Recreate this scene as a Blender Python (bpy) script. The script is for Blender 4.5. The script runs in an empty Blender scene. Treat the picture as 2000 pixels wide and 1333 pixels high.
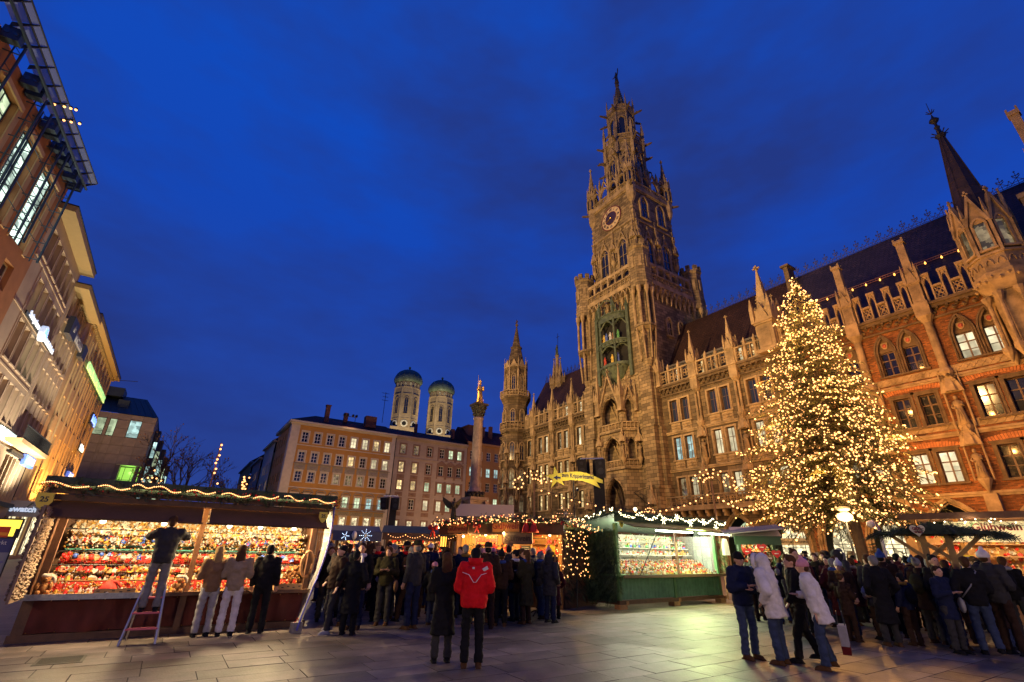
import bpy, math, random
from math import sin, cos, pi, radians, sqrt, hypot, atan2
from mathutils import Vector, Matrix
S = bpy.context.scene
COL = S.collection
rnd = random.Random(7)
# ------------------------------------------------------------------ camera
EYE = 1.75
YAW, PITCH, ROLL = radians(33.2), radians(23.7), radians(1.24)
cam_d = bpy.data.cameras.new('camera')
cam = bpy.data.objects.new('camera', cam_d); COL.objects.link(cam)
_fw = Vector((sin(YAW), cos(YAW), 0)); _up = Vector((0, 0, 1)); _rt = Vector((cos(YAW), -sin(YAW), 0))
_cf = _fw * cos(PITCH) + _up * sin(PITCH); _cu = _up * cos(PITCH) - _fw * sin(PITCH)
_R = _rt * cos(ROLL) + _cu * sin(ROLL); _U = _cu * cos(ROLL) - _rt * sin(ROLL)
cam.matrix_world = Matrix(((_R.x, _U.x, -_cf.x, 0), (_R.y, _U.y, -_cf.y, 0), (_R.z, _U.z, -_cf.z, EYE), (0, 0, 0, 1)))
cam_d.sensor_width = 36; cam_d.lens = 930 / 2000 * 36; cam_d.clip_end = 3000; cam_d.clip_start = 0.05
S.camera = cam
# ------------------------------------------------------------------ sky: blue hour with broken cloud
W = bpy.data.worlds.new('World'); S.world = W; W.use_nodes = True
nt = W.node_tree; nt.nodes.clear()
def N(nt, t, **kw):
 n = nt.nodes.new(t)
 for k, v in kw.items(): setattr(n, k, v)
 return n
out = N(nt, 'ShaderNodeOutputWorld'); bg = N(nt, 'ShaderNodeBackground'); bg.inputs[1].default_value = 1.0
tc = N(nt, 'ShaderNodeTexCoord'); sep = N(nt, 'ShaderNodeSeparateXYZ')
nt.links.new(tc.outputs['Generated'], sep.inputs[0])
rmp = N(nt, 'ShaderNodeValToRGB'); cr = rmp.color_ramp
cr.elements[0].position = 0.0; cr.elements[0].color = (0.028, 0.068, 0.32, 1)
cr.elements[1].position = 0.95; cr.elements[1].color = (0.003, 0.076, 0.55, 1)
e = cr.elements.new(0.25); e.color = (0.016, 0.058, 0.36, 1)
e = cr.elements.new(0.55); e.color = (0.007, 0.060, 0.45, 1)
nt.links.new(sep.outputs[2], rmp.inputs[0])
mp = N(nt, 'ShaderNodeMapping'); mp.inputs['Scale'].default_value = (1.0, 1.0, 2.6); mp.inputs['Location'].default_value = (0.3, 1.1, 0.2)
nz = N(nt, 'ShaderNodeTexNoise'); nz.inputs['Scale'].default_value = 1.55; nz.inputs['Detail'].default_value = 5.0; nz.inputs['Roughness'].default_value = 0.58
nt.links.new(tc.outputs['Generated'], mp.inputs[0]); nt.links.new(mp.outputs[0], nz.inputs['Vector'])
cl = N(nt, 'ShaderNodeValToRGB'); cl.color_ramp.elements[0].position = 0.38; cl.color_ramp.elements[0].color = (0, 0, 0, 1)
cl.color_ramp.elements[1].position = 0.64; cl.color_ramp.elements[1].color = (0.9, 0.9, 0.9, 1)
nt.links.new(nz.outputs[0], cl.inputs[0])
mx = N(nt, 'ShaderNodeMixRGB'); mx.inputs[2].default_value = (0.017, 0.036, 0.205, 1)
nt.links.new(cl.outputs[0], mx.inputs[0]); nt.links.new(rmp.outputs[0], mx.inputs[1])
sk = N(nt, 'ShaderNodeTexSky', sky_type='NISHITA'); sk.sun_disc = False
sk.sun_elevation = radians(0.0); sk.sun_rotation = radians(240)
ad = N(nt, 'ShaderNodeMixRGB', blend_type='ADD'); ad.inputs[0].default_value = 0.002
nt.links.new(mx.outputs[0], ad.inputs[1]); nt.links.new(sk.outputs[0], ad.inputs[2])
nt.links.new(ad.outputs[0], bg.inputs[0]); nt.links.new(bg.outputs[0], out.inputs[0])
S.view_settings.view_transform = 'Standard'; S.view_settings.look = 'None'
S.view_settings.exposure = 0.0; S.view_settings.gamma = 1.0; S.view_settings.use_curve_mapping = False
S.render.engine = 'CYCLES'
C = S.cycles
C.use_denoising = True; C.max_bounces = 5; C.diffuse_bounces = 2; C.glossy_bounces = 3; C.transmission_bounces = 3
C.transparent_max_bounces = 8; C.sample_clamp_indirect = 3.0; C.sample_clamp_direct = 12.0; C.caustics_reflective = False; C.caustics_refractive = False
C.use_adaptive_sampling = True; C.adaptive_threshold = 0.02
WARM = (1.0, 0.60, 0.22); AMBER = (1.0, 0.50, 0.13); WHITE = (1.0, 0.88, 0.62); COOLG = (0.86, 1.0, 0.72)
def lamp(kind, loc, energy, color, target=None, size=0.3, spot=60, name='lamp_light', parent=None, blend=0.6):
 d = bpy.data.lights.new(name, kind); d.energy = energy; d.color = color
 if kind == 'AREA': d.size = size
 else: d.shadow_soft_size = size
 if kind == 'SPOT': d.spot_size = radians(spot); d.spot_blend = blend
 o = bpy.data.objects.new(name, d); COL.objects.link(o); o.location = loc
 if target is not None:
  v = Vector(target) - Vector(loc)
  o.rotation_euler = v.to_track_quat('-Z', 'Y').to_euler()
 if parent is not None: o.parent = parent
 return o
# ------------------------------------------------------------------ materials
MATS = {}
def mat(name, color, rough=0.7, var=0.0, vscale=3.0, bump=0.0, bscale=40.0, metal=0.0, emit=None, estr=0.0, spec=None, rand=0.0, rcol=None, samp=True, coat=0.0):
 """Principled material with noise colour variation (var), bump, per-object random value (rand)."""
 if name in MATS: return MATS[name]
 m = bpy.data.materials.new(name); m.use_nodes = True; t = m.node_tree
 b = t.nodes['Principled BSDF']
 b.inputs['Base Color'].default_value = (*color, 1); b.inputs['Roughness'].default_value = rough
 b.inputs['Metallic'].default_value = metal
 if spec is not None: b.inputs['Specular IOR Level'].default_value = spec
 if coat: b.inputs['Coat Weight'].default_value = coat
 if emit is not None:
  b.inputs['Emission Color'].default_value = (*emit, 1); b.inputs['Emission Strength'].default_value = estr
  if not samp: m.cycles.emission_sampling = 'NONE'
 src = None
 if var or bump:
  tcn = N(t, 'ShaderNodeTexCoord')
 if var:
  n = N(t, 'ShaderNodeTexNoise'); n.inputs['Scale'].default_value = vscale; n.inputs['Detail'].default_value = 6; n.inputs['Roughness'].default_value = 0.65
  t.links.new(tcn.outputs['Object'], n.inputs['Vector'])
  r = N(t, 'ShaderNodeValToRGB')
  r.color_ramp.elements[0].position = 0.3; r.color_ramp.elements[0].color = tuple(c * (1 - var) for c in color) + (1,)
  r.color_ramp.elements[1].position = 0.72; r.color_ramp.elements[1].color = tuple(min(1, c * (1 + var * 0.7)) for c in color) + (1,)
  t.links.new(n.outputs[0], r.inputs[0]); src = r.outputs[0]
 if rand:
  oi = N(t, 'ShaderNodeObjectInfo'); mr = N(t, 'ShaderNodeMapRange')
  mr.inputs['To Min'].default_value = 1 - rand; mr.inputs['To Max'].default_value = 1 + rand
  t.links.new(oi.outputs['Random'], mr.inputs['Value'])
  mm = N(t, 'ShaderNodeMixRGB', blend_type='MULTIPLY'); mm.inputs[0].default_value = 1.0
  if src is not None: t.links.new(src, mm.inputs[1])
  else: mm.inputs[1].default_value = (*color, 1)
  t.links.new(mr.outputs[0], mm.inputs[2]); src = mm.outputs[0]
 if src is not None: t.links.new(src, b.inputs['Base Color'])
 if bump:
  n2 = N(t, 'ShaderNodeTexNoise'); n2.inputs['Scale'].default_value = bscale; n2.inputs['Detail'].default_value = 4
  t.links.new(tcn.outputs['Object'], n2.inputs['Vector'])
  bp = N(t, 'ShaderNodeBump'); bp.inputs['Strength'].default_value = bump; bp.inputs['Distance'].default_value = 0.02
  t.links.new(n2.outputs[0], bp.inputs['Height']); t.links.new(bp.outputs[0], b.inputs['Normal'])
 MATS[name] = m
 return m
def masonry(name, c1, c2, mortar, bw, bh, msize=0.02, rough=0.85, bump=0.5, var=0.35, vscale=0.5, msmooth=0.3, bias=0.0):
 """Coursed blocks or bricks; the course runs round corners because x+y is the run."""
 if name in MATS: return MATS[name]
 m = bpy.data.materials.new(name); m.use_nodes = True; t = m.node_tree; L = t.links.new
 b = t.nodes['Principled BSDF']; b.inputs['Roughness'].default_value = rough; b.inputs['Specular IOR Level'].default_value = 0.25
 tcn = N(t, 'ShaderNodeTexCoord'); sp = N(t, 'ShaderNodeSeparateXYZ'); L(tcn.outputs['Object'], sp.inputs[0])
 a = N(t, 'ShaderNodeMath', operation='ADD'); L(sp.outputs[0], a.inputs[0]); L(sp.outputs[1], a.inputs[1])
 cb = N(t, 'ShaderNodeCombineXYZ'); L(a.outputs[0], cb.inputs[0]); L(sp.outputs[2], cb.inputs[1])
 br = N(t, 'ShaderNodeTexBrick'); L(cb.outputs[0], br.inputs['Vector'])
 br.inputs['Scale'].default_value = 1.0; br.inputs['Brick Width'].default_value = bw; br.inputs['Row Height'].default_value = bh
 br.inputs['Mortar Size'].default_value = msize; br.inputs['Mortar Smooth'].default_value = msmooth; br.inputs['Bias'].default_value = bias
 br.inputs['Color1'].default_value = (*c1, 1); br.inputs['Color2'].default_value = (*c2, 1); br.inputs['Mortar'].default_value = (*mortar, 1)
 n = N(t, 'ShaderNodeTexNoise'); n.inputs['Scale'].default_value = vscale; n.inputs['Detail'].default_value = 8; n.inputs['Roughness'].default_value = 0.7
 L(tcn.outputs['Object'], n.inputs['Vector'])
 mr = N(t, 'ShaderNodeMapRange'); mr.inputs['From Min'].default_value = 0.3; mr.inputs['From Max'].default_value = 0.7
 mr.inputs['To Min'].default_value = 1 - var; mr.inputs['To Max'].default_value = 1 + var * 0.5; L(n.outputs[0], mr.inputs['Value'])
 mm = N(t, 'ShaderNodeMixRGB', blend_type='MULTIPLY'); mm.inputs[0].default_value = 1; L(br.outputs['Color'], mm.inputs[1]); L(mr.outputs[0], mm.inputs[2])
 L(mm.outputs[0], b.inputs['Base Color'])
 n2 = N(t, 'ShaderNodeTexNoise'); n2.inputs['Scale'].default_value = 9; n2.inputs['Detail'].default_value = 5; L(tcn.outputs['Object'], n2.inputs['Vector'])
 s2 = N(t, 'ShaderNodeMath', operation='MULTIPLY_ADD'); L(br.outputs['Fac'], s2.inputs[0]); s2.inputs[1].default_value = -1.0; L(n2.outputs[0], s2.inputs[2])
 bp = N(t, 'ShaderNodeBump'); bp.inputs['Strength'].default_value = bump; bp.inputs['Distance'].default_value = 0.04; L(s2.outputs[0], bp.inputs['Height'])
 L(bp.outputs[0], b.inputs['Normal'])
 MATS[name] = m
 return m
def lit_pane(name, color, strength, detail=2.2, dark=0.25):
 """Glass with a lit room behind it: uneven emission, differing from window to window, and a glossy skin."""
 if name in MATS: return MATS[name]
 m = bpy.data.materials.new(name); m.use_nodes = True; t = m.node_tree; L = t.links.new
 b = t.nodes['Principled BSDF']; b.inputs['Base Color'].default_value = (0.02, 0.02, 0.02, 1); b.inputs['Roughness'].default_value = 0.08
 tcn = N(t, 'ShaderNodeTexCoord'); oi = N(t, 'ShaderNodeObjectInfo')
 ad = N(t, 'ShaderNodeVectorMath', operation='ADD'); sc = N(t, 'ShaderNodeMath', operation='MULTIPLY'); sc.inputs[1].default_value = 37.0
 L(oi.outputs['Random'], sc.inputs[0]); L(tcn.outputs['Object'], ad.inputs[0]); L(sc.outputs[0], ad.inputs[1])
 v = N(t, 'ShaderNodeTexVoronoi'); v.distance = 'CHEBYCHEV'; v.inputs['Scale'].default_value = detail; L(ad.outputs[0], v.inputs['Vector'])
 n = N(t, 'ShaderNodeTexNoise'); n.inputs['Scale'].default_value = detail * 0.8; n.inputs['Detail'].default_value = 3; L(ad.outputs[0], n.inputs['Vector'])
 sr = N(t, 'ShaderNodeSeparateColor'); L(v.outputs['Color'], sr.inputs[0])
 mr = N(t, 'ShaderNodeMapRange'); mr.inputs['To Min'].default_value = dark; mr.inputs['To Max'].default_value = 1.25; L(sr.outputs[0], mr.inputs['Value'])
 mr2 = N(t, 'ShaderNodeMapRange'); mr2.inputs['From Min'].default_value = 0.3; mr2.inputs['From Max'].default_value = 0.7; mr2.inputs['To Min'].default_value = 0.5; mr2.inputs['To Max'].default_value = 1.2; L(n.outputs[0], mr2.inputs['Value'])
 mr3 = N(t, 'ShaderNodeMapRange'); mr3.inputs['To Min'].default_value = 0.55; mr3.inputs['To Max'].default_value = 1.15; L(oi.outputs['Random'], mr3.inputs['Value'])
 m1 = N(t, 'ShaderNodeMath', operation='MULTIPLY'); L(mr.outputs[0], m1.inputs[0]); L(mr2.outputs[0], m1.inputs[1])
 m2 = N(t, 'ShaderNodeMath', operation='MULTIPLY'); L(m1.outputs[0], m2.inputs[0]); L(mr3.outputs[0], m2.inputs[1])
 m3 = N(t, 'ShaderNodeMath', operation='MULTIPLY'); L(m2.outputs[0], m3.inputs[0]); m3.inputs[1].default_value = strength
 b.inputs['Emission Color'].default_value = (*color, 1); L(m3.outputs[0], b.inputs['Emission Strength'])
 m.cycles.emission_sampling = 'NONE'
 MATS[name] = m
 return m
def glass_sheet(name, tint=(0.8, 0.9, 1.0), alpha=0.35, rough=0.05):
 if name in MATS: return MATS[name]
 m = bpy.data.materials.new(name); m.use_nodes = True; t = m.node_tree; L = t.links.new
 o = t.nodes['Material Output']; t.nodes.remove(t.nodes['Principled BSDF'])
 tr = N(t, 'ShaderNodeBsdfTransparent'); tr.inputs[0].default_value = (*tint, 1)
 gl = N(t, 'ShaderNodeBsdfPrincipled'); gl.inputs['Base Color'].default_value = (*tint, 1); gl.inputs['Roughness'].default_value = rough
 mx_ = N(t, 'ShaderNodeMixShader'); mx_.inputs[0].default_value = alpha
 L(tr.outputs[0], mx_.inputs[1]); L(gl.outputs[0], mx_.inputs[2]); L(mx_.outputs[0], o.inputs[0])
 MATS[name] = m
 return m
# ------------------------------------------------------------------ mesh builder
class MB:
 def __init__(s): s.v = []; s.f = []; s.m = []; s.k = 0; s.T = None
 def add(s, vs, fs):
  n = len(s.v)
  if s.T is not None: vs = [tuple(s.T @ Vector(p)) for p in vs]
  s.v += [tuple(p) for p in vs]; s.f += [tuple(i + n for i in f) for f in fs]; s.m += [s.k] * len(fs)
 def box(s, x0, x1, y0, y1, z0, z1):
  s.add([(x0, y0, z0), (x1, y0, z0), (x1, y1, z0), (x0, y1, z0), (x0, y0, z1), (x1, y0, z1), (x1, y1, z1), (x0, y1, z1)],
   [(0, 3, 2, 1), (4, 5, 6, 7), (0, 1, 5, 4), (1, 2, 6, 5), (2, 3, 7, 6), (3, 0, 4, 7)])
 def cbox(s, cx, cy, cz, sx, sy, sz): s.box(cx - sx / 2, cx + sx / 2, cy - sy / 2, cy + sy / 2, cz - sz / 2, cz + sz / 2)
 def bar(s, p, q, w, h=None, up=(0, 0, 1)):
  p = Vector(p); q = Vector(q); d = q - p
  if d.length < 1e-6: return
  h = w if h is None else h; d.normalize(); u = Vector(up)
  if abs(d.dot(u)) > 0.98: u = Vector((0, 1, 0))
  a = d.cross(u).normalized() * (w / 2); b = a.cross(d).normalized() * (h / 2)
  vs = [p - a - b, p + a - b, p + a + b, p - a + b, q - a - b, q + a - b, q + a + b, q - a + b]
  s.add([tuple(x) for x in vs], [(0, 3, 2, 1), (4, 5, 6, 7), (0, 1, 5, 4), (1, 2, 6, 5), (2, 3, 7, 6), (3, 0, 4, 7)])
 def cyl(s, p, q, r0, r1=None, n=8, cap=True):
  p = Vector(p); q = Vector(q); d = (q - p)
  if d.length < 1e-6: return
  d.normalize(); r1 = r0 if r1 is None else r1
  u = Vector((0, 0, 1)) if abs(d.z) < 0.95 else Vector((1, 0, 0))
  a = d.cross(u).normalized(); b = d.cross(a)
  vs = [tuple(p + (a * cos(2 * pi * i / n) + b * sin(2 * pi * i / n)) * r0) for i in range(n)] + [tuple(q + (a * cos(2 * pi * i / n) + b * sin(2 * pi * i / n)) * r1) for i in range(n)]
  fs = [(i, (i + 1) % n, n + (i + 1) % n, n + i) for i in range(n)]
  if cap: fs += [tuple(range(n - 1, -1, -1)), tuple(range(n, 2 * n))]
  s.add(vs, fs)
 def lathe(s, prof, c=(0, 0, 0), n=12, a0=0.0, sx=1.0, sy=1.0):
  vs = []; fs = []
  for r, z in prof:
   for i in range(n):
    t = a0 + 2 * pi * i / n; vs.append((c[0] + r * cos(t) * sx, c[1] + r * sin(t) * sy, c[2] + z))
  for j in range(len(prof) - 1):
   for i in range(n): fs.append((j * n + i, j * n + (i + 1) % n, (j + 1) * n + (i + 1) % n, (j + 1) * n + i))
  fs.append(tuple(range(n - 1, -1, -1))); k = (len(prof) - 1) * n; fs.append(tuple(range(k, k + n)))
  s.add(vs, fs)
 def ball(s, c, r, n=8, m=6, sx=1, sy=1, sz=1):
  s.lathe([(max(r * sin(pi * j / m), r * 0.02), -r * cos(pi * j / m) * sz) for j in range(m + 1)], c, n, 0, sx, sy)
 def ico(s, c, r):
  t = [(0, 0, r), (r, 0, 0), (0, r, 0), (-r, 0, 0), (0, -r, 0), (0, 0, -r)]
  s.add([(c[0] + a, c[1] + b, c[2] + d) for a, b, d in t], [(0, 1, 2), (0, 2, 3), (0, 3, 4), (0, 4, 1), (5, 2, 1), (5, 3, 2), (5, 4, 3), (5, 1, 4)])
 def prism(s, poly, y0, y1):
  n = len(poly)
  s.add([(x, y0, z) for x, z in poly] + [(x, y1, z) for x, z in poly],
   [tuple(range(n)), tuple(range(2 * n - 1, n - 1, -1))] + [((i + 1) % n, i, n + i, n + (i + 1) % n) for i in range(n)])
 def prismz(s, poly, z0, z1):
  n = len(poly)
  s.add([(x, y, z0) for x, y in poly] + [(x, y, z1) for x, y in poly],
   [tuple(range(n - 1, -1, -1)), tuple(range(n, 2 * n))] + [(i, (i + 1) % n, n + (i + 1) % n, n + i) for i in range(n)])
 def quad(s, a, b, c, d): s.add([a, b, c, d], [(0, 1, 2, 3)])
 def tube(s, pts, r, n=6, r1=None):
  pts = [Vector(p) for p in pts]; k = len(pts); vs = []; fs = []
  for j, p in enumerate(pts):
   d = (pts[min(j + 1, k - 1)] - pts[max(j - 1, 0)]).normalized()
   u = Vector((0, 0, 1)) if abs(d.z) < 0.9 else Vector((1, 0, 0))
   a = d.cross(u).normalized(); b = d.cross(a); rr = r if r1 is None else r + (r1 - r) * j / (k - 1)
   if not isinstance(rr, float) and hasattr(rr, '__len__'): rr = rr[j]
   vs += [tuple(p + (a * cos(2 * pi * i / n) + b * sin(2 * pi * i / n)) * rr) for i in range(n)]
  for j in range(k - 1): fs += [(j * n + i, j * n + (i + 1) % n, (j + 1) * n + (i + 1) % n, (j + 1) * n + i) for i in range(n)]
  fs += [tuple(range(n - 1, -1, -1)), tuple(range((k - 1) * n, k * n))]
  s.add(vs, fs)
 def mesh(s, name, mats, smooth=False):
  me = bpy.data.meshes.new(name); me.from_pydata(s.v, [], s.f)
  mats = mats if isinstance(mats, (list, tuple)) else [mats]
  for x in mats: me.materials.append(x)
  if len(mats) > 1: me.polygons.foreach_set('material_index', s.m)
  if smooth: me.polygons.foreach_set('use_smooth', [True] * len(s.f))
  me.update(); return me
 def build(s, name, mats, parent=None, smooth=False, loc=(0, 0, 0), rz=0.0):
  return put(name, s.mesh(name, mats, smooth), parent, loc, rz)
def put(name, me, parent=None, loc=(0, 0, 0), rz=0.0, sc=None):
 o = bpy.data.objects.new(name, me); COL.objects.link(o)
 o.location = loc
 if rz: o.rotation_euler = (0, 0, rz)
 if sc is not None: o.scale = sc if hasattr(sc, '__len__') else (sc, sc, sc)
 if parent is not None: o.parent = parent
 return o
def tag(o, label=None, cat=None, group=None, kind=None):
 if label: o['label'] = label
 if cat: o['category'] = cat
 if group: o['group'] = group
 if kind: o['kind'] = kind
 return o
def thing(name, label, cat, loc=(0, 0, 0), rz=0.0, group=None):
 o = bpy.data.objects.new(name, None); COL.objects.link(o); o.location = loc; o.rotation_euler = (0, 0, rz)
 o.empty_display_size = 0.3
 return tag(o, label, cat, group)
KIDS = {}
def kids(o): return [c for c in bpy.data.objects if c.parent is o]
def dup(o, loc=None, rz=None, label=None, parent=None, children=None):
 c = o.copy(); COL.objects.link(c); c.parent = parent
 if loc is not None: c.location = loc
 if rz is not None: c.rotation_euler = (0, 0, rz)
 if label: c['label'] = label
 for ch in (children if children is not None else o.children): dup(ch, parent=c)
 return c
def recolor(o, slot, m):
 o.material_slots[slot].link = 'OBJECT'; o.material_slots[slot].material = m
def arch_pts(a, b, zs, zt, n=5):
 """pointed arch from (a,zs) over the apex to (b,zs)"""
 w = (b - a) / 2; h = zt - zs; mid = (a + b) / 2; L = []
 if h >= w * 0.98:
  Rr = (w * w + h * h) / (2 * w); t1 = math.asin(min(1, h / Rr))
  for i in range(n + 1):
   t = t1 * i / n; L.append((a + Rr - Rr * cos(t), zs + Rr * sin(t)))
 else:
  for i in range(n + 1):
   t = pi / 2 * i / n; L.append((mid - w * cos(t), zs + h * sin(t)))
 return L + [(2 * mid - x, z) for x, z in reversed(L[:-1])]
def wall(mb, x0, x1, z0, z1, ops, y=0.0, d=0.3):
 """front sheet of a wall with real openings and reveals; ops: (a,b,c,e) or (a,b,c,e,spring) for pointed tops"""
 xs = sorted({x0, x1} | {o[0] for o in ops} | {o[1] for o in ops}); zs = sorted({z0, z1} | {o[2] for o in ops} | {o[3] for o in ops})
 xs = [x for x in xs if x0 - 1e-6 <= x <= x1 + 1e-6]; zs = [z for z in zs if z0 - 1e-6 <= z <= z1 + 1e-6]
 for j in range(len(zs) - 1):
  zc = (zs[j] + zs[j + 1]) / 2; run = None
  for i in range(len(xs) - 1):
   xc = (xs[i] + xs[i + 1]) / 2
   hole = any(o[0] < xc < o[1] and o[2] < zc < o[3] for o in ops)
   if not hole and run is None: run = xs[i]
   if run is not None and (hole or i == len(xs) - 2):
    e_ = xs[i] if hole else xs[i + 1]
    mb.quad((run, y, zs[j]), (e_, y, zs[j]), (e_, y, zs[j + 1]), (run, y, zs[j + 1])); run = None
 for o in ops:
  a, b, c, e_ = o[:4]; Y = y + d
  sp_ = o[4] if len(o) > 4 else e_
  mb.quad((a, y, c), (a, Y, c), (a, Y, sp_), (a, y, sp_)); mb.quad((b, Y, c), (b, y, c), (b, y, sp_), (b, Y, sp_))
  mb.quad((a, Y, c), (a, y, c), (b, y, c), (b, Y, c))
  if len(o) > 4:
   P_ = arch_pts(a, b, sp_, e_); k = len(P_) // 2
   for side, cor in ((P_[:k + 1], (a, e_)), (P_[k:], (b, e_))):
    for (p, q) in zip(side[:-1], side[1:]):
     mb.add([(p[0], y, p[1]), (q[0], y, q[1]), (cor[0], y, cor[1])], [(0, 1, 2)])
     mb.quad((p[0], y, p[1]), (p[0], Y, p[1]), (q[0], Y, q[1]), (q[0], y, q[1]))
  else: mb.quad((a, y, e_), (a, Y, e_), (b, Y, e_), (b, y, e_))
WM = {}
def win_mesh(w, h, nx, bars, fr, key, dep=0.06, ft=0.07, arch=0.0):
 """window frame (origin bottom centre, front towards -y) and its glass; bars = transom heights 0..1"""
 k = (round(w, 3), round(h, 3), nx, tuple(bars), key, arch)
 if k in WM: return WM[k]
 m = MB()
 m.box(-w / 2, -w / 2 + ft, 0, dep, 0, h - arch); m.box(w / 2 - ft, w / 2, 0, dep, 0, h - arch); m.box(-w / 2 + ft, w / 2 - ft, 0, dep, 0, ft)
 if not arch: m.box(-w / 2 + ft, w / 2 - ft, 0, dep, h - ft, h)
 else:
  P_ = arch_pts(-w / 2 + ft / 2, w / 2 - ft / 2, h - arch, h - ft / 2)
  for p, q in zip(P_[:-1], P_[1:]): m.bar((p[0], dep / 2, p[1]), (q[0], dep / 2, q[1]), ft, dep, up=(0, 1, 0))
 for i in range(1, nx):
  x = -w / 2 + w * i / nx; m.box(x - ft * 0.42, x + ft * 0.42, 0.004, dep - 0.004, ft, h - ft)
 for t in bars:
  z = h * t; m.box(-w / 2 + ft, w / 2 - ft, 0.008, dep - 0.008, z - ft * 0.35, z + ft * 0.35)
 g = MB()
 if arch:
  P_ = arch_pts(-w / 2, w / 2, h - arch, h); g.add([(-w / 2, dep * 0.7, 0), (w / 2, dep * 0.7, 0)] + [(x, dep * 0.7, z) for x, z in reversed(P_)], [tuple(range(len(P_) + 2))])
 else: g.box(-w / 2 + 0.01, w / 2 - 0.01, dep * 0.6, dep * 0.8, 0.01, h - 0.01)
 WM[k] = (m.mesh('window', fr), g.mesh('pane', MATS['pane_dark']))
 return WM[k]
def window(parent, x, y, z, w, h, nx=2, bars=(0.66,), fr=None, key='', pane=None, rz=0.0, arch=0.0, ft=0.07):
 fm, gm = win_mesh(w, h, nx, bars, fr, key, arch=arch, ft=ft)
 o = put('window', fm, parent, (x, y, z), rz); g = put('pane', gm, o)
 if pane is not None and pane is not MATS['pane_dark']: recolor(g, 0, pane)
 return o
def text(body, size, m, parent, loc, rot=(pi / 2, 0, 0), ext=0.004, bold=0.0, name='lettering', align='CENTER', shear=0.0, sx=1.0):
 c = bpy.data.curves.new(name, 'FONT'); c.body = body; c.size = size; c.extrude = ext; c.offset = bold; c.shear = shear
 c.align_x = align; c.align_y = 'CENTER'; c.resolution_u = 3; c.materials.append(m)
 q = bpy.data.objects.new('tmp', c); COL.objects.link(q)
 me = bpy.data.meshes.new_from_object(q.evaluated_get(bpy.context.evaluated_depsgraph_get())); me.name = name; bpy.data.objects.remove(q)
 o = put(name, me, parent, loc, 0, (sx, 1, 1)); o.rotation_euler = rot
 return o
mat('pane_dark', (0.012, 0.014, 0.018), rough=0.06, spec=0.8)
mat('pane_blue', (0.02, 0.03, 0.06), rough=0.05, spec=1.0)
lit_pane('pane_warm', (1.0, 0.72, 0.32), 1.35)
lit_pane('pane_cream', (1.0, 0.86, 0.52), 1.15, detail=1.2, dark=0.7)
lit_pane('pane_green', (0.82, 1.0, 0.62), 0.95, detail=1.3, dark=0.5)
lit_pane('pane_cool', (0.62, 0.95, 0.9), 1.15, detail=1.6, dark=0.35)
lit_pane('pane_dim', (0.9, 0.68, 0.36), 0.35, detail=2.5, dark=0.1)
lit_pane('pane_shop', (1.0, 0.85, 0.5), 1.9, detail=3.0, dark=0.15)
mat('frame_white', (0.62, 0.60, 0.55), 0.55)
mat('frame_brown', (0.10, 0.05, 0.022), 0.5, var=0.3, vscale=4)
mat('dark_iron', (0.02, 0.02, 0.022), 0.5, metal=0.4)
mat('bulb_warm', (1, 0.8, 0.5), emit=(1.0, 0.42, 0.13), estr=3.3, samp=False)
mat('bulb_white', (1, 0.95, 0.8), emit=(1.0, 0.86, 0.5), estr=7.0, samp=False)
mat('bulb_blue', (0.8, 0.9, 1), emit=(0.45, 0.68, 1.0), estr=4.0, samp=False)
# ------------------------------------------------------------------ ground
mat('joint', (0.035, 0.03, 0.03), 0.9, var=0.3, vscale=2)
masonry('far_paving', (0.15, 0.12, 0.11), (0.11, 0.09, 0.085), (0.05, 0.045, 0.04), 1.1, 0.55, 0.014, rough=0.55, var=0.35, vscale=0.3, bump=0.25)
_t = MATS['far_paving'].node_tree
for l in list(_t.links):
 if l.to_node.bl_idname == 'ShaderNodeTexBrick' and l.to_socket.name == 'Vector':
  _src = [n for n in _t.nodes if n.bl_idname == 'ShaderNodeTexCoord'][0]; _t.links.new(_src.outputs['Object'], l.to_socket)
m = MB(); m.box(-400, 500, -150, 700, -0.3, 0.0)
ground = m.build('ground', MATS['far_paving']); tag(ground, kind='structure')
SLAB = mat('slab', (0.150, 0.118, 0.108), 0.36, var=0.45, vscale=1.3, bump=0.35, bscale=30, rand=0.28, spec=0.35)
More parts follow.
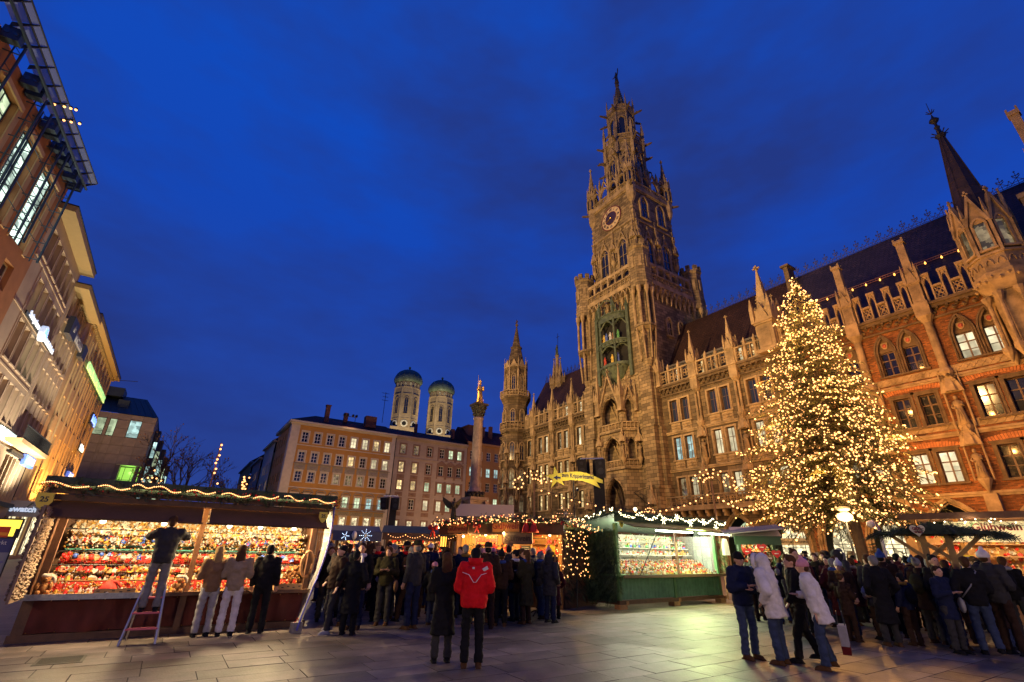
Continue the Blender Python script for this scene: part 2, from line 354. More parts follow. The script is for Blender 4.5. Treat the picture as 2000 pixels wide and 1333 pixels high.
def slab_wear(m):
 t = m.node_tree; L = t.links.new; b = t.nodes['Principled BSDF']; src = b.inputs['Base Color'].links[0].from_socket
 g = N(t, 'ShaderNodeNewGeometry'); v = N(t, 'ShaderNodeTexVoronoi'); v.inputs['Scale'].default_value = 1.7; L(g.outputs['Position'], v.inputs['Vector'])
 s1 = N(t, 'ShaderNodeMapRange'); s1.inputs['From Min'].default_value = 0.035; s1.inputs['From Max'].default_value = 0.06; s1.inputs['To Min'].default_value = 0.45; L(v.outputs['Distance'], s1.inputs['Value'])
 n = N(t, 'ShaderNodeTexNoise'); n.inputs['Scale'].default_value = 0.55; n.inputs['Detail'].default_value = 9; n.inputs['Roughness'].default_value = 0.72; L(g.outputs['Position'], n.inputs['Vector'])
 s2 = N(t, 'ShaderNodeMapRange'); s2.inputs['From Min'].default_value = 0.32; s2.inputs['From Max'].default_value = 0.66; s2.inputs['To Min'].default_value = 0.5; s2.inputs['To Max'].default_value = 1.15; L(n.outputs[0], s2.inputs['Value'])
 x = N(t, 'ShaderNodeMath', operation='MULTIPLY'); L(s1.outputs[0], x.inputs[0]); L(s2.outputs[0], x.inputs[1])
 k = N(t, 'ShaderNodeMixRGB', blend_type='MULTIPLY'); k.inputs[0].default_value = 1; L(src, k.inputs[1]); L(x.outputs[0], k.inputs[2]); L(k.outputs[0], b.inputs['Base Color'])
 r = N(t, 'ShaderNodeMapRange'); r.inputs['From Min'].default_value = 0.35; r.inputs['From Max'].default_value = 0.65; r.inputs['To Min'].default_value = 0.36; r.inputs['To Max'].default_value = 0.6; L(n.outputs[0], r.inputs['Value']); L(r.outputs[0], b.inputs['Roughness'])
slab_wear(SLAB)
pv = tag(thing('pavement', None, None), kind='structure')
m = MB(); m.box(-5.5, 18, 2.2, 14.6, 0.0, 0.026); m.build('joint_bed', MATS['joint'], pv)
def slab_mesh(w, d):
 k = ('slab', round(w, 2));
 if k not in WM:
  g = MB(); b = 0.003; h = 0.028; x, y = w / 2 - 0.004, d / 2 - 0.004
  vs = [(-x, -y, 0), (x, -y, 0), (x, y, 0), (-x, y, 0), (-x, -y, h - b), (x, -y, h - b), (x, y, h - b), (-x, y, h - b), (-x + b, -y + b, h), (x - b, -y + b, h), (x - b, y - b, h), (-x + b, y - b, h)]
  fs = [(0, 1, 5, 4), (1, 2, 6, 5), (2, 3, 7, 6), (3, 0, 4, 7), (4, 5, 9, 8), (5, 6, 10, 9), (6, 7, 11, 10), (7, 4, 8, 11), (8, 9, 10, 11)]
  g.k = 1; g.add(vs, fs[:8]); g.k = 0; g.add(vs[8:], [(0, 1, 2, 3)]); WM[k] = g.mesh('paving_slab', [SLAB, MATS['joint']])  # side faces darkened by colour, like the joints, to suppress lamp glints
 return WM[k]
rs = random.Random(11); cells = []
y = 2.2; D_ = 0.56
while y < 14.3:
 x = -5.5 + rs.random() * 0.8
 while x < 17.6:
  w = rs.choice((0.8, 0.95, 1.1, 1.25)); cells.append((x + w / 2, y + D_ / 2, w)); x += w
 y += D_
def inview(x, y):
 v = Vector((x, y, -EYE)); z = v.dot(_cf); return z > 0.5 and abs(v.dot(_R) / z) < 1.12 and abs(v.dot(_U) / z) < 0.74
vis = sorted([c for c in cells if inview(c[0], c[1])], key=lambda c: c[0] ** 2 + c[1] ** 2)
near = set(vis[:295]); rest = MB()
for c in cells:
 if c in near:
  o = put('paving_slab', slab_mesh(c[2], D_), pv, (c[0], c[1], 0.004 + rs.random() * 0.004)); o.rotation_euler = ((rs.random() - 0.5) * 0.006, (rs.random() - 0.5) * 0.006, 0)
 elif inview(c[0], c[1]) or True:
  rest.box(c[0] - c[2] / 2 + 0.004, c[0] + c[2] / 2 - 0.004, c[1] - D_ / 2 + 0.004, c[1] + D_ / 2 - 0.004, 0.004, 0.03 + rs.random() * 0.004)
o = rest.build('slab_field', SLAB, pv); o['kind'] = 'stuff'
# ------------------------------------------------------------------ town hall (neo-gothic)
masonry('stone', (0.19, 0.135, 0.075), (0.085, 0.060, 0.035), (0.035, 0.026, 0.018), 0.95, 0.42, 0.022, var=0.5, vscale=0.35)
masonry('tower_stone', (0.31, 0.225, 0.125), (0.125, 0.09, 0.052), (0.05, 0.038, 0.025), 0.85, 0.42, 0.025, var=0.5, vscale=0.3)
masonry('brick', (0.32, 0.115, 0.036), (0.10, 0.036, 0.016), (0.13, 0.08, 0.04), 0.30, 0.10, 0.014, var=0.55, vscale=0.8, bump=0.6)
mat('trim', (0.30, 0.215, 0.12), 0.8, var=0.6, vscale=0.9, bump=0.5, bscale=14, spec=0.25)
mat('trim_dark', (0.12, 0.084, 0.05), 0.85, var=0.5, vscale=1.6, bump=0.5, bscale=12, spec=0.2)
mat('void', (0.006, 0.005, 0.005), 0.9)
mat('copper', (0.060, 0.082, 0.048), 0.6, var=0.6, vscale=2.2, bump=0.6, bscale=9)
masonry('roof_tile', (0.050, 0.026, 0.022), (0.032, 0.018, 0.018), (0.012, 0.008, 0.008), 0.42, 0.30, 0.03, rough=0.55, var=0.45, vscale=0.25, bump=0.8)
masonry('roof_slate', (0.034, 0.024, 0.040), (0.018, 0.014, 0.026), (0.008, 0.006, 0.01), 0.42, 0.30, 0.03, rough=0.5, var=0.45, vscale=0.25, bump=0.8)
TRIM, TRD = MATS['trim'], MATS['trim_dark']; MATS['roof_tile'].node_tree.nodes['Principled BSDF'].inputs['Specular IOR Level'].default_value = 0.08
def pinnacle_mb(m, h=6.0, r=0.42, crown=False):
 hs = h * 0.48
 m.box(-r, r, -r, r, 0, hs * 0.96); m.box(-r * 1.3, r * 1.3, -r * 1.3, r * 1.3, 0, 0.22); m.box(-r * 1.18, r * 1.18, -r * 1.18, r * 1.18, hs * 0.62, hs * 0.66)
 for ax in range(4):
  m.T = Matrix.Rotation(ax * pi / 2, 4, 'Z')
  m.prism([(-r * 0.95, hs * 0.66), (r * 0.95, hs * 0.66), (0, hs * 1.12)], -r * 1.28, -r * 1.0)
  m.box(-r * 1.35, -r * 0.9, -r * 1.35, -r * 0.9, hs * 0.66, hs * 1.02); m.box(-r * 0.55, r * 0.55, -r * 1.06, -r * 0.9, hs * 0.12, hs * 0.52)
  m.lathe([(r * 0.3, hs * 1.02), (0.02, hs * 1.25)], (-r * 1.12, -r * 1.12, 0), 4, pi / 4)
 m.T = None
 if crown:
  m.box(-r * 0.72, r * 0.72, -r * 0.72, r * 0.72, hs, h * 0.93); m.box(-r * 0.95, r * 0.95, -r * 0.95, r * 0.95, h * 0.93, h * 0.97)
  for a in (-1, 1):
   for b in (-1, 1): m.cbox(a * r * 0.75, b * r * 0.75, h * 0.985, r * 0.35, r * 0.35, h * 0.03)
 else:
  m.lathe([(r * 0.95, hs * 0.96), (r * 0.1, h * 0.95)], (0, 0, 0), 4, pi / 4)
  for k in range(6):
   t = k / 6; z = hs + (h * 0.93 - hs) * t; q = r * 0.95 * (1 - t) * 0.72
   for a in (-1, 1):
    for b in (-1, 1): m.ico((a * q, b * q, z), r * 0.2 * (1 - t * 0.4))
  m.cbox(0, 0, h * 0.965, r * 0.9, r * 0.2, h * 0.016); m.cbox(0, 0, h * 0.965, r * 0.2, r * 0.9, h * 0.016); m.box(-r * 0.1, r * 0.1, -r * 0.1, r * 0.1, h * 0.93, h)
_m = MB(); pinnacle_mb(_m); PIN = _m.mesh('pinnacle', TRIM)
_m = MB(); pinnacle_mb(_m, 6.0, 0.46, True); PINC = _m.mesh('pinnacle', TRIM)
def pinnacle(par, x, y, z, h, crown=False, r=1.0, name='pinnacle'):
 return put(name, PINC if crown else PIN, par, (x, y, z), 0, (r * h / 6, r * h / 6, h / 6))
def figure_mb(m, h=1.7):
 m.lathe([(0.30 * h / 1.7, 0), (0.27, 0.25 * h), (0.21, 0.55 * h), (0.25, 0.72 * h), (0.22, 0.80 * h), (0.07, 0.845 * h)], (0, 0, 0), 8, 0, 1, 0.75)
 m.ball((0, -0.02, 0.92 * h), 0.105 * h / 1.7, 7, 5, sz=1.25)
 m.tube([(-0.22, 0, 0.77 * h), (-0.31, -0.08, 0.6 * h), (-0.12, -0.24, 0.55 * h)], 0.065, 5); m.tube([(0.22, 0, 0.77 * h), (0.3, -0.12, 0.62 * h), (0.2, -0.28, 0.68 * h)], 0.065, 5)
 for a in (-0.14, 0.02, 0.15): m.tube([(a, -0.2, 0.02), (a * 0.8, -0.18, 0.3 * h), (a * 0.3, -0.17, 0.55 * h)], 0.045, 4)
_m = MB(); figure_mb(_m, 2.0); FIG = _m.mesh('statue', TRIM, True)
def niche_mb(m, body=True):
 m.lathe([(0.06, -0.9), (0.38, -0.15), (0.42, 0)], (0, -0.1, 0), 8)
 for a in (-0.5, 0.5): m.cyl((a, -0.1, -0.1), (a, -0.1, 2.4), 0.06, n=6); m.lathe([(0.1, 2.4), (0.03, 3.7)], (a, -0.1, 0), 4, pi / 4)
 m.prism([(-0.62, 2.25), (0.62, 2.25), (0.46, 2.9), (0, 3.7), (-0.46, 2.9)], -0.35, -0.22)
 m.lathe([(0.5, 2.3), (0.42, 2.75), (0.2, 3.3), (0.03, 4.6)], (0, -0.12, 0), 6)
 for k in range(5): m.ico((0.3 - 0.05 * k, -0.36, 2.95 + 0.17 * k), 0.07); m.ico((-0.3 + 0.05 * k, -0.36, 2.95 + 0.17 * k), 0.07)
_m = MB(); niche_mb(_m); NICHE = _m.mesh('niche', TRIM)
def statue_niche(par, x, y, z, rz=0.0, s=1.0):
 o = put('niche', NICHE, par, (x, y, z), rz, s); put('statue', FIG, o, (0, -0.18, 0.02)); return o
LM = {}
def lancet(par, x, y, z, w, h, rz=0.0, pane='pane_dark', gable=False, sill=True, m_=None, mull=True):
 """pointed stone window standing proud of a wall; origin bottom centre on the wall face, front towards local -y"""
 k = (w, h, gable, mull, m_)
 if k not in LM:
  m = MB(); a, b = -w / 2, w / 2; zs = h - w * 0.85; t = max(0.09, w * 0.13)
  for (p, q) in zip(arch_pts(a - t, b + t, zs, h + t)[:-1], arch_pts(a - t, b + t, zs, h + t)[1:]): m.bar((p[0], -0.09, p[1]), (q[0], -0.09, q[1]), t * 1.5, 0.26, up=(0, 1, 0))
  m.box(a - t * 1.6, a, -0.2, 0.02, 0, zs); m.box(b, b + t * 1.6, -0.2, 0.02, 0, zs)
  if sill: m.box(a - t * 2.2, b + t * 2.2, -0.28, 0.02, -0.16, 0)
  if mull:
   m.box(-0.045, 0.045, -0.10, 0.0, 0, h - w * 0.35)
   for s_ in (-1, 1):
    for (p, q) in zip(arch_pts(0, w / 2, zs - w * 0.1, zs + w * 0.3, 3)[:-1], arch_pts(0, w / 2, zs - w * 0.1, zs + w * 0.3, 3)[1:]): m.bar((s_ * p[0], -0.05, p[1]), (s_ * q[0], -0.05, q[1]), 0.06, 0.08, up=(0, 1, 0))
   m.tube([(0.17 * w * cos(i * pi / 4), -0.05, zs + w * 0.47 + 0.17 * w * sin(i * pi / 4)) for i in range(9)], 0.04, 4)
   if h > 2: m.box(a, b, -0.09, 0, h * 0.4, h * 0.4 + 0.06)
  if gable:
   gz = h + w * 0.95
   for s_ in (-1, 1):
    m.bar((s_ * (b + t * 1.5), -0.16, zs + 0.1), (0, -0.16, gz), 0.16, 0.24, up=(0, 1, 0))
    for i in range(5): f = (i + 0.5) / 5; m.ico((s_ * (b + t * 1.5) * (1 - f), -0.2, zs + 0.2 + (gz - zs) * f), 0.11)
    m.box(s_ * (b + t * 2) - 0.1, s_ * (b + t * 2) + 0.1, -0.3, -0.02, zs - 0.6, zs + 0.8); m.lathe([(0.17, zs + 0.8), (0.02, zs + 1.9)], (s_ * (b + t * 2), -0.16, 0), 4, pi / 4)
   m.cbox(0, -0.16, gz + 0.3, 0.12, 0.12, 0.7); m.cbox(0, -0.16, gz + 0.35, 0.4, 0.12, 0.12)
  g = MB(); P_ = arch_pts(a, b, zs, h)
  g.add([(a, 0, 0), (b, 0, 0)] + [(q, 0, r_) for q, r_ in reversed(P_)], [tuple(range(len(P_) + 2))])
  LM[k] = (m.mesh('window', m_ or TRIM), g.mesh('pane', MATS['pane_dark']))
 o = put('window', LM[k][0], par, (x, y, z), rz); g = put('pane', LM[k][1], o, (0, -0.035, 0))
 if pane != 'pane_dark': recolor(g, 0, MATS[pane])
 return o
def balustrade_mb(m, x0, x1, y, z, h=1.15, step=0.62, t=0.14):
 m.box(x0, x1, y - t * 0.9, y + t * 0.9, z, z + 0.14); m.box(x0, x1, y - t, y + t, z + h - 0.15, z + h)
 n = max(1, round((x1 - x0) / step)); s_ = (x1 - x0) / n; rr = min(s_, h - 0.3) * 0.46; zc = z + h / 2
 for i in range(n + 1): m.box(x0 + i * s_ - 0.05, x0 + i * s_ + 0.05, y - t * 0.6, y + t * 0.6, z + 0.14, z + h - 0.15)
 for i in range(n):
  c = x0 + (i + 0.5) * s_
  for q in range(4):
   a = q * pi / 2 + pi / 4; cx_, cz_ = c + rr * 0.5 * cos(a), zc + rr * 0.5 * sin(a)
   m.tube([(cx_ + rr * 0.45 * cos(j * pi / 3), y, cz_ + rr * 0.45 * sin(j * pi / 3)) for j in range(7)], 0.045, 4)
def cresting_mb(m):
 m.box(-0.02, 0.02, -0.02, 0.02, 0, 1.25); m.box(-0.5, 0.5, -0.02, 0.02, 0.06, 0.1); m.box(-0.5, 0.5, -0.02, 0.02, 0.3, 0.33)
 m.cbox(0, 0, 0.9, 0.36, 0.035, 0.06); m.ico((0, 0, 1.28), 0.09); m.ico((-0.2, 0, 0.95), 0.08); m.ico((0.2, 0, 0.95), 0.08)
 for s_ in (-1, 1):
  m.bar((0, 0, 0.62), (s_ * 0.24, 0, 0.82), 0.05); m.bar((s_ * 0.5, 0, 0.1), (s_ * 0.06, 0, 0.6), 0.035); m.bar((s_ * 0.25, 0, 0.1), (s_ * 0.5, 0, 0.55), 0.03); m.ico((s_ * 0.5, 0, 0.6), 0.06)
TH = thing('town_hall', 'long gothic town hall with brick and sandstone front behind the lit fir tree', 'town hall', (46, 75, 0), -pi / 2)
STONE, BRICK = MATS['stone'], MATS['brick']
LBAYS = [(9.6, 12.0), (12.0, 17.0), (17.0, 21.8), (21.8, 26.0)]
RBAYS = [(38.0, 43.4), (43.4, 48.3), (48.3, 52.7)]
BBAYS = [(52.7, 56.3), (56.3, 59.9), (59.9, 64.9), (64.9, 69.9), (69.9, 75), (75, 80), (80, 85), (85, 90)]
ops_s = []; wins = []; arches_s = []; ops_b = []
def pairs(a, b): c = (a + b) / 2; return ((c - 0.76, 1.05), (c + 0.76, 1.05)) if b - a > 3 else ((c, 1.0),)
litS3 = {43.4: 'pane_dark'}
rs_ = random.Random(5)
for (a, b) in LBAYS + RBAYS:
 right = a > 30; c = (a + b) / 2; w_ = min(3.2, (b - a) - 1.2)
 if a != 9.6: ops_s.append((c - w_ / 2, c + w_ / 2, 0.0, 5.3, 2.7)); arches_s.append((c, w_))
 for i, (x, w) in enumerate(pairs(a, b)):
  for fl, (z0, z1) in enumerate(((7.3, 9.5), (11.45, 14.0), (15.8, 18.4))):
   ops_s.append((x - w / 2, x + w / 2, z0, z1))
   p = 'pane_dark'
   if right: p = ('pane_cream' if i else 'pane_dim', 'pane_cool' if a == 38.0 else 'pane_cream', 'pane_blue')[fl]
   else: p = ('pane_warm', 'pane_green' if a > 20 else 'pane_warm', 'pane_cream' if (a > 11 and i) or a > 20 else 'pane_dim')[fl]
   wins.append((x, z0, w, z1 - z0, p))
arches_b = []; bw = []
for (a, b) in BBAYS:
 c = (a + b) / 2; w_ = min(3.5, b - a - 1.3)
 ops_b.append((c - w_ / 2, c + w_ / 2, 0.0, 5.5, 2.7)); arches_b.append((c, w_))
 for i, dx in enumerate((-0.82, 0.82)):
  x = c + dx; w = 1.16
  ops_b.append((x - w / 2, x + w / 2, 15.42, 18.75, 17.3)); ops_b.append((x - w / 2, x + w / 2, 11.0, 13.4)); ops_b.append((x - w / 2, x + w / 2, 6.85, 9.05))
  p3 = 'pane_cream' if a == 64.9 else 'pane_dark'; p1 = 'pane_cream' if a in (56.3, 59.9) else 'pane_dark'; p2 = 'pane_dark'
  bw.append((x, 15.42, w, p3, 0)); bw.append((x, 11.0, w, p2, 1)); bw.append((x, 6.85, w, p1, 2))
m = MB(); wall(m, 2.0, 27.0, 0, 20, [o for o in ops_s if o[0] < 30], 0, 0.35); wall(m, 37.0, 52.7, 0, 20, [o for o in ops_s if o[0] > 30], 0, 0.35)
m.box(2.0, 2.3, 0.0, 13.0, 0, 20); m.build('facade', STONE, TH)
m = MB(); wall(m, 52.7, 90, 0, 20, ops_b, 0, 0.42); m.box(89.7, 90, 0.0, 13, 0, 20); m.build('brick_facade', BRICK, TH)
m = MB(); m.box(2.2, 89.9, 12.8, 13.1, 0, 20); m.box(2.2, 89.9, 0.9, 1.1, 5.6, 20.2); m.box(2.2, 89.9, 3.2, 3.4, 0, 5.7); m.box(2.2, 89.9, 0.35, 3.4, 5.55, 5.7); m.build('inner_wall', MATS['void'], TH)
SWO = [window(TH, x, 0.27, z, w - 0.02, h, 2, (0.62,), MATS['frame_brown'], 'th', MATS[p]) for (x, z, w, h, p) in wins]
def pane_mesh(w, h):
 k = ('pane', round(w, 3), round(h, 3))
 if k not in WM: g = MB(); g.box(-w / 2, w / 2, 0, 0.015, 0, h); WM[k] = g.mesh('pane', MATS['pane_dark'])
 return WM[k]
def paned_window(par, x, y, z, w, h, pane, fr):
 k = ('pw', round(w, 3), round(h, 3))
 cw = (w - 0.07 * 2 - 0.06) / 2; z1 = h * 0.36; z2 = h * 0.66
 rows = ((0.07, z1 - 0.03), (z1 + 0.03, z2 - 0.04), (z2 + 0.05, h - 0.07))
 if k not in WM:
  m = MB(); ft = 0.07
  m.box(-w / 2, -w / 2 + ft, 0, 0.08, 0, h); m.box(w / 2 - ft, w / 2, 0, 0.08, 0, h); m.box(-w / 2 + ft, w / 2 - ft, 0, 0.08, 0, ft); m.box(-w / 2 + ft, w / 2 - ft, 0, 0.08, h - ft, h)
  m.box(-0.05, 0.05, 0.004, 0.075, ft, h - ft); m.box(-w / 2 + ft, w / 2 - ft, 0.008, 0.07, z1 - 0.02, z1 + 0.02); m.box(-w / 2 + ft, w / 2 - ft, -0.004, 0.078, z2 - 0.045, z2 + 0.045)
  WM[k] = m.mesh('window', fr)
 o = put('window', WM[k], par, (x, y, z))
 for (a, b) in rows:
  for s_ in (-1, 1):
   g = put('pane', pane_mesh(cw, b - a), o, (s_ * (0.03 + cw / 2), 0.04, a))
   if pane != 'pane_dark': recolor(g, 0, MATS[pane])
 return o
BWO = [paned_window(TH, x, 0.3, z, w - 0.02, (2.03, 2.4, 2.2)[fl], p, MATS['frame_brown']) for (x, z, w, p, fl) in bw]
def shield_mb(m, s=1.0, d=0.06):
 m.prism([(-0.3 * s, 0.36 * s), (0.3 * s, 0.36 * s), (0.3 * s, 0.0), (0.16 * s, -0.25 * s), (0, -0.36 * s), (-0.16 * s, -0.25 * s), (-0.3 * s, 0.0)], -d, 0)
_m = MB(); shield_mb(_m, 0.8); _m.k = 1; _m.ball((0, -0.07, 0.02), 0.16, 6, 4, 1, 0.5, 1.2); _m.tube([(-0.12, -0.08, -0.12), (0, -0.1, 0.15), (0.14, -0.08, 0.1)], 0.035, 4)
mat('shield_red', (0.30, 0.07, 0.04), 0.7, var=0.3)
SHD = _m.mesh('coat_of_arms', [TRIM, MATS['shield_red']])
SRM = {}
for (x, z, w, p, fl), wo in zip(bw, BWO):
 if fl not in SRM:
  m = MB(); h = (2.03, 2.4, 2.2)[fl]; a, b = -w / 2, w / 2
  if fl == 0:
   for off, yy, tt in ((0.0, -0.04, 0.14), (0.16, -0.1, 0.12)):
    P_ = arch_pts(a - off, b + off, 17.3 - z, 18.75 + off - z)
    for p_, q_ in zip(P_[:-1], P_[1:]): m.bar((p_[0], yy, p_[1]), (q_[0], yy, q_[1]), tt, 0.2, up=(0, 1, 0))
    m.cyl((a - off, yy, 0), (a - off, yy, 1.9), 0.07, n=6); m.cyl((b + off, yy, 0), (b + off, yy, 1.9), 0.07, n=6)
   m.prism([(a, 17.47 - z)] + [(q, r_ - z) for q, r_ in arch_pts(a, b, 17.48, 18.72)] + [(b, 17.47 - z)], 0.16, 0.3)
  else:
   m.box(a - 0.2, a, -0.06, 0.2, -0.1, h + 0.16); m.box(b, b + 0.2, -0.06, 0.2, -0.1, h + 0.16); m.box(a, b, -0.06, 0.2, h, h + 0.16)
   m.cyl((a + 0.02, -0.08, 0), (a + 0.02, -0.08, h), 0.05, n=6); m.cyl((b - 0.02, -0.08, 0), (b - 0.02, -0.08, h), 0.05, n=6)
   m.box(a - 0.34, b + 0.34, -0.1, 0.05, h + 0.16, h + 0.3)
  m.box(a - 0.3, b + 0.3, -0.2, 0.3, -0.16, -0.02); SRM[fl] = m.mesh('window_surround', TRD)
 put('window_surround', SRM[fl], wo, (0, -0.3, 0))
for (x, z, w, p, fl) in bw:
 if fl == 0: put('coat_of_arms', SHD, TH, (x, 0.15, 18.0))
mat('brick_arch', (0.40, 0.15, 0.05), 0.85, var=0.5, vscale=3, bump=0.4)
m = MB()
for i in range(21): t = (i - 10) / 10; m.T = Matrix.Translation((t * 1.75, -0.03, -0.22 * t * t)) @ Matrix.Rotation(t * 0.35, 4, 'Y'); m.box(-0.07, 0.07, 0, 0.1, -0.18, 0.2)
ARC = m.mesh('brick_arch', MATS['brick_arch'])
for (a, b) in BBAYS:
 for z in (14.1, 9.6): put('brick_arch', ARC, TH, ((a + b) / 2, 0, z))
for (x, z, w, h, p), wo in zip(wins, SWO):
 k = ('sr', w, round(h, 2))
 if k not in WM:
  m = MB(); a, b = -w / 2, w / 2
  m.box(a - 0.2, a, -0.08, 0.2, -0.1, h + 0.2); m.box(b, b + 0.2, -0.08, 0.2, -0.1, h + 0.2); m.box(a, b, -0.08, 0.2, h, h + 0.2); m.box(a - 0.3, b + 0.3, -0.18, 0.2, -0.16, 0)
  if z > 10:
   m.box(a - 0.1, b + 0.1, -0.05, 0.1, -1.05, -0.16)
   for i in range(6): m.ico((a + 0.05 + i * (w - 0.1) / 5, -0.08, -0.45 - 0.3 * (i % 2)), 0.13); m.ico((a + 0.05 + i * (w - 0.1) / 5, -0.08, -0.8 + 0.3 * (i % 2)), 0.1)
  m.cyl((a - 0.02, -0.1, 0), (a - 0.02, -0.1, h), 0.045, n=5); m.cyl((b + 0.02, -0.1, 0), (b + 0.02, -0.1, h), 0.045, n=5); WM[k] = m.mesh('window_surround', TRIM)
 put('window_surround', WM[k], wo, (0, -0.27, 0))
m = MB()
for (x0, x1, zz) in ((2, 26, (6.2, 10.3, 14.55)), (38, 52.7, (10.3, 14.55)), (52.7, 90, (5.95, 10.15, 14.3))):
 for z in zz: m.box(x0, x1, -0.18, 0.02, z, z + 0.16); m.box(x0, x1, -0.1, 0.02, z - 0.16, z)
m.build('string_course', TRIM, TH)
m = MB()   # carved frieze bands under the brick windows
for z in (14.6, 10.5):
 m.box(52.7, 90, -0.05, 0.02, z, z + 0.55)
 x = 52.9
 while x < 90:
  m.bar((x, -0.07, z + 0.05), (x + 0.42, -0.07, z + 0.5), 0.06, 0.06, up=(0, 1, 0)); m.bar((x, -0.07, z + 0.5), (x + 0.42, -0.07, z + 0.05), 0.06, 0.06, up=(0, 1, 0)); m.ico((x + 0.21, -0.08, z + 0.275), 0.08); x += 0.45
m.build('frieze', TRIM, TH)
m = MB()
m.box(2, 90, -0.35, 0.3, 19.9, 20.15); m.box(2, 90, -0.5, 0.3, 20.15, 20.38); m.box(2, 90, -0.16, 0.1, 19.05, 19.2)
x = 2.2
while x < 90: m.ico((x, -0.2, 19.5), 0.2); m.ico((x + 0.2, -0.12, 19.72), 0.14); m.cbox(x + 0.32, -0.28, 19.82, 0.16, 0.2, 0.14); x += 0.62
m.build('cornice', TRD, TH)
for x in (12.0, 17.0, 21.8, 43.4, 48.3):
 mp_ = MB()
 for dx in (-0.2, 0.2): mp_.cyl((x + dx, -0.22, 15.2), (x + dx, -0.22, 18.6), 0.13, n=8)
 mp_.lathe([(0.2, 0), (0.48, 0.4), (0.5, 0.6)], (x, -0.2, 18.5), 8); mp_.lathe([(0.1, -1.0), (0.42, -0.2), (0.46, 0.0)], (x, -0.18, 15.2), 8)
 mp_.box(x - 0.45, x + 0.45, -0.55, 0.2, 19.0, 20.5)
 statue_niche(TH, x, -0.1, 11.2); statue_niche(TH, x, -0.75, 7.4, 0, 0.85)
 mp_.build('pier', TRIM, TH); pinnacle(TH, x, -0.1, 20.3, 6.0)
pinnacle(TH, 52.7, -0.1, 20.3, 10.2, r=1.15); pinnacle(TH, 52.0, 0.1, 20.3, 6.6, r=0.8); pinnacle(TH, 53.5, 0.1, 20.3, 6.4, r=0.8)
pinnacle(TH, 38.35, -0.2, 20.3, 6.3)
for x in (59.9, 64.9, 75, 80, 85):
 mp_ = MB(); md_ = MB()
 mp_.cyl((x, -0.3, 14.9), (x, -0.3, 19.0), 0.27, n=12); mp_.lathe([(0.28, 0), (0.3, 0.1), (0.5, 0.5), (0.55, 0.6)], (x, -0.3, 18.7), 10); mp_.lathe([(0.1, -1.1), (0.45, -0.3), (0.34, 0.0)], (x, -0.3, 14.95), 8)
 mp_.box(x - 0.5, x + 0.5, -0.7, 0.2, 19.3, 20.5)
 for k in range(8): md_.ico((x + 0.38 * cos(k), -0.32 + 0.3 * sin(k), 14.2 + 0.08 * (k % 3)), 0.17)
 statue_niche(TH, x, -0.15, 10.6, 0, 1.1); statue_niche(TH, x, -0.3, 6.9, 0, 1.0)
 mp_.prism([(x - 0.5, 0), (x + 0.5, 0), (x + 0.36, 5.9), (x - 0.36, 5.9)], -0.55, 0.1)
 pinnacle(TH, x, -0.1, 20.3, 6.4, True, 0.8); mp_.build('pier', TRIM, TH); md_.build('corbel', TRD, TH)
for (c, w_) in arches_s + arches_b:
 m = MB(); top = 5.3 if c < 52.7 else 5.5
 for off, yy in ((0.0, 0.1), (0.14, -0.02), (0.3, -0.1)):
  P_ = arch_pts(c - w_ / 2 - off, c + w_ / 2 + off, 2.7, top + off)
  for p_, q_ in zip(P_[:-1], P_[1:]): m.bar((p_[0], yy, p_[1]), (q_[0], yy, q_[1]), 0.15, 0.2, up=(0, 1, 0))
  for s_ in (-1, 1): m.cyl((c + s_ * (w_ / 2 + off), yy, 0), (c + s_ * (w_ / 2 + off), yy, 2.7), 0.08, n=6)
 m.build('arch_moulding', TRIM, TH)
for (c, w_) in arches_s + arches_b:
 if not (38 < c < 72): continue
 o = window(TH, c, 1.4, 0.0, w_, 4.9, 3, (0.5, 0.56), MATS['dark_iron'], 'shop', MATS['pane_shop' if c > 48 else 'pane_green'], arch=2.3, ft=0.06)
o = thing('information_sign', 'round letter i emblem in a square on the lit arch window', 'sign', (46.95, 24.2, 4.2), -pi / 2)
m = MB(); m.box(-0.5, 0.5, 0.0, 0.05, -0.5, 0.5); m.build('board', mat('sign_grey', (0.5, 0.48, 0.36), 0.6), o)
m = MB(); m.tube([(0.36 * cos(i * pi / 10), -0.02, 0.36 * sin(i * pi / 10)) for i in range(21)], 0.05, 6); m.build('ring', MATS['dark_iron'], o); text('i', 0.6, MATS['dark_iron'], o, (0, -0.02, 0), bold=0.02)
o = thing('lettering_sign', 'grey lettering München Information over the arch shop door', 'sign', (46.9, 24.4, 2.95), -pi / 2)
m = MB(); m.box(-1.5, 1.5, 0.02, 0.1, -0.28, 0.28); m.build('board', MATS['sign_grey'], o); text('München Information', 0.36, mat('letter_grey', (0.12, 0.11, 0.09), 0.6), o, (0, 0.0, 0), bold=0.008)
m = MB(); m.box(38.2, 54.5, -1.0, 0.0, 5.95, 6.3)
for x in range(39, 55): m.prismz([(x - 0.12, 0.0), (x - 0.12, -0.85), (x + 0.12, -0.85), (x + 0.12, 0.0)], 5.6, 5.95); m.cbox(x, -0.35, 5.45, 0.22, 0.7, 0.3)
m.build('balcony', TRIM, TH); m = MB(); balustrade_mb(m, 38.2, 54.5, -0.9, 6.3, 1.15, 0.66); m.build('balustrade', TRIM, TH)
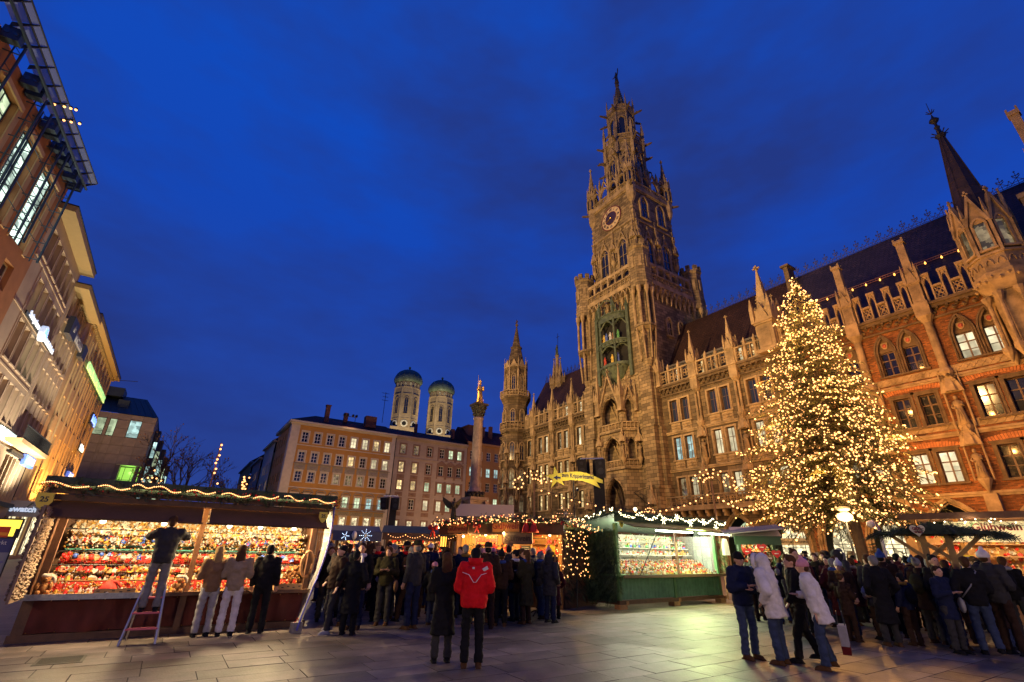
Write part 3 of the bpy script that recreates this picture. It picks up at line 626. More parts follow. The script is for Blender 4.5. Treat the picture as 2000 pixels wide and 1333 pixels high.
for (a, b) in LBAYS + RBAYS:
 m = MB(); balustrade_mb(m, a + 0.45, b - 0.45, -0.25, 20.38, 1.75, 1.0, 0.15); n_ = 3
 for i in range(n_ + 1): x = a + 0.5 + (b - a - 1.0) * i / n_; m.box(x - 0.14, x + 0.14, -0.42, -0.08, 20.38, 22.5); m.lathe([(0.2, 22.5), (0.02, 23.0)], (x, -0.25, 0), 4, pi / 4)
 m.build('parapet', TRIM, TH)
 if a > 11:
  m = MB(); m.box(a + 0.6, b - 0.6, 0.9, 3.6, 20.3, 22.9); m.prism([(a + 0.5, 22.9), (b - 0.5, 22.9), (b - 0.9, 23.15), (a + 0.9, 23.15)], 0.7, 3.8); m.build('dormer', mat('lead', (0.07, 0.06, 0.055), 0.6), TH)
  for i in range(3):
   x = a + (b - a) * (i + 0.5) / 3; window(TH, x, 0.84, 20.75, 1.0, 1.9, 2, (0.55,), MATS['frame_brown'], 'dor', MATS[('pane_cream', 'pane_warm', 'pane_dim')[(i + int(a)) % 3] if a > 30 or a > 16 else 'pane_dark'])
def merlon_mb(m):
 m.box(-0.42, -0.24, -0.14, 0.14, 0, 2.3); m.box(0.24, 0.42, -0.14, 0.14, 0, 2.3); m.box(-0.46, 0.46, -0.18, 0.18, 2.3, 2.5)
 P_ = arch_pts(-0.24, 0.24, 1.6, 2.15)
 for p_, q_ in zip(P_[:-1], P_[1:]): m.bar((p_[0], 0, p_[1]), (q_[0], 0, q_[1]), 0.12, 0.22, up=(0, 1, 0))
 m.box(-0.24, 0.24, -0.08, 0.08, 2.15, 2.3)
def quatre_mb(m, w=0.85):
 m.box(-w / 2, w / 2, -0.14, 0.14, 0, 0.14); m.box(-w / 2, w / 2, -0.18, 0.18, 1.15, 1.32)
 for q in range(4):
  a = q * pi / 2; cx_, cz_ = 0.2 * cos(a), 0.65 + 0.2 * sin(a); m.tube([(cx_ + 0.19 * cos(j * pi / 4), 0, cz_ + 0.19 * sin(j * pi / 4)) for j in range(9)], 0.055, 5)
 for s_ in (-1, 1):
  for t in (-1, 1): m.bar((s_ * w / 2, 0, 0.65 + t * 0.5), (s_ * 0.26, 0, 0.65 + t * 0.26), 0.07, 0.1)
_m = MB(); merlon_mb(_m); MER = _m.mesh('merlon', TRIM); _m = MB(); quatre_mb(_m); QUA = _m.mesh('tracery_panel', TRIM)
for (a, b) in BBAYS:
 n = 3 if b - a > 4 else 2; st = (b - a - 1.0) / (2 * n + 1)
 for i in range(2 * n + 1):
  x = a + 0.5 + (i + 0.5) * st; put('tracery_panel' if i % 2 else 'merlon', QUA if i % 2 else MER, TH, (x, -0.2, 20.38), 0, (st / 0.85, 1, 1))
for nm, x0, x1, mt in (('roof', 6.5, 27.2, 'roof_tile'), ('roof', 36.8, 52.7, 'roof_tile'), ('roof', 52.7, 90, 'roof_slate')):
 m = MB(); m.add([(x0, 0.7, 20.3), (x1, 0.7, 20.3), (x1, 6.6, 30.9), (x0, 6.6, 30.9), (x0, 12.6, 20.3), (x1, 12.6, 20.3)], [(0, 1, 2, 3), (3, 2, 5, 4), (0, 3, 4), (1, 5, 2)]); m.build(nm, MATS[mt], TH)
m = MB(); cresting_mb(m); CRE = m.mesh('roof_cresting', mat('cresting_iron', (0.045, 0.04, 0.04), 0.5, metal=0.5))
x = 7.0
while x < 89:
 if not 26.5 < x < 37: put('roof_cresting', CRE, TH, (x, 6.6, 30.9))
 x += 1.02
m = MB(); m.box(52.9, 53.4, 5.6, 7.0, 28.5, 32.2); m.box(52.7, 53.6, 5.4, 7.2, 32.2, 32.45); m.build('chimney', TRD, TH)
m = MB()
def roofpt(x, z, off=0.12): t = (z - 20.3) / 10.6; return (x, 0.7 + 5.9 * t - off, z + off * 0.5)
m.bar(roofpt(54.5, 25.5), roofpt(69.3, 25.5), 0.06); m.bar(roofpt(54.5, 25.8), roofpt(69.3, 25.8), 0.06)
for i in range(75): m.bar(roofpt(54.5 + i * 0.2, 25.5), roofpt(54.5 + i * 0.2, 25.8), 0.03)
m.build('snow_rail', mat('rail_red', (0.22, 0.09, 0.05), 0.5), TH)
m = MB(); m.lathe([(0.05, 0), (0.08, 0.08), (0.03, 0.24)], (0, 0, 0), 6); RL = m.mesh('roof_lamp', mat('roof_lamp', (1, 0.6, 0.2), emit=(1.0, 0.45, 0.08), estr=3.0, samp=False))
for i in range(13): p = roofpt(55 + i * 1.15, 25.25, 0.16); put('roof_lamp', RL, TH, p)
def oct_ring(m, prof, c, n=8): m.lathe(prof, c, n, pi / 8)
ORX, ORY = 70.0, -0.75
m = MB(); c = (ORX, ORY, 0)
oct_ring(m, [(0.12, 13.6), (0.6, 14.2), (0.7, 14.5)], c); oct_ring(m, [(1.0, 15.3), (1.15, 19.0)], c)
oct_ring(m, [(1.3, 19.0), (1.75, 19.7), (1.85, 20.1), (1.85, 20.3)], c); oct_ring(m, [(1.62, 20.3), (1.62, 21.6), (1.75, 21.6), (1.75, 21.75), (1.5, 21.75), (1.45, 25.2)], c)
[m.ico((ORX + 1.72 * cos(k * pi / 12), ORY + 1.72 * sin(k * pi / 12), 19.75 + 0.2 * (k % 2)), 0.16) for k in range(24)]; m.build('oriel', TRIM, TH)
m = MB()
for k in range(8):
 a = k * pi / 4 + pi / 8; m.cyl((ORX + 1.42 * cos(a), ORY + 1.42 * sin(a), 15.0), (ORX + 1.42 * cos(a), ORY + 1.42 * sin(a), 18.4), 0.13, n=8)
 m.lathe([(0.14, 0), (0.3, 0.45), (0.32, 0.6)], (ORX + 1.42 * cos(a), ORY + 1.42 * sin(a), 18.3), 8); m.lathe([(0.05, -0.9), (0.32, -0.2), (0.3, 0.1)], (ORX + 1.42 * cos(a), ORY + 1.42 * sin(a), 15.0), 8)
 m.box(ORX + 1.66 * cos(a) - 0.09, ORX + 1.66 * cos(a) + 0.09, ORY + 1.66 * sin(a) - 0.09, ORY + 1.66 * sin(a) + 0.09, 21.7, 25.0); m.lathe([(0.15, 25.0), (0.02, 26.3)], (ORX + 1.66 * cos(a), ORY + 1.66 * sin(a), 0), 4)
m.build('oriel_column', TRIM, TH)['kind'] = 'stuff'
for k in range(8):
 m = MB(); a = k * pi / 4; rz = a + pi / 2; m.T = Matrix.Translation((ORX, ORY, 0)) @ Matrix.Rotation(rz, 4, 'Z')
 m.bar((-0.62, -1.55, 24.2), (0, -1.5, 26.6), 0.17, 0.26, up=(0, 1, 0)); m.bar((0.62, -1.55, 24.2), (0, -1.5, 26.6), 0.17, 0.26, up=(0, 1, 0)); m.prism([(-0.6, 24.3), (0.6, 24.3), (0, 26.5)], -1.5, -1.3); m.cbox(0, -1.52, 26.9, 0.12, 0.12, 0.6); m.cbox(0, -1.52, 26.95, 0.32, 0.12, 0.1)
 for dx in (-0.3, 0.3):
  P_ = arch_pts(dx - 0.2, dx + 0.2, 20.85, 21.3, 3)
  for p_, q_ in zip(P_[:-1], P_[1:]): m.bar((p_[0], -1.53, p_[1]), (q_[0], -1.53, q_[1]), 0.06, 0.1, up=(0, 1, 0))
 m.T = None; m.build('oriel_gable', TRIM, TH)
for k in range(8):
 a = k * pi / 4; lancet(TH, ORX + 1.36 * cos(a), ORY + 1.36 * sin(a), 22.1, 0.62, 2.5, a + pi / 2, 'pane_dim', mull=False)
m = MB(); oct_ring(m, [(1.2, 25.2), (0.2, 33.6)], c)
for k in range(8):
 a = k * pi / 4 + pi / 8; m.bar((ORX + 1.22 * cos(a), ORY + 1.22 * sin(a), 25.2), (ORX + 0.21 * cos(a), ORY + 0.21 * sin(a), 33.6), 0.06)
for j in range(1, 9): zz = 25.2 + j * 0.93; r_ = 1.2 - 1.0 * (zz - 25.2) / 8.4; oct_ring(m, [(r_ + 0.012, zz), (r_ + 0.012, zz + 0.05)], c)
m.build('spire', mat('spire_lead', (0.045, 0.030, 0.02), 0.5, var=0.45, vscale=2.0, metal=0.3), TH)
m = MB(); m.lathe([(0.26, 33.6), (0.4, 33.9), (0.2, 34.0), (0.14, 34.6), (0.22, 34.8), (0.1, 34.95), (0.1, 35.2), (0.34, 35.5), (0.34, 35.6), (0.1, 35.9), (0.03, 36.2), (0.02, 37.6)], c, 8)
for k in range(8): a = k * pi / 4; m.bar((ORX, ORY, 33.8), (ORX + 0.6 * cos(a), ORY + 0.6 * sin(a), 34.15), 0.06); m.bar((ORX, ORY, 36.3), (ORX + 0.3 * cos(a), ORY + 0.3 * sin(a), 36.6), 0.04)
m.build('finial', MATS['dark_iron'], TH)
m = MB(); m.box(72.3, 76.5, -0.1, 0.6, 20.3, 26.0); m.box(72.2, 76.6, -0.2, 0.7, 26.0, 26.4); m.build('gable', TRIM, TH)
m = MB(); balustrade_mb(m, 72.6, 76.2, -0.15, 24.2, 1.7, 1.2); m.build('gable_tracery', TRIM, TH)
pinnacle(TH, 74.0, 0.2, 24.0, 9.6, True, 0.5)
TX, TY = 7.0, -0.5; c = (TX, TY, 0); m = MB()
oct_ring(m, [(2.1, 3.2), (2.6, 5.4), (2.7, 6.0)], c); oct_ring(m, [(2.2, 6.0), (2.2, 20.0)], c)
oct_ring(m, [(2.5, 20.0), (2.6, 20.3), (2.6, 20.5), (2.2, 20.5), (2.15, 25.0), (2.5, 25.8), (2.75, 26.2), (2.75, 26.4)], c); oct_ring(m, [(1.9, 26.4), (1.85, 31.6), (2.1, 31.9), (2.1, 32.1)], c)
oct_ring(m, [(1.75, 32.1), (0.95, 36.0), (1.1, 36.1), (1.1, 36.3), (0.8, 36.4), (0.12, 40.6)], c)
m.lathe([(0.1, 40.6), (0.3, 40.9), (0.3, 41.1), (0.08, 41.3)], c, 6); m.cbox(TX, TY, 41.6, 0.16, 0.16, 0.9); m.cbox(TX, TY, 41.6, 0.7, 0.16, 0.16)
m.build('corner_turret', STONE, TH)
for k in range(8):
 m = MB()
 m.T = Matrix.Translation((TX, TY, 0)) @ Matrix.Rotation(k * pi / 4 + pi / 2, 4, 'Z')
 balustrade_mb(m, -1.05, 1.05, -2.5, 26.4, 1.05, 0.52, 0.1); balustrade_mb(m, -1.0, 1.0, -2.4, 20.5, 1.3, 0.66, 0.1); balustrade_mb(m, -1.05, 1.05, -2.48, 6.0, 1.1, 0.52, 0.1)
 m.prism([(-0.7, 31.9), (0.7, 31.9), (0, 33.4)], -2.0, -1.75)
 for s_ in (-0.75, 0.75): m.box(s_ - 0.1, s_ + 0.1, -2.0, -1.75, 26.4, 32.3)
 m.lathe([(0.14, 32.0), (0.02, 34.0)], (0.8, -1.95, 0), 4, pi / 4)
 m.T = None; m.build('turret_tracery', TRIM, TH)
for k in (4, 5, 6, 7, 0):
 a = k * pi / 4
 for (r_, z, w, h) in ((1.78, 27.3, 0.6, 3.2), (2.03, 21.3, 0.7, 2.7), (2.06, 15.4, 0.8, 2.9), (2.06, 10.9, 0.8, 3.0), (2.06, 7.3, 0.8, 2.4)):
  lancet(TH, TX + r_ * cos(a), TY + r_ * sin(a), z, w, h, a + pi / 2, 'pane_dim' if z < 12 else 'pane_blue')
for k in (4.5, 5.5, 6.5, 7.5):
 a = k * pi / 4; statue_niche(TH, TX + 2.25 * cos(a), TY + 2.25 * sin(a), 14.6, a + pi / 2, 0.8); statue_niche(TH, TX + 2.25 * cos(a), TY + 2.25 * sin(a), 9.6, a + pi / 2, 0.9)
m = MB(); m.prism([(9.2, 20.3), (13.4, 20.3), (13.0, 26.5), (12.0, 30.5), (10.6, 30.5), (9.6, 26.5)], 5.4, 6.0); m.build('gable', TRIM, TH)
for (x, z, h) in ((9.4, 24.0, 7.0), (10.4, 27.0, 7.6), (12.2, 27.0, 7.2), (13.2, 24.0, 6.4)): pinnacle(TH, x, 5.7, z, h, r=0.9)
m = MB(); m.lathe([(0.4, 30.5), (0.3, 34.6), (0.45, 34.8)], (11.3, 5.7, 0), 8); m.build('gable_column', TRIM, TH)
o = put('gable_statue', FIG, TH, (11.3, 5.7, 34.8), 0, 1.1); recolor(o, 0, MATS['copper'])
m = MB(); m.bar((11.6, 5.7, 36.5), (11.6, 5.7, 39.2), 0.06); m.bar((11.2, 5.7, 38.5), (12.0, 5.7, 38.5), 0.06); m.build('banner_pole', MATS['dark_iron'], TH)
# ------------------------------------------------------------------ clock tower
TW = thing('clock_tower', 'tall gothic clock tower with glockenspiel bay and figure on its spire', 'tower', (51, 43, 0), -pi / 2)
TST = MATS['tower_stone']
m = MB()
m.box(-5.8, 5.8, -5.9, 6.0, 0, 34.4)
m.box(-4.45, 4.45, -4.45, 4.45, 34, 53.4)
m.build('shaft', TST, TW)
m = MB()   # sloped set-offs and buttresses
for s_ in (-1, 1):
 for (w0, z0, z1) in ((0.95, 0, 8.5), (0.75, 8.5, 15.5), (0.5, 15.5, 22.6)):
  m.box(s_ * 5.2 - 0.9, s_ * 5.2 + 0.9, -5.9 - w0, -5.88, z0, z1); m.box(s_ * 5.2 - 1.0, s_ * 5.2 + 1.0, -5.95 - w0, -5.89, z1, z1 + 0.18)
  m.prism([(s_ * 5.2 - 0.9, z1 + 0.18), (s_ * 5.2 + 0.9, z1 + 0.18), (s_ * 5.2 + 0.7, z1 + 0.7), (s_ * 5.2 - 0.7, z1 + 0.7)], -5.9 - w0 * 0.7, -5.88)
  m.box(s_ * (5.79), s_ * (5.8 + w0), -5.85, -4.1, z0, z1) if s_ > 0 else m.box(-5.8 - w0, -5.79, -5.85, -4.1, z0, z1)
for z in (8.6, 15.6, 22.7): m.box(-5.9, 5.9, -6.0, 6.05, z, z + 0.16)
m.build('buttress', TST, TW)
m = MB()
BX = 0.0
bay = [(-3.1, -5.9), (-1.95, -7.5), (1.95, -7.5), (3.1, -5.9)]
def bayface(p, q, ops):
 p = Vector((p[0], p[1], 0)); q = Vector((q[0], q[1], 0)); d = q - p; L = d.length; a = atan2(d.y, d.x)
 m.T = Matrix.Translation(p) @ Matrix.Rotation(a, 4, 'Z'); wall(m, 0, L, 0, 20.6, [(L / 2 + o[0], L / 2 + o[1], o[2], o[3], o[4]) for o in ops], 0, 0.5)
 for o in ops:
  for off, yy in ((0.02, 0.1), (0.16, -0.04)):
   P_ = arch_pts(L / 2 + o[0] - off, L / 2 + o[1] + off, o[4], o[3] + off)
   for a_, b_ in zip(P_[:-1], P_[1:]): m.bar((a_[0], yy, a_[1]), (b_[0], yy, b_[1]), 0.14, 0.16, up=(0, 1, 0))
 m.T = None
big = [(-1.5, 1.5, 4.6, 10.0, 7.6), (-1.45, 1.45, 11.9, 15.0, 13.0), (-1.55, 1.55, 16.6, 20.3, 17.9)]; sml = [(-0.5, 0.5, 12.0, 14.7, 13.7), (-0.5, 0.5, 16.7, 19.7, 18.6)]
bayface(bay[1], bay[2], big); bayface(bay[2], bay[3], sml); bayface(bay[0], bay[1], sml)
m.prismz(bay, 20.6, 20.9)
for z in (10.9, 15.5): m.prismz([(-3.3, -5.9), (-2.1, -7.7), (2.1, -7.7), (3.3, -5.9)], z, z + 0.25)
m.build('bay', MATS['tower_stone'], TW)
m = MB()   # dim vaulted interior behind the arches
for z in (4.5, 11.2, 15.8): m.prismz([(-3.0, -5.85), (-1.9, -7.2), (1.9, -7.2), (3.0, -5.85)], z, z + 0.1)
for z, h in ((4.6, 5.6), (11.9, 3.4), (16.6, 3.8)):
 for t in (-1.2, -0.4, 0.4, 1.2): m.tube([(t * 0.3, -5.92, z + h * 0.2), (t * 0.9, -6.2, z + h * 0.75), (t * 1.2, -7.0, z + h)], 0.09, 5)
m.build('vault', TRIM, TW)
for z in (4.6, 12.0, 16.7): lancet(TW, 0.5, -5.91, z, 1.1, 2.4, 0, 'pane_dim' if z < 5 else 'pane_dark')
m = MB()
for z in (11.15, 15.75):
 balustrade_mb(m, -2.0, 2.0, -7.6, z, 0.95, 0.55, 0.1)
 for s_ in (-1, 1):
  m.T = Matrix.Translation((s_ * 2.1, -7.6, 0)) @ Matrix.Rotation(s_ * atan2(1.6, 1.15) if s_ > 0 else -atan2(1.6, 1.15), 4, 'Z'); balustrade_mb(m, 0 if s_ > 0 else -1.9, 1.9 if s_ > 0 else 0, 0, z, 0.95, 0.5, 0.1); m.T = None
m.build('balustrade', TRIM, TW)
m = MB()   # gables with crockets over the top arches
def gable(m, x, y, w, z0, z1, rz=0.0):
 m.T = Matrix.Translation((x, y, 0)) @ Matrix.Rotation(rz, 4, 'Z')
 for s_ in (-1, 1):
  m.bar((s_ * w, 0, z0), (0, 0, z1), 0.22, 0.3, up=(0, 1, 0))
  for i in range(7): f = (i + 0.5) / 7; m.ico((s_ * w * (1 - f) * 1.05, -0.1, z0 + (z1 - z0) * f + 0.14), 0.13)
 m.tube([(0.4 * w * 0.4 * cos(i * pi / 5), -0.02, z0 + (z1 - z0) * 0.38 + 0.4 * w * 0.4 * sin(i * pi / 5)) for i in range(11)], 0.07, 5)
 m.cbox(0, 0, z1 + 0.45, 0.16, 0.16, 1.0); m.cbox(0, 0, z1 + 0.55, 0.6, 0.16, 0.16); m.T = None
gable(m, 0, -7.6, 1.9, 18.4, 23.2); gable(m, 2.6, -6.8, 0.8, 18.8, 21.6, atan2(1.6, 1.15)); gable(m, -2.6, -6.8, 0.8, 18.8, 21.6, -atan2(1.6, 1.15))
m.build('bay_gable', TRIM, TW)
for x, y, z, h in ((-2.0, -7.6, 18.0, 6.4), (2.0, -7.6, 18.0, 6.4), (3.2, -6.1, 18.0, 4.2), (-3.2, -6.1, 18.0, 4.2)): pinnacle(TW, x, y, z, h, r=0.75)
for x, y, a in ((-2.0, -7.65, 0), (2.0, -7.65, 0), (3.3, -6.2, 0.6), (-3.3, -6.2, -0.6)): statue_niche(TW, x, y, 12.2, a, 0.85)
for x in (-5.2, 5.2): statue_niche(TW, x, -6.9, 4.2, 0, 1.1)
G = put('glockenspiel', None, TW) if False else None
m = MB(); cp = MATS['copper']; GR = 2.55; GC = (0.0, -5.7)
def gseg(r, z0, z1, r1=None):
 r1 = r if r1 is None else r1; n = 10; vs = []; fs = []
 for k in range(n + 1):
  a = pi + pi * k / n; vs += [(GC[0] + r * cos(a), GC[1] + r * sin(a) * 0.62, z0), (GC[0] + r1 * cos(a), GC[1] + r1 * sin(a) * 0.62, z1)]
 for k in range(n): fs.append((2 * k, 2 * k + 2, 2 * k + 3, 2 * k + 1))
 fs.append(tuple(range(0, 2 * n + 2, 2))); fs.append(tuple(range(1, 2 * n + 2, 2))); m.add(vs, fs)
gseg(0.5, 22.3, 23.1, 1.5); gseg(1.5, 23.1, 24.6, 2.6); gseg(2.75, 24.6, 24.95); gseg(2.65, 27.6, 28.1); gseg(2.8, 28.1, 28.3); gseg(2.6, 31.3, 32.2); gseg(2.75, 32.2, 32.4)
for k in range(7):
 a = pi + pi * k / 6; x, y = GC[0] + 2.6 * cos(a), GC[1] + 2.6 * sin(a) * 0.62; big_ = k in (0, 3, 6) or True
 if k in (0, 2, 4, 6): m.cyl((x, y, 24.9), (x, y, 31.5), 0.17, n=7); m.lathe([(0.24, 32.3), (0.24, 33.2), (0.3, 33.3), (0.03, 35.0)], (x, y, 0), 6)
 else: m.lathe([(0.16, 32.3), (0.03, 33.6)], (x, y, 0), 6)
for k in range(12): a = pi + pi * k / 11; m.ico((GC[0] + 2.75 * cos(a), GC[1] + 2.75 * 0.62 * sin(a), 27.85), 0.16); m.ico((GC[0] + 2.7 * cos(a), GC[1] + 2.7 * 0.62 * sin(a), 24.5), 0.15)
for k0, k1 in ((0, 2), (2, 4), (4, 6)):
 for zz, hh in ((30.2, 1.2), (26.9, 0.7)):
  a0 = pi + pi * k0 / 6; a1 = pi + pi * k1 / 6
  p0 = Vector((GC[0] + 2.6 * cos(a0), GC[1] + 1.6 * sin(a0), zz)); p1 = Vector((GC[0] + 2.6 * cos(a1), GC[1] + 1.6 * sin(a1), zz))
  m.tube([p0 + (p1 - p0) * t + Vector((0, 0, hh * sin(pi * t))) for t in (0, 0.15, 0.35, 0.5, 0.65, 0.85, 1)], 0.13, 5)
m.tube([(-1.9, -7.0, 32.4), (-1.5, -7.2, 34.0), (0, -7.3, 34.6), (1.5, -7.2, 34.0), (1.9, -7.0, 32.4)], 0.12, 5)
for x in (-3.0, 3.0): m.box(x - 0.25, x + 0.25, -6.25, -5.88, 22.8, 33.0); m.lathe([(0.3, 33.0), (0.03, 34.8)], (x, -6.05, 0), 5)
m.build('glockenspiel', cp, TW); GL = TW.children[-1] if False else bpy.data.objects['glockenspiel']
m = MB(); m.box(-2.6, 2.6, -5.95, -5.905, 24.9, 31.4); m.build('recess_shade', MATS['void'], GL)  # flat near-black sheet; the recess shade is put into its colour
FC = [(0.45, 0.06, 0.03), (0.6, 0.42, 0.08), (0.08, 0.13, 0.4), (0.5, 0.5, 0.5), (0.4, 0.2, 0.08), (0.1, 0.3, 0.1)]
for i, (x, z) in enumerate(((-1.75, 28.3), (-1.0, 28.3), (-0.45, 28.35), (0.3, 28.3), (0.9, 28.35), (1.55, 28.3), (-1.1, 24.95), (0.4, 24.95), (1.3, 24.95))):
 o = put('carillon_figure', FIG, GL, (x, -5.7 - sqrt(max(0.1, 1 - (x / 2.6) ** 2)) * 1.1, z), 0, (0.85, 0.85, 0.72)); recolor(o, 0, mat('figure_%d' % (i % 6), FC[i % 6], 0.5))
for (cx, cy) in ((-5.6, -5.7), (5.6, -5.7), (5.6, 5.8), (-5.6, 5.8)):
 m = MB(); mo = MB(); c = (cx, cy, 0)
 oct_ring(m, [(0.15, 22.5), (0.7, 24.0), (0.75, 28.0), (1.5, 28.6), (1.5, 28.9)], c); oct_ring(m, [(0.8, 28.9), (0.8, 34.4)], c); oct_ring(m, [(1.5, 34.4), (1.55, 35.0), (1.5, 36.0), (1.45, 36.2), (1.42, 40.4), (1.6, 40.6), (1.6, 40.9)], c)
 for k in range(8):
  a = k * pi / 4 + pi / 8; x, y = cx + 1.3 * cos(a), cy + 1.3 * sin(a)
  mo.cyl((x, y, 28.9), (x, y, 33.6), 0.16, n=7); mo.lathe([(0.17, 33.4), (0.33, 33.9), (0.33, 34.4)], (x, y, 0), 7); mo.cyl((cx + 0.95 * cos(a), cy + 0.95 * sin(a), 24.2), (x, y, 28.6), 0.12, n=6)
  m.T = Matrix.Translation((cx, cy, 0)) @ Matrix.Rotation(a, 4, 'Z'); m.box(1.15, 1.55, -0.3, 0.3, 40.9, 41.7); m.T = None
  mo.T = Matrix.Translation((cx, cy, 0)) @ Matrix.Rotation(k * pi / 4 + pi / 2, 4, 'Z'); mo.box(-0.2, 0.2, -1.42, -1.33, 37.4, 39.2); mo.T = None
  mo.ico((cx + 1.45 * cos(a), cy + 1.45 * sin(a), 35.0), 0.22)
 m.build('corner_turret', TST, TW); mo.build('turret_column', TRIM, TW)['kind'] = 'stuff'
for k in range(4):
 m = MB(); rz = k * pi / 2; n = 9; W_ = 4.3; st = 2 * W_ / n
 for i in range(n):
  x = -W_ + (i + 0.5) * st; P_ = arch_pts(x - st * 0.42, x + st * 0.42, 34.4, 35.4, 4)
  for p_, q_ in zip(P_[:-1], P_[1:]): m.bar((p_[0], -6.2, p_[1]), (q_[0], -6.2, q_[1]), 0.14, 0.6, up=(0, 1, 0))
  m.lathe([(0.06, 33.2), (0.22, 34.0), (0.24, 34.4)], (x - st / 2, -6.15, 0), 6)
 m.box(-W_, W_, -6.5, -5.7, 35.4, 35.9); balustrade_mb(m, -W_, W_, -6.4, 35.9, 1.15, 0.85, 0.12); m.box(-W_, W_, -6.3, -5.9, 38.6, 39.0)
 n2 = 6
 for i in range(n2 + 1): x = -W_ + 2 * W_ * i / n2; m.box(x - 0.16, x + 0.16, -6.3, -5.95, 37.0, 38.6); m.lathe([(0.2, 39.0), (0.02, 39.6)], (x, -6.1, 0), 4, pi / 4)
 for i in range(n2):
  a, b = -W_ + 2 * W_ * i / n2 + 0.16, -W_ + 2 * W_ * (i + 1) / n2 - 0.16; P_ = arch_pts(a, b, 37.9, 38.6, 3)
  for p_, q_ in zip(P_[:-1], P_[1:]): m.bar((p_[0], -6.1, p_[1]), (q_[0], -6.1, q_[1]), 0.1, 0.3, up=(0, 1, 0))
 m.build('gallery', TRIM, TW, rz=rz)
 for i in range(5): lancet(TW, *(Matrix.Rotation(rz, 3, 'Z') @ Vector((-3.2 + i * 1.6, -4.46, 36.6)))[:2], 36.6, 0.75, 2.1, rz, 'pane_blue', mull=False)
m = MB(); m.box(-5.9, 5.9, -5.9, 5.9, 34.35, 35.6); m.build('gallery_floor', TST, TW)
def side(k, x, y, z, w, h, **kw):
 v = Matrix.Rotation(k * pi / 2, 3, 'Z') @ Vector((x, y, z)); lancet(TW, v.x, v.y, v.z, w, h, k * pi / 2, **kw)
side(1, -1.2, -5.81, 28.6, 0.9, 2.7); side(1, 1.3, -5.81, 28.6, 0.9, 2.7); side(1, 0.0, -5.81, 21.5, 1.2, 3.6, pane='pane_warm'); side(3, 0, -5.81, 28.6, 0.9, 2.7)
for x in (-4.3, 4.3): side(0, x, -5.91, 20.6, 0.6, 2.0, mull=False)
for x in (-1.9, 1.9):
 side(0, x, -4.46, 40.4, 1.5, 4.9, gable=True)
 for k in (1, 3): side(k, x, -4.46, 40.4, 1.5, 4.6, gable=True); side(k, x, -4.46, 48.6, 1.5, 4.1)
for k in range(4):
 for x in (-4.1, 0, 4.1):
  v = Matrix.Rotation(k * pi / 2, 3, 'Z') @ Vector((x, -4.55, 42.0)); statue_niche(TW, v.x, v.y, 42.0, k * pi / 2, 1.0); pinnacle(TW, v.x, v.y, 45.6, 3.2, r=0.8)
m = MB()
for z in (39.4, 47.6, 53.4): m.box(-4.62, 4.62, -4.62, 4.62, z, z + 0.22)
for s_ in (-1, 1):
 for t in (-1, 1):
  for j in range(16): d = 0.35 if j % 2 else 0.6; m.cbox(s_ * (4.47 - d / 2), t * (4.47 - d / 2), 39.9 + j * 0.85, d + 0.06, d + 0.06, 0.42)
m.build('string_course', TRIM, TW)
K = put('clock', None, TW)
K = bpy.data.objects['clock']; K.location = (0.1, -4.5, 50.3)
m = MB(); m.lathe([(2.05, 0), (2.05, 0.1), (1.9, 0.18)], (0, 0, 0), 32); m.T = None
me = m.mesh('clock_face', mat('clock_ring', (0.50, 0.37, 0.2), 0.6)); o = put('clock_face', me, K); o.rotation_euler = (pi / 2, 0, 0)
m = MB(); m.lathe([(1.12, 0.15), (1.12, 0.22)], (0, 0, 0), 28); o = m.build('clock_centre', mat('clock_blue', (0.035, 0.02, 0.035), 0.5), K); o.rotation_euler = (pi / 2, 0, 0)
m = MB(); m.tube([(2.05 * cos(i * pi / 16), -0.14, 2.05 * sin(i * pi / 16)) for i in range(33)], 0.09, 5); m.tube([(1.12 * cos(i * pi / 16), -0.2, 1.12 * sin(i * pi / 16)) for i in range(33)], 0.06, 5); m.build('clock_rim', mat('clock_red', (0.12, 0.03, 0.02), 0.5), K)
ROM = ['XII', 'I', 'II', 'III', 'IIII', 'V', 'VI', 'VII', 'VIII', 'IX', 'X', 'XI']
for i, r_ in enumerate(ROM):
 a = pi / 2 - i * pi / 6; o = text(r_, 0.62, MATS['clock_blue'], K, (1.54 * cos(a), -0.2, 1.54 * sin(a)), (pi / 2, a - pi / 2 if False else -(a - pi / 2), 0), bold=0.02, name='numeral', sx=0.8)
m = MB(); m.bar((0, -0.27, 0), (-0.95, -0.27, -0.35), 0.16, 0.03); m.bar((0, -0.31, 0), (-0.9, -0.31, 1.35), 0.12, 0.03); m.ball((0, -0.3, 0), 0.14, 8, 5); m.build('clock_hand', mat('gold', (0.75, 0.48, 0.12), 0.35, metal=0.9), K)
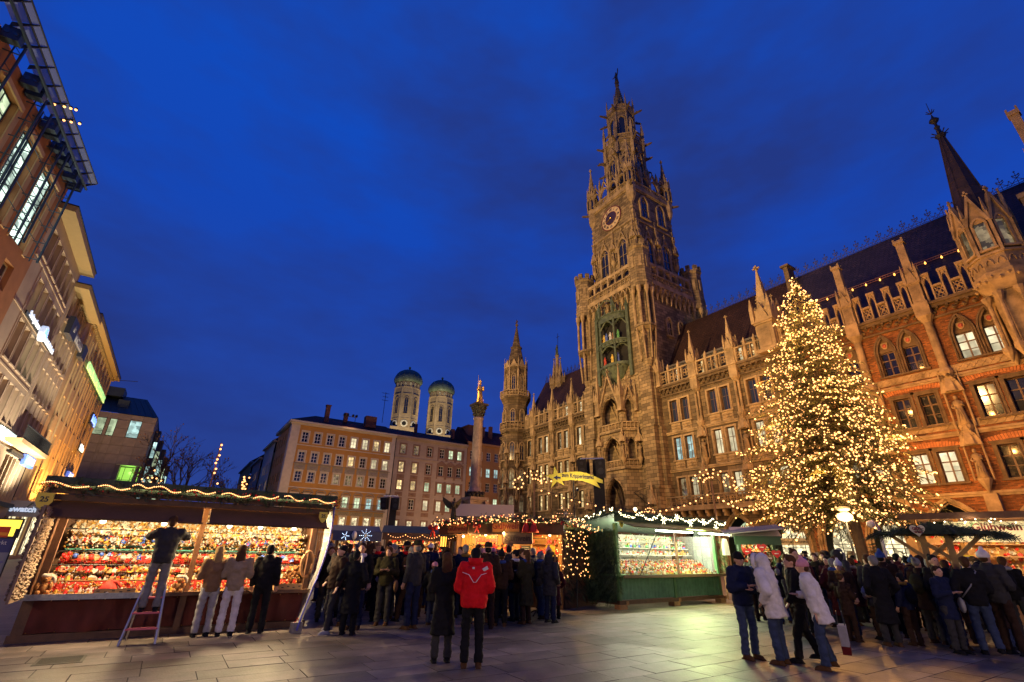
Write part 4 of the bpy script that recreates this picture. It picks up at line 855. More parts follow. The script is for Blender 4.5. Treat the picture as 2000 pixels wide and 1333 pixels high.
for k in range(4):
 m = MB(); m.T = Matrix.Rotation(k * pi / 2, 4, 'Z'); W_ = 4.5
 m.box(-W_, W_, -4.75, -4.2, 53.6, 54.2); balustrade_mb(m, -W_, W_, -4.65, 54.2, 0.95, 0.75, 0.12)
 for i in range(5): x = -W_ + 0.6 + (2 * W_ - 1.2) * i / 4; m.box(x - 0.17, x + 0.17, -4.75, -4.35, 54.2, 57.2); m.lathe([(0.22, 57.2), (0.26, 58.3), (0.02, 59.6)], (x, -4.55, 0), 4, pi / 4)
 for i in range(4):
  a = -W_ + 0.6 + (2 * W_ - 1.2) * i / 4 + 0.17; b = a + (2 * W_ - 1.2) / 4 - 0.34; P_ = arch_pts(a, b, 56.0, 57.2)
  for p_, q_ in zip(P_[:-1], P_[1:]): m.bar((p_[0], -4.55, p_[1]), (q_[0], -4.55, q_[1]), 0.2, 0.34, up=(0, 1, 0))
  c_ = (a + b) / 2
  for s_ in (-1, 1): m.bar((c_ + s_ * 1.0, -4.55, 56.4), (c_, -4.55, 58.6), 0.16, 0.28, up=(0, 1, 0))
  for j in range(4): m.ico((c_ + (1 - j / 4) * 0.9, -4.6, 56.9 + j * 0.45), 0.11); m.ico((c_ - (1 - j / 4) * 0.9, -4.6, 56.9 + j * 0.45), 0.11)
  m.cbox(c_, -4.55, 58.9, 0.12, 0.12, 0.7)
 m.T = None; m.build('belfry_gallery', TRIM, TW)
for (cx, cy) in ((-4.25, -4.25), (4.25, -4.25), (4.25, 4.25), (-4.25, 4.25)):
 m = MB(); mo = MB(); c = (cx, cy, 0); oct_ring(m, [(0.2, 50.8), (0.65, 51.8), (0.78, 52.4), (0.78, 57.4), (0.9, 57.5), (0.9, 57.8), (0.68, 57.8), (0.08, 63.2)], c)
 mo.lathe([(0.08, 63.2), (0.25, 63.5), (0.05, 64.0)], c, 6)
 for k in range(8):
  a = k * pi / 4 + pi / 8
  for j in range(6): t = j / 6; mo.ico((cx + 0.68 * (1 - t) * cos(a), cy + 0.68 * (1 - t) * sin(a), 58.1 + t * 4.9), 0.15 * (1 - t * 0.5))
  mo.lathe([(0.12, 56.8), (0.12, 58.2), (0.02, 59.4)], (cx + 0.82 * cos(a), cy + 0.82 * sin(a), 0), 4)
  m.T = Matrix.Translation((cx, cy, 0)) @ Matrix.Rotation(k * pi / 4 + pi / 2, 4, 'Z'); m.prism([(-0.33, 57.2), (0.33, 57.2), (0, 58.6)], -0.88, -0.7); m.T = None
  lancet(TW, cx + 0.74 * cos(k * pi / 4), cy + 0.74 * sin(k * pi / 4), 54.6, 0.36, 2.0, k * pi / 4 + pi / 2, mull=False, sill=False)
 m.build('spire_turret', TRIM, TW); mo.build('crocket', TRIM, TW)['kind'] = 'stuff'
m = MB(); m.prism([(0, -0.14), (1.5, 0.05), (1.6, 0.25), (1.2, 0.3), (0, 0.22)], -0.13, 0.13); m.ico((1.55, 0, 0.2), 0.2); m.bar((0.6, -0.3, 0.3), (1.0, 0, 0.15), 0.08); m.bar((0.6, 0.3, 0.3), (1.0, 0, 0.15), 0.08)
GAR = m.mesh('gargoyle', TRD)
for (r_, z, off) in ((6.2, 53.6, pi / 4), (3.4, 66.2, pi / 8), (2.4, 74.6, pi / 8), (7.6, 34.8, pi / 4), (3.2, 63.0, pi / 8)):
 for k in range(4 if r_ > 5 else 8): a = off + k * (pi / 2 if r_ > 5 else pi / 4); put('gargoyle', GAR, TW, (r_ * cos(a), r_ * sin(a), z), a)
m = MB(); c = (0, 0, 0)
oct_ring(m, [(3.3, 53.6), (3.3, 66.2), (3.6, 66.6), (3.6, 66.9)], c); oct_ring(m, [(2.35, 66.9), (2.35, 74.4), (2.6, 74.8), (2.6, 75.1)], c)
m.build('octagon', TST, TW)
for k in range(8):
 m = MB(); a = k * pi / 4 + pi / 8
 m.box(3.35 * cos(a) - 0.22, 3.35 * cos(a) + 0.22, 3.35 * sin(a) - 0.22, 3.35 * sin(a) + 0.22, 54, 66.4); m.lathe([(0.3, 63.4), (0.3, 68.9), (0.36, 69.0), (0.03, 71.8)], (3.55 * cos(a), 3.55 * sin(a), 0), 4, a)
 m.box(2.4 * cos(a) - 0.15, 2.4 * cos(a) + 0.15, 2.4 * sin(a) - 0.15, 2.4 * sin(a) + 0.15, 67, 74.6); m.lathe([(0.18, 74.6), (0.18, 77.0), (0.02, 78.9)], (2.5 * cos(a), 2.5 * sin(a), 0), 4, a)
 m.bar((3.5 * cos(a), 3.5 * sin(a), 68.8), (2.4 * cos(a), 2.4 * sin(a), 70.6), 0.2, 0.3)
 m.T = Matrix.Rotation(k * pi / 4 + pi / 2, 4, 'Z'); balustrade_mb(m, -1.35, 1.35, -3.3, 66.9, 1.15, 0.9, 0.1); balustrade_mb(m, -0.95, 0.95, -2.35, 75.1, 1.1, 0.63, 0.1)
 m.prism([(-0.9, 64.4), (0.9, 64.4), (0, 66.2)], -3.25, -3.06); m.T = None
 m.build('octagon_tracery', TRIM, TW)
for k in range(8):
 a = k * pi / 4; lancet(TW, 3.06 * cos(a), 3.06 * sin(a), 57.6, 1.25, 5.6, a + pi / 2, gable=True); lancet(TW, 2.18 * cos(a), 2.18 * sin(a), 68.6, 0.95, 4.6, a + pi / 2, mull=False)
m = MB(); oct_ring(m, [(1.45, 75.1), (1.4, 76.0), (0.22, 83.6)], c)
for k in range(8):
 a = k * pi / 4 + pi / 8
 for j in range(13): t = j / 13; r_ = 1.4 - 1.18 * t; m.ico((r_ * cos(a), r_ * sin(a), 76.2 + 7.4 * t), 0.19 * (1 - t * 0.5))
m.build('spire', TST, TW)
m = MB(); m.lathe([(0.25, 83.5), (0.42, 83.8), (0.3, 84.3), (0.42, 84.5), (0.45, 84.7)], c, 8); m.build('finial', TRD, TW)
o = put('spire_statue', FIG, TW, (0, 0, 84.7), 0, (1.3, 1.3, 1.4)); recolor(o, 0, mat('bronze', (0.09, 0.06, 0.035), 0.5, metal=0.4))
m = MB(); m.tube([(0.3, 0, 86.6), (0.55, -0.1, 87.2), (0.6, -0.1, 87.9)], 0.1, 5); m.tube([(-0.3, 0, 86.5), (-0.8, -0.2, 86.3)], 0.09, 5); m.build('statue_arm', MATS['bronze'], TW)
m = MB(); m.bar((4.6, -6.9, 6.6), (4.6, -9.3, 7.9), 0.07); m.bar((4.6, -6.9, 8.6), (4.6, -9.3, 7.9), 0.05)
for i in range(4): m.tube([(4.6, -7.1 - i * 0.5 + 0.25 * cos(j * 0.9), 7.2 + i * 0.2 + 0.25 * sin(j * 0.9)) for j in range(7)], 0.03, 4)
m.bar((4.6, -9.3, 7.9), (4.6, -9.3, 6.3), 0.025); m.build('lamp_bracket', MATS['dark_iron'], TW)
m = MB(); m.ball((4.6, -9.3, 6.1), 0.2, 10, 8); m.build('globe_lamp', MATS['bulb_white'], TW, True)
# ------------------------------------------------------------------ houses at the far (west) end of the square
mat('ochre', (0.43, 0.22, 0.05), 0.85, var=0.18, vscale=0.6, bump=0.1)
mat('putty', (0.34, 0.27, 0.215), 0.85, var=0.2, vscale=0.6, bump=0.1)
mat('orange_plaster', (0.40, 0.20, 0.07), 0.85, var=0.2, vscale=0.6)
mat('white_trim', (0.52, 0.45, 0.35), 0.75, var=0.15, vscale=1.5)
mat('brown_trim', (0.22, 0.13, 0.085), 0.8, var=0.2, vscale=1.5)
mat('grey_trim', (0.27, 0.235, 0.19), 0.8, var=0.2)
masonry('red_tile', (0.13, 0.04, 0.026), (0.085, 0.028, 0.02), (0.02, 0.01, 0.01), 0.4, 0.3, 0.03, rough=0.6, var=0.5, vscale=0.3, bump=0.8)
mat('chimney_brick', (0.12, 0.05, 0.035), 0.85, var=0.4)
rw = random.Random(21); MATS['red_tile'].node_tree.nodes['Principled BSDF'].inputs['Specular IOR Level'].default_value = 0.05
def row_windows(par, ops, panes, fr, key, y=0.16, nx=2, bars=(0.34, 0.66), ft=0.08):
 return [window(par, (o_[0] + o_[1]) / 2, y, o_[2], o_[1] - o_[0] - 0.02, o_[3] - o_[2], nx, bars, fr, key, MATS[p], ft=ft) for o_, p in zip(ops, panes)]
FW = MATS['frame_white']
H1 = thing('corner_house', 'ochre corner house with white window surrounds at the far end of the square', 'house', (12.6, 85, 0))
xs = [2.3 + i * 2.03 for i in range(8)]; ops = []; pn = []
rows = ((17.45, 1.75, 'ddddccwc'), (14.3, 1.65, 'bbbdwdcc'), (11.2, 1.65, 'bbbmmmdd'), (7.6, 1.75, 'wwccggkk'), (4.45, 1.75, 'ssssssss'), (0.6, 2.6, 'ssssssss'))
PK = {'d': 'pane_dark', 'c': 'pane_cream', 'w': 'pane_warm', 'b': 'pane_blue', 'm': 'pane_dim', 'g': 'pane_green', 'k': 'pane_cool', 's': 'pane_shop'}
for z, h, s_ in rows:
 for x, ch in zip(xs, s_): ops.append((x - 0.5, x + 0.5, z, z + h)); pn.append(PK[ch])
m = MB(); wall(m, 0, 17.9, 0, 20.2, ops, 0, 0.2); m.box(17.85, 17.9, 0.05, 11, 0, 20.2); m.build('front_wall', MATS['ochre'], H1)
m = MB(); m.box(0.3, 17.8, 0.4, 0.5, 0, 20.2); m.build('inner_wall', MATS['void'], H1)
HW = row_windows(H1, ops, pn, FW, 'h1')
def per_window(W_, ops, key, y, fn, nm, mt):
 for o_, wo in zip(ops, W_):
  k = (nm, key, round(o_[2], 2), o_[0] > 9.0)
  if k not in WM:
   m = MB(); m.T = Matrix.Translation((-(o_[0] + o_[1]) / 2, -y, -o_[2])); fn(m, *o_); WM[k] = m.mesh(nm, mt) if m.f else None
  if WM[k]: put(nm, WM[k], wo)
def _sur(m, a, b, z0, z1):
 t = 0.2
 m.box(a - t, a, -0.06, 0.06, z0, z1 + t); m.box(b, b + t, -0.06, 0.06, z0, z1 + t); m.box(a, b, -0.06, 0.06, z1, z1 + t); m.box(a - t - 0.06, b + t + 0.06, -0.14, 0.06, z0 - 0.14, z0)
def _orn(m, a, b, z0, z1):
 c = (a + b) / 2
 if 11 < z0 < 12:
  m.box(a - 0.35, b + 0.35, -0.05, 0.02, z1 + 0.2, z1 + 1.1); m.box(a - 0.45, b + 0.45, -0.2, 0.02, z1 + 1.1, z1 + 1.22)
  for i in range(7): t = (i - 3) / 3; m.bar((c, -0.1, z1 + 0.35), (c + t * 0.42, -0.1, z1 + 0.75 - abs(t) * 0.15), 0.09, 0.08)
  m.ico((c, -0.1, z1 + 0.4), 0.13)
 if 7 < z0 < 8:
  P_ = arch_pts(a - 0.25, b + 0.25, z1 + 0.15, z1 + 0.75)
  for p_, q_ in zip(P_[:-1], P_[1:]): m.bar((p_[0], -0.1, p_[1]), (q_[0], -0.1, q_[1]), 0.13, 0.2, up=(0, 1, 0))
  for i in range(5): t = (i - 2) / 2; m.ico((c + t * 0.38, -0.08, z1 + 0.42 - abs(t) * 0.1), 0.13)
 if 4 < z0 < 5:
  m.box(a - 0.45, b + 0.45, -0.05, 0.02, z1 + 0.2, z1 + 0.85)
  for i in range(7): t = (i - 3) / 3; m.ico((c + t * 0.6, -0.07, z1 + 0.52 + 0.1 * ((i % 2) * 2 - 1)), 0.13)
per_window(HW, ops, 'h1', 0.16, _sur, 'window_surround', MATS['white_trim']); per_window(HW, ops, 'h1', 0.16, _orn, 'window_ornament', MATS['grey_trim'])
m = MB(); m.box(-0.1, 1.25, -0.15, 0.1, 0, 20.2); m.box(17.2, 17.9, -0.12, 0.05, 0, 20.2); m.box(-0.2, 17.9, -0.1, 0.05, 16.9, 17.05); m.box(-0.3, 17.9, -0.3, 0.2, 20.2, 20.5); m.box(-0.5, 17.9, -0.6, 0.2, 20.5, 20.8); m.box(-0.1, 17.9, -0.12, 0.05, 10.2, 10.35); m.box(-0.1, 17.9, -0.15, 0.05, 3.7, 3.9)
m.build('trim', MATS['white_trim'], H1)
m = MB(); m.box(8.2, 17.2, -1.0, 0.0, 7.15, 7.3); m.build('balcony', MATS['grey_trim'], H1)
m = MB()
for i in range(60): m.box(8.25 + i * 0.15, 8.27 + i * 0.15, -0.98, -0.95, 7.3, 8.15)
m.box(8.2, 17.2, -1.0, -0.94, 8.15, 8.2); m.build('railing', MATS['dark_iron'], H1)
m = MB(); m.T = Matrix.Rotation(-pi / 2, 4, 'Z'); so = [(-(2.2 + i * 2.4) - 0.5, -(2.2 + i * 2.4) + 0.5, z, z + h) for z, h, s_ in rows[:5] for i in range(5)]
wall(m, -13.5, 0, 0, 20.2, so, 0, 0.2); m.T = None; m.build('side_wall', MATS['ochre'], H1)
for (a, b, z0, z1) in so: window(H1, 0.16, -(a + b) / 2, z0, b - a - 0.02, z1 - z0, 2, (0.34, 0.66), FW, 'h1', MATS['pane_dark'], -pi / 2, ft=0.08)
m = MB(); m.box(-0.5, 0.1, 0.1, 13.5, 20.4, 20.8); m.box(-0.12, 0.05, 0.05, 1.3, 0, 20.3); m.build('side_trim', MATS['white_trim'], H1)
m = MB(); m.add([(-0.55, -0.6, 20.8), (17.9, -0.6, 20.8), (17.9, 6.5, 23.6), (4.5, 6.5, 23.6), (-0.55, 13.6, 20.8), (17.9, 13.6, 20.8)], [(0, 1, 2, 3), (0, 3, 4), (3, 2, 5, 4)]); m.build('roof', MATS['red_tile'], H1)
m = MB(); m.box(5.2, 5.9, 1.6, 2.4, 21.5, 24.6); m.box(5.1, 6.0, 1.5, 2.5, 24.6, 24.75); m.box(12.6, 14.6, 2.2, 3.6, 22.0, 24.1); m.box(8.8, 9.5, 3.0, 3.6, 22.5, 24.2); m.build('chimney', MATS['chimney_brick'], H1)
H2 = thing('town_house', 'putty coloured house with brown pediments right of the ochre house', 'house', (30.5, 85, 0))
xs = [1.65, 4.25, 7.0, 9.6, 11.5, 13.4]; ops = []; pn = []
for z, h, s_ in ((17.65, 1.7, 'mmddgg'), (14.35, 1.8, 'wwdddd'), (11.3, 1.65, 'wwgggg'), (8.0, 1.75, 'ddddgg'), (4.3, 1.8, 'ssssss'), (0.6, 2.6, 'ssssss')):
 for x, ch in zip(xs, s_): ops.append((x - 0.5, x + 0.5, z, z + h)); pn.append(PK[ch])
pn[20] = 'pane_cream'; pn[21] = 'pane_cream'
m = MB(); wall(m, 0, 15.0, 0, 20.3, ops, 0.02, 0.2); m.build('front_wall', MATS['putty'], H2)
m = MB(); m.box(0.2, 14.9, 0.45, 0.55, 0, 20.2); m.build('inner_wall', MATS['void'], H2)
HW = row_windows(H2, ops, pn, FW, 'h1')
def _sur2(m, a, b, z0, z1):
 c = (a + b) / 2; t = 0.22
 m.box(a - t, a, -0.05, 0.08, z0 - t, z1 + t); m.box(b, b + t, -0.05, 0.08, z0 - t, z1 + t); m.box(a, b, -0.05, 0.08, z1, z1 + t); m.box(a, b, -0.05, 0.08, z0 - t, z0)
 if 4 < z0 < 17 and c < 8: m.box(a - 0.2, b + 0.2, -0.02, 0.05, z0 - 1.1, z0 - 0.42); m.lathe([(0.24, 0), (0.2, 0.1)], (c, -0.02, z0 - 0.76), 8)
 if c > 9:
  m.box(a - 0.42, a - 0.24, -0.1, 0.08, z0 - 0.6, z1 + 0.3); m.box(b + 0.24, b + 0.42, -0.1, 0.08, z0 - 0.6, z1 + 0.3)
  if 14 < z0 < 15: m.prism([(a - 0.5, z1 + 0.3), (b + 0.5, z1 + 0.3), (c, z1 + 1.0)], -0.16, 0.05)
per_window(HW, ops, 'h2', 0.16, _sur2, 'window_surround', MATS['brown_trim'])
m = MB(); m.box(0, 15, -0.12, 0.05, 16.9, 17.05); m.box(0, 15, -0.3, 0.2, 20.3, 20.55); m.box(0, 15, -0.6, 0.2, 20.55, 20.8); m.box(0, 15, -0.14, 0.05, 3.7, 3.95); m.build('trim', MATS['putty'], H2)
m = MB(); m.add([(0, -0.62, 20.8), (15, -0.62, 20.8), (15, 6.5, 23.4), (0, 6.5, 23.4), (0, 13, 20.8), (15, 13, 20.8)], [(0, 1, 2, 3), (3, 2, 5, 4), (0, 3, 4), (1, 5, 2)]); m.build('roof', MATS['red_tile'], H2)
m = MB(); m.box(12.6, 13.3, 2.6, 3.2, 22.2, 24.3); m.box(5.0, 5.5, 3.6, 4.2, 22.7, 24.4); m.build('chimney', MATS['chimney_brick'], H2)
m = MB(); m.cyl((0.05, -0.12, 0), (0.05, -0.12, 20.3), 0.07, n=8); m.build('downpipe', MATS['dark_iron'], H2)
H3 = thing('house', 'orange brown plaster house behind the gilded column', 'house', (45.6, 85.1, 0))
xs = [1.2, 3.1, 5.0, 6.9, 8.8, 10.7]; ops = []; pn = []
for z, h, s_ in ((18.2, 1.75, 'bbdddd'), (15.0, 1.75, 'kkkkdd'), (12.2, 1.7, 'ddddww'), (9.3, 1.7, 'ggggww'), (5.8, 1.7, 'wwwwww')):
 for x, ch in zip(xs, s_): ops.append((x - 0.5, x + 0.5, z, z + h)); pn.append(PK[ch])
m = MB(); wall(m, 0, 14, 0, 21.2, ops, 0, 0.18); m.build('front_wall', MATS['orange_plaster'], H3)
m = MB(); m.box(0.2, 13.9, 0.45, 0.55, 0, 20.2); m.build('inner_wall', MATS['void'], H3)
row_windows(H3, ops, pn, FW, 'h1')
m = MB(); m.box(0, 14, -0.4, 0.2, 21.2, 21.6)
for z in (17.4, 14.4, 11.5): m.box(0, 14, -0.06, 0.02, z, z + 0.12)
for x in (0.25, 2.15, 4.05, 5.95): m.box(x - 0.1, x + 0.1, -0.05, 0.02, 4, 21.2)
m.build('trim', MATS['orange_plaster'], H3)
m = MB(); m.add([(0, -0.4, 21.6), (14, -0.4, 21.6), (14, 5, 25.6), (0, 5, 25.6), (0, 11, 21.6), (14, 11, 21.6)], [(0, 1, 2, 3), (3, 2, 5, 4), (0, 3, 4), (1, 5, 2)]); m.build('roof', MATS['red_tile'], H3)
m = MB(); m.box(1.0, 5.0, 2.0, 5.0, 22.5, 25.4); m.box(0.8, 5.2, 1.8, 5.2, 25.4, 25.6); m.box(6.2, 6.9, 2, 2.6, 23, 26); m.build('dormer', MATS['chimney_brick'], H3)
def antenna(lbl, x, y, z, h):
 o = thing('roof_antenna', lbl, 'antenna', (x, y, z)); m = MB(); m.cyl((0, 0, 0), (0, 0, h), 0.05, n=6)
 m.build('mast', MATS['dark_iron'], o); m = MB()
 for zz, w in ((h - 0.2, 1.4), (h - 0.9, 1.0), (h - 1.6, 1.2)):
  m.bar((-w / 2, 0, zz), (w / 2, 0, zz), 0.05)
  for i in range(6): m.bar((-w / 2 + i * w / 5, -0.25, zz), (-w / 2 + i * w / 5, 0.25, zz), 0.03)
 m.build('crossbar', MATS['dark_iron'], o)
antenna('tall thin aerial on the roof left of the two domes', 28.5, 88, 23.4, 6.0); antenna('thin aerial on the roof right of the gilded column', 50.6, 88, 24.0, 6.4)
FL = thing('floodlight_bank', 'bright floodlights mounted on the ridge of the ochre house', 'floodlight', (22.0, 86.4, 22.2))
m = MB(); m.bar((-1.3, 0, 1.0), (1.3, 0, 1.0), 0.08); m.bar((-1.0, 0, 0), (-1.0, 0, 1.0), 0.08); m.bar((1.0, 0, 0), (1.0, 0, 1.0), 0.08); m.build('rail', MATS['dark_iron'], FL)
for i, x in enumerate((-1.0, -0.45, 0.5, 1.1)):
 m = MB(); m.lathe([(0.12, 0.35), (0.26, 0.0)], (0, 0, 0), 10); a = m.build('lamp_head', MATS['dark_iron'], FL); a.location = (x, -0.1, 1.2); a.rotation_euler = (radians(70), 0, 0)
 m = MB(); m.ball((0, 0, -0.02), 0.22, 8, 6, sz=0.5); m.build('lamp_glass', MATS['bulb_warm'], a)
masonry('far_plaster', (0.34, 0.27, 0.19), (0.32, 0.25, 0.18), (0.3, 0.24, 0.17), 4, 3.1, 0.01, var=0.25, bump=0.1)
for i, (y0, y1, h, c, lb) in enumerate(((99, 112, 19.5, 'white_trim', 'cream house next behind the ochre corner house'), (112, 126, 18.0, 'putty', 'grey plaster house down the side street'), (126, 150, 19.0, 'ochre', 'yellow lit house farthest down the side street'))):
 o = thing('street_house', lb, 'house', (12.4 - 0.25 * i, y0, 0), -pi / 2); L_ = y1 - y0
 so = [(-(1.5 + j * 2.5) - 0.5, -(1.5 + j * 2.5) + 0.5, z, z + 1.8) for z in (4.4, 7.6, 10.8, 14.0) for j in range(int((L_ - 1.5) / 2.5))]
 m = MB(); wall(m, -L_, 0, 0, h, so, 0, 0.2); m.box(-L_, 0, 9, 9.2, 0, h); m.box(-L_, -L_ + 0.2, 0.0, 9, 0, h); m.build('wall', MATS[c], o)
 for (a, b, z0, z1) in so: window(o, (a + b) / 2, 0.16, z0, b - a - 0.02, z1 - z0, 2, (0.5,), FW, 'st', MATS[rw.choice(('pane_dark', 'pane_warm', 'pane_cream', 'pane_dark'))])
 m = MB(); m.prism([(-L_, 0), (0, 0)] and [(-L_, h), (0, h), (0, h + 0.3), (-L_, h + 0.3)], -0.5, 0.2); m.build('cornice', MATS['white_trim'], o)
 m = MB(); m.add([(-L_, -0.4, h + 0.3), (0, -0.4, h + 0.3), (0, 4.5, h + 4), (-L_, 4.5, h + 4), (-L_, 9.5, h + 0.3), (0, 9.5, h + 0.3)], [(0, 1, 2, 3), (3, 2, 5, 4), (0, 3, 4), (1, 5, 2)]); m.build('roof', MATS['red_tile'], o)
# ------------------------------------------------------------------ church towers with copper domes
masonry('church_brick', (0.36, 0.27, 0.17), (0.28, 0.21, 0.135), (0.22, 0.165, 0.11), 1.2, 0.5, 0.02, var=0.35, vscale=0.15, bump=0.3)
mat('dome_copper', (0.085, 0.115, 0.085), 0.55, var=0.55, vscale=0.5, bump=0.3, bscale=3)
mat('clock_white', (0.7, 0.66, 0.55), 0.5)
def church_tower(lbl, x, y, rz):
 o = thing('church_tower', lbl, 'church tower', (x, y, 0), rz, 'twin domed church towers'); c = (0, 0, 0)
 m = MB(); m.box(-7.2, 7.2, -7.2, 7.2, 0, 62); oct_ring(m, [(7.6, 62), (7.3, 84.6), (7.5, 84.8), (7.5, 85.4), (7.15, 85.4), (7.1, 88.4)], c)
 for z in (66.5, 80.5): oct_ring(m, [(7.75, z), (7.75, z + 0.6)], c)
 m.build('shaft', MATS['church_brick'], o)
 m = MB()
 for k in range(8):
  a = k * pi / 4 + pi / 8; m.box(7.3 * cos(a) - 0.5, 7.3 * cos(a) + 0.5, 7.3 * sin(a) - 0.5, 7.3 * sin(a) + 0.5, 60, 84.8)
 m.build('buttress', MATS['church_brick'], o)
 for k in range(8):
  a = k * pi / 4
  lancet(o, 6.95 * cos(a), 6.95 * sin(a), 69.5, 2.0, 9.5, a + pi / 2)
  for t in (-0.62, 0.62):
   m = None; lancet(o, 6.62 * cos(a) - t * 2.2 * sin(a), 6.62 * sin(a) + t * 2.2 * cos(a), 85.9, 1.1, 1.9, a + pi / 2, 'pane_dim', mull=False)
 for k in range(8):
  a = k * pi / 4; f = MB(); f.lathe([(1.9, 0), (1.9, 0.25)], c, 20); g = f.build('clock_face', MATS['clock_white'], o); g.location = (7.05 * cos(a), 7.05 * sin(a), 63.9); g.rotation_euler = (pi / 2, 0, a + pi / 2)
  f = MB(); f.lathe([(1.2, 0.27), (1.2, 0.33)], c, 16); f.build('dial', MATS['void'], g); f = MB(); f.bar((0, 0, 0.38), (0.1, 1.5, 0.38), 0.22, 0.05); f.bar((0, 0, 0.38), (-0.9, -0.3, 0.38), 0.25, 0.05)
  for i in range(12): f.bar((1.35 * cos(i * pi / 6), 1.35 * sin(i * pi / 6), 0.28), (1.75 * cos(i * pi / 6), 1.75 * sin(i * pi / 6), 0.28), 0.16, 0.06)
  f.build('clock_hand', MATS['void'], g)
 m = MB(); prof = [(7.3, 88.4), (7.9, 89.2), (8.1, 90.2), (7.9, 91.6), (7.2, 93.3), (5.8, 95.0), (3.8, 96.2), (1.6, 96.9), (0.5, 97.2), (0.4, 98.0)]
 m.lathe(prof, c, 32)
 for k in range(16):
  a = k * pi / 8
  for (r0, z0), (r1, z1) in zip(prof[:-2], prof[1:-1]): m.bar((r0 * cos(a), r0 * sin(a), z0), (r1 * cos(a), r1 * sin(a), z1), 0.22, 0.22)
 m.build('dome', MATS['dome_copper'], o, True)
 m = MB(); m.ball((0, 0, 98.6), 0.75, 10, 8); m.build('ball_finial', MATS['gold'], o, True)
church_tower('left one of the twin brick towers with green domes', 94.3, 253, radians(-20))
church_tower('right one of the twin brick towers with green domes', 118.0, 258.2, radians(-20))
for (x, y) in ((94.3, 253), (118.0, 258.2)):
 lamp('SPOT', (x - 12, y - 36, 30), 150000, (1.0, 0.80, 0.45), (x, y, 82), 0.5, 50, 'church_floodlight')
# ------------------------------------------------------------------ gilded column
mat('red_marble', (0.29, 0.20, 0.15), 0.45, var=0.4, vscale=3.0)
CO = thing('marian_column', 'red marble column with bronze capital carrying a gilded statue', 'column', (22.0, 39.2, 0)); CO.scale = (0.8, 0.8, 1)
m = MB(); m.box(-1.5, 1.5, -1.5, 1.5, 0, 2.5); m.box(-1.6, 1.6, -1.6, 1.6, 2.5, 2.8); m.box(-0.85, 0.85, -0.85, 0.85, 2.8, 5.6); m.box(-1.05, 1.05, -1.05, 1.05, 2.8, 3.1)
m.box(-1.0, 1.0, -1.0, 1.0, 5.6, 5.75); m.box(-1.15, 1.15, -1.15, 1.15, 5.75, 6.0)
for s_ in (-1, 1):
 for t in (-1, 1): m.box(s_ * 0.95 - 0.25, s_ * 0.95 + 0.25, t * 0.95 - 0.25, t * 0.95 + 0.25, 2.8, 5.7)
m.build('pedestal', MATS['red_marble'], CO)
m = MB(); m.lathe([(0.85, 6.4), (0.9, 6.5), (0.72, 6.7), (0.66, 6.9), (0.62, 7.2), (0.60, 9.5), (0.53, 13.05), (0.6, 13.15), (0.62, 13.3)], (0, 0, 0), 20); m.build('shaft', MATS['red_marble'], CO, True)
m = MB(); m.box(-0.75, 0.75, -0.75, 0.75, 6.0, 6.4)
for k in range(14): a = k * 2 * pi / 14; m.ball((0.95 * cos(a), 0.95 * sin(a), 6.15), 0.2, 6, 5); m.ico((1.05 * cos(a + 0.2), 1.05 * sin(a + 0.2), 6.4), 0.14)
m.lathe([(0.52, 13.3), (0.6, 13.7), (0.85, 14.3), (0.9, 14.45)], (0, 0, 0), 12); m.box(-0.85, 0.85, -0.85, 0.85, 14.45, 14.65)
for k in range(8):
 a = k * pi / 4
 for z, r_ in ((13.6, 0.6), (13.95, 0.72), (14.25, 0.85)): m.ico((r_ * cos(a + z), r_ * sin(a + z), z), 0.19)
m.build('capital', mat('dark_bronze', (0.05, 0.045, 0.03), 0.5, var=0.4, metal=0.5), CO)
m = MB(); m.lathe([(0.42, 14.65), (0.45, 14.8), (0.34, 15.1), (0.30, 15.6), (0.33, 16.1), (0.26, 16.45), (0.11, 16.6)], (0, 0, 0), 10, 0, 1, 0.8); m.ball((0.02, -0.03, 16.78), 0.15, 8, 6, sz=1.25)
m.lathe([(0.13, 16.9), (0.17, 17.05), (0.05, 17.1), (0.02, 17.25)], (0.02, -0.02, 0), 8); m.tube([(-0.3, 0, 16.35), (-0.42, -0.12, 16.0), (-0.3, -0.25, 16.05)], 0.08, 6); m.tube([(0.28, 0, 16.35), (0.42, -0.12, 16.05), (0.35, -0.2, 16.15)], 0.08, 6)
m.ball((0.42, -0.12, 16.4), 0.11, 7, 6, sz=1.2); m.lathe([(0.13, 0), (0.12, 0.25), (0.08, 0.32)], (0.42, -0.12, 16.05), 7); m.tube([(-0.5, -0.1, 14.85), (-0.25, -0.3, 14.72), (0.25, -0.3, 14.72), (0.5, -0.1, 14.95)], 0.06, 5)
for a in (-0.2, -0.05, 0.1, 0.22): m.tube([(a * 1.5, -0.3, 14.85), (a, -0.26, 15.5), (a * 0.6, -0.22, 16.1)], 0.05, 4)
m.bar((-0.34, -0.2, 15.9), (-0.38, -0.2, 17.55), 0.04); m.build('gilded_statue', MATS['gold'], CO, True)
lamp('SPOT', (17.5, 34.5, 5.2), 2200, (1.0, 0.75, 0.4), (22, 39.2, 14), 0.2, 50, 'added_column_spot')  # unseen spot added to brighten the gilded statue
WB = thing('white_canopy', 'pale flat canopy roof at the foot of the red column', 'canopy', (20.2, 34.9, 0), radians(-30))
m = MB(); m.box(-2.2, 2.6, -0.8, 0.8, 4.1, 5.0); m.build('roof', mat('canvas_white', (0.5, 0.46, 0.40), 0.8), WB); m = MB()
for x in (-2.0, 2.4):
 for y in (-0.7, 0.7): m.cyl((x, y, 0), (x, y, 4.1), 0.06, n=6)
m.build('post', MATS['dark_iron'], WB)
AN = thing('angel_figure', 'small dark bronze winged figure above the stall roofs by the column', 'statue', (15.6, 30.6, 0))
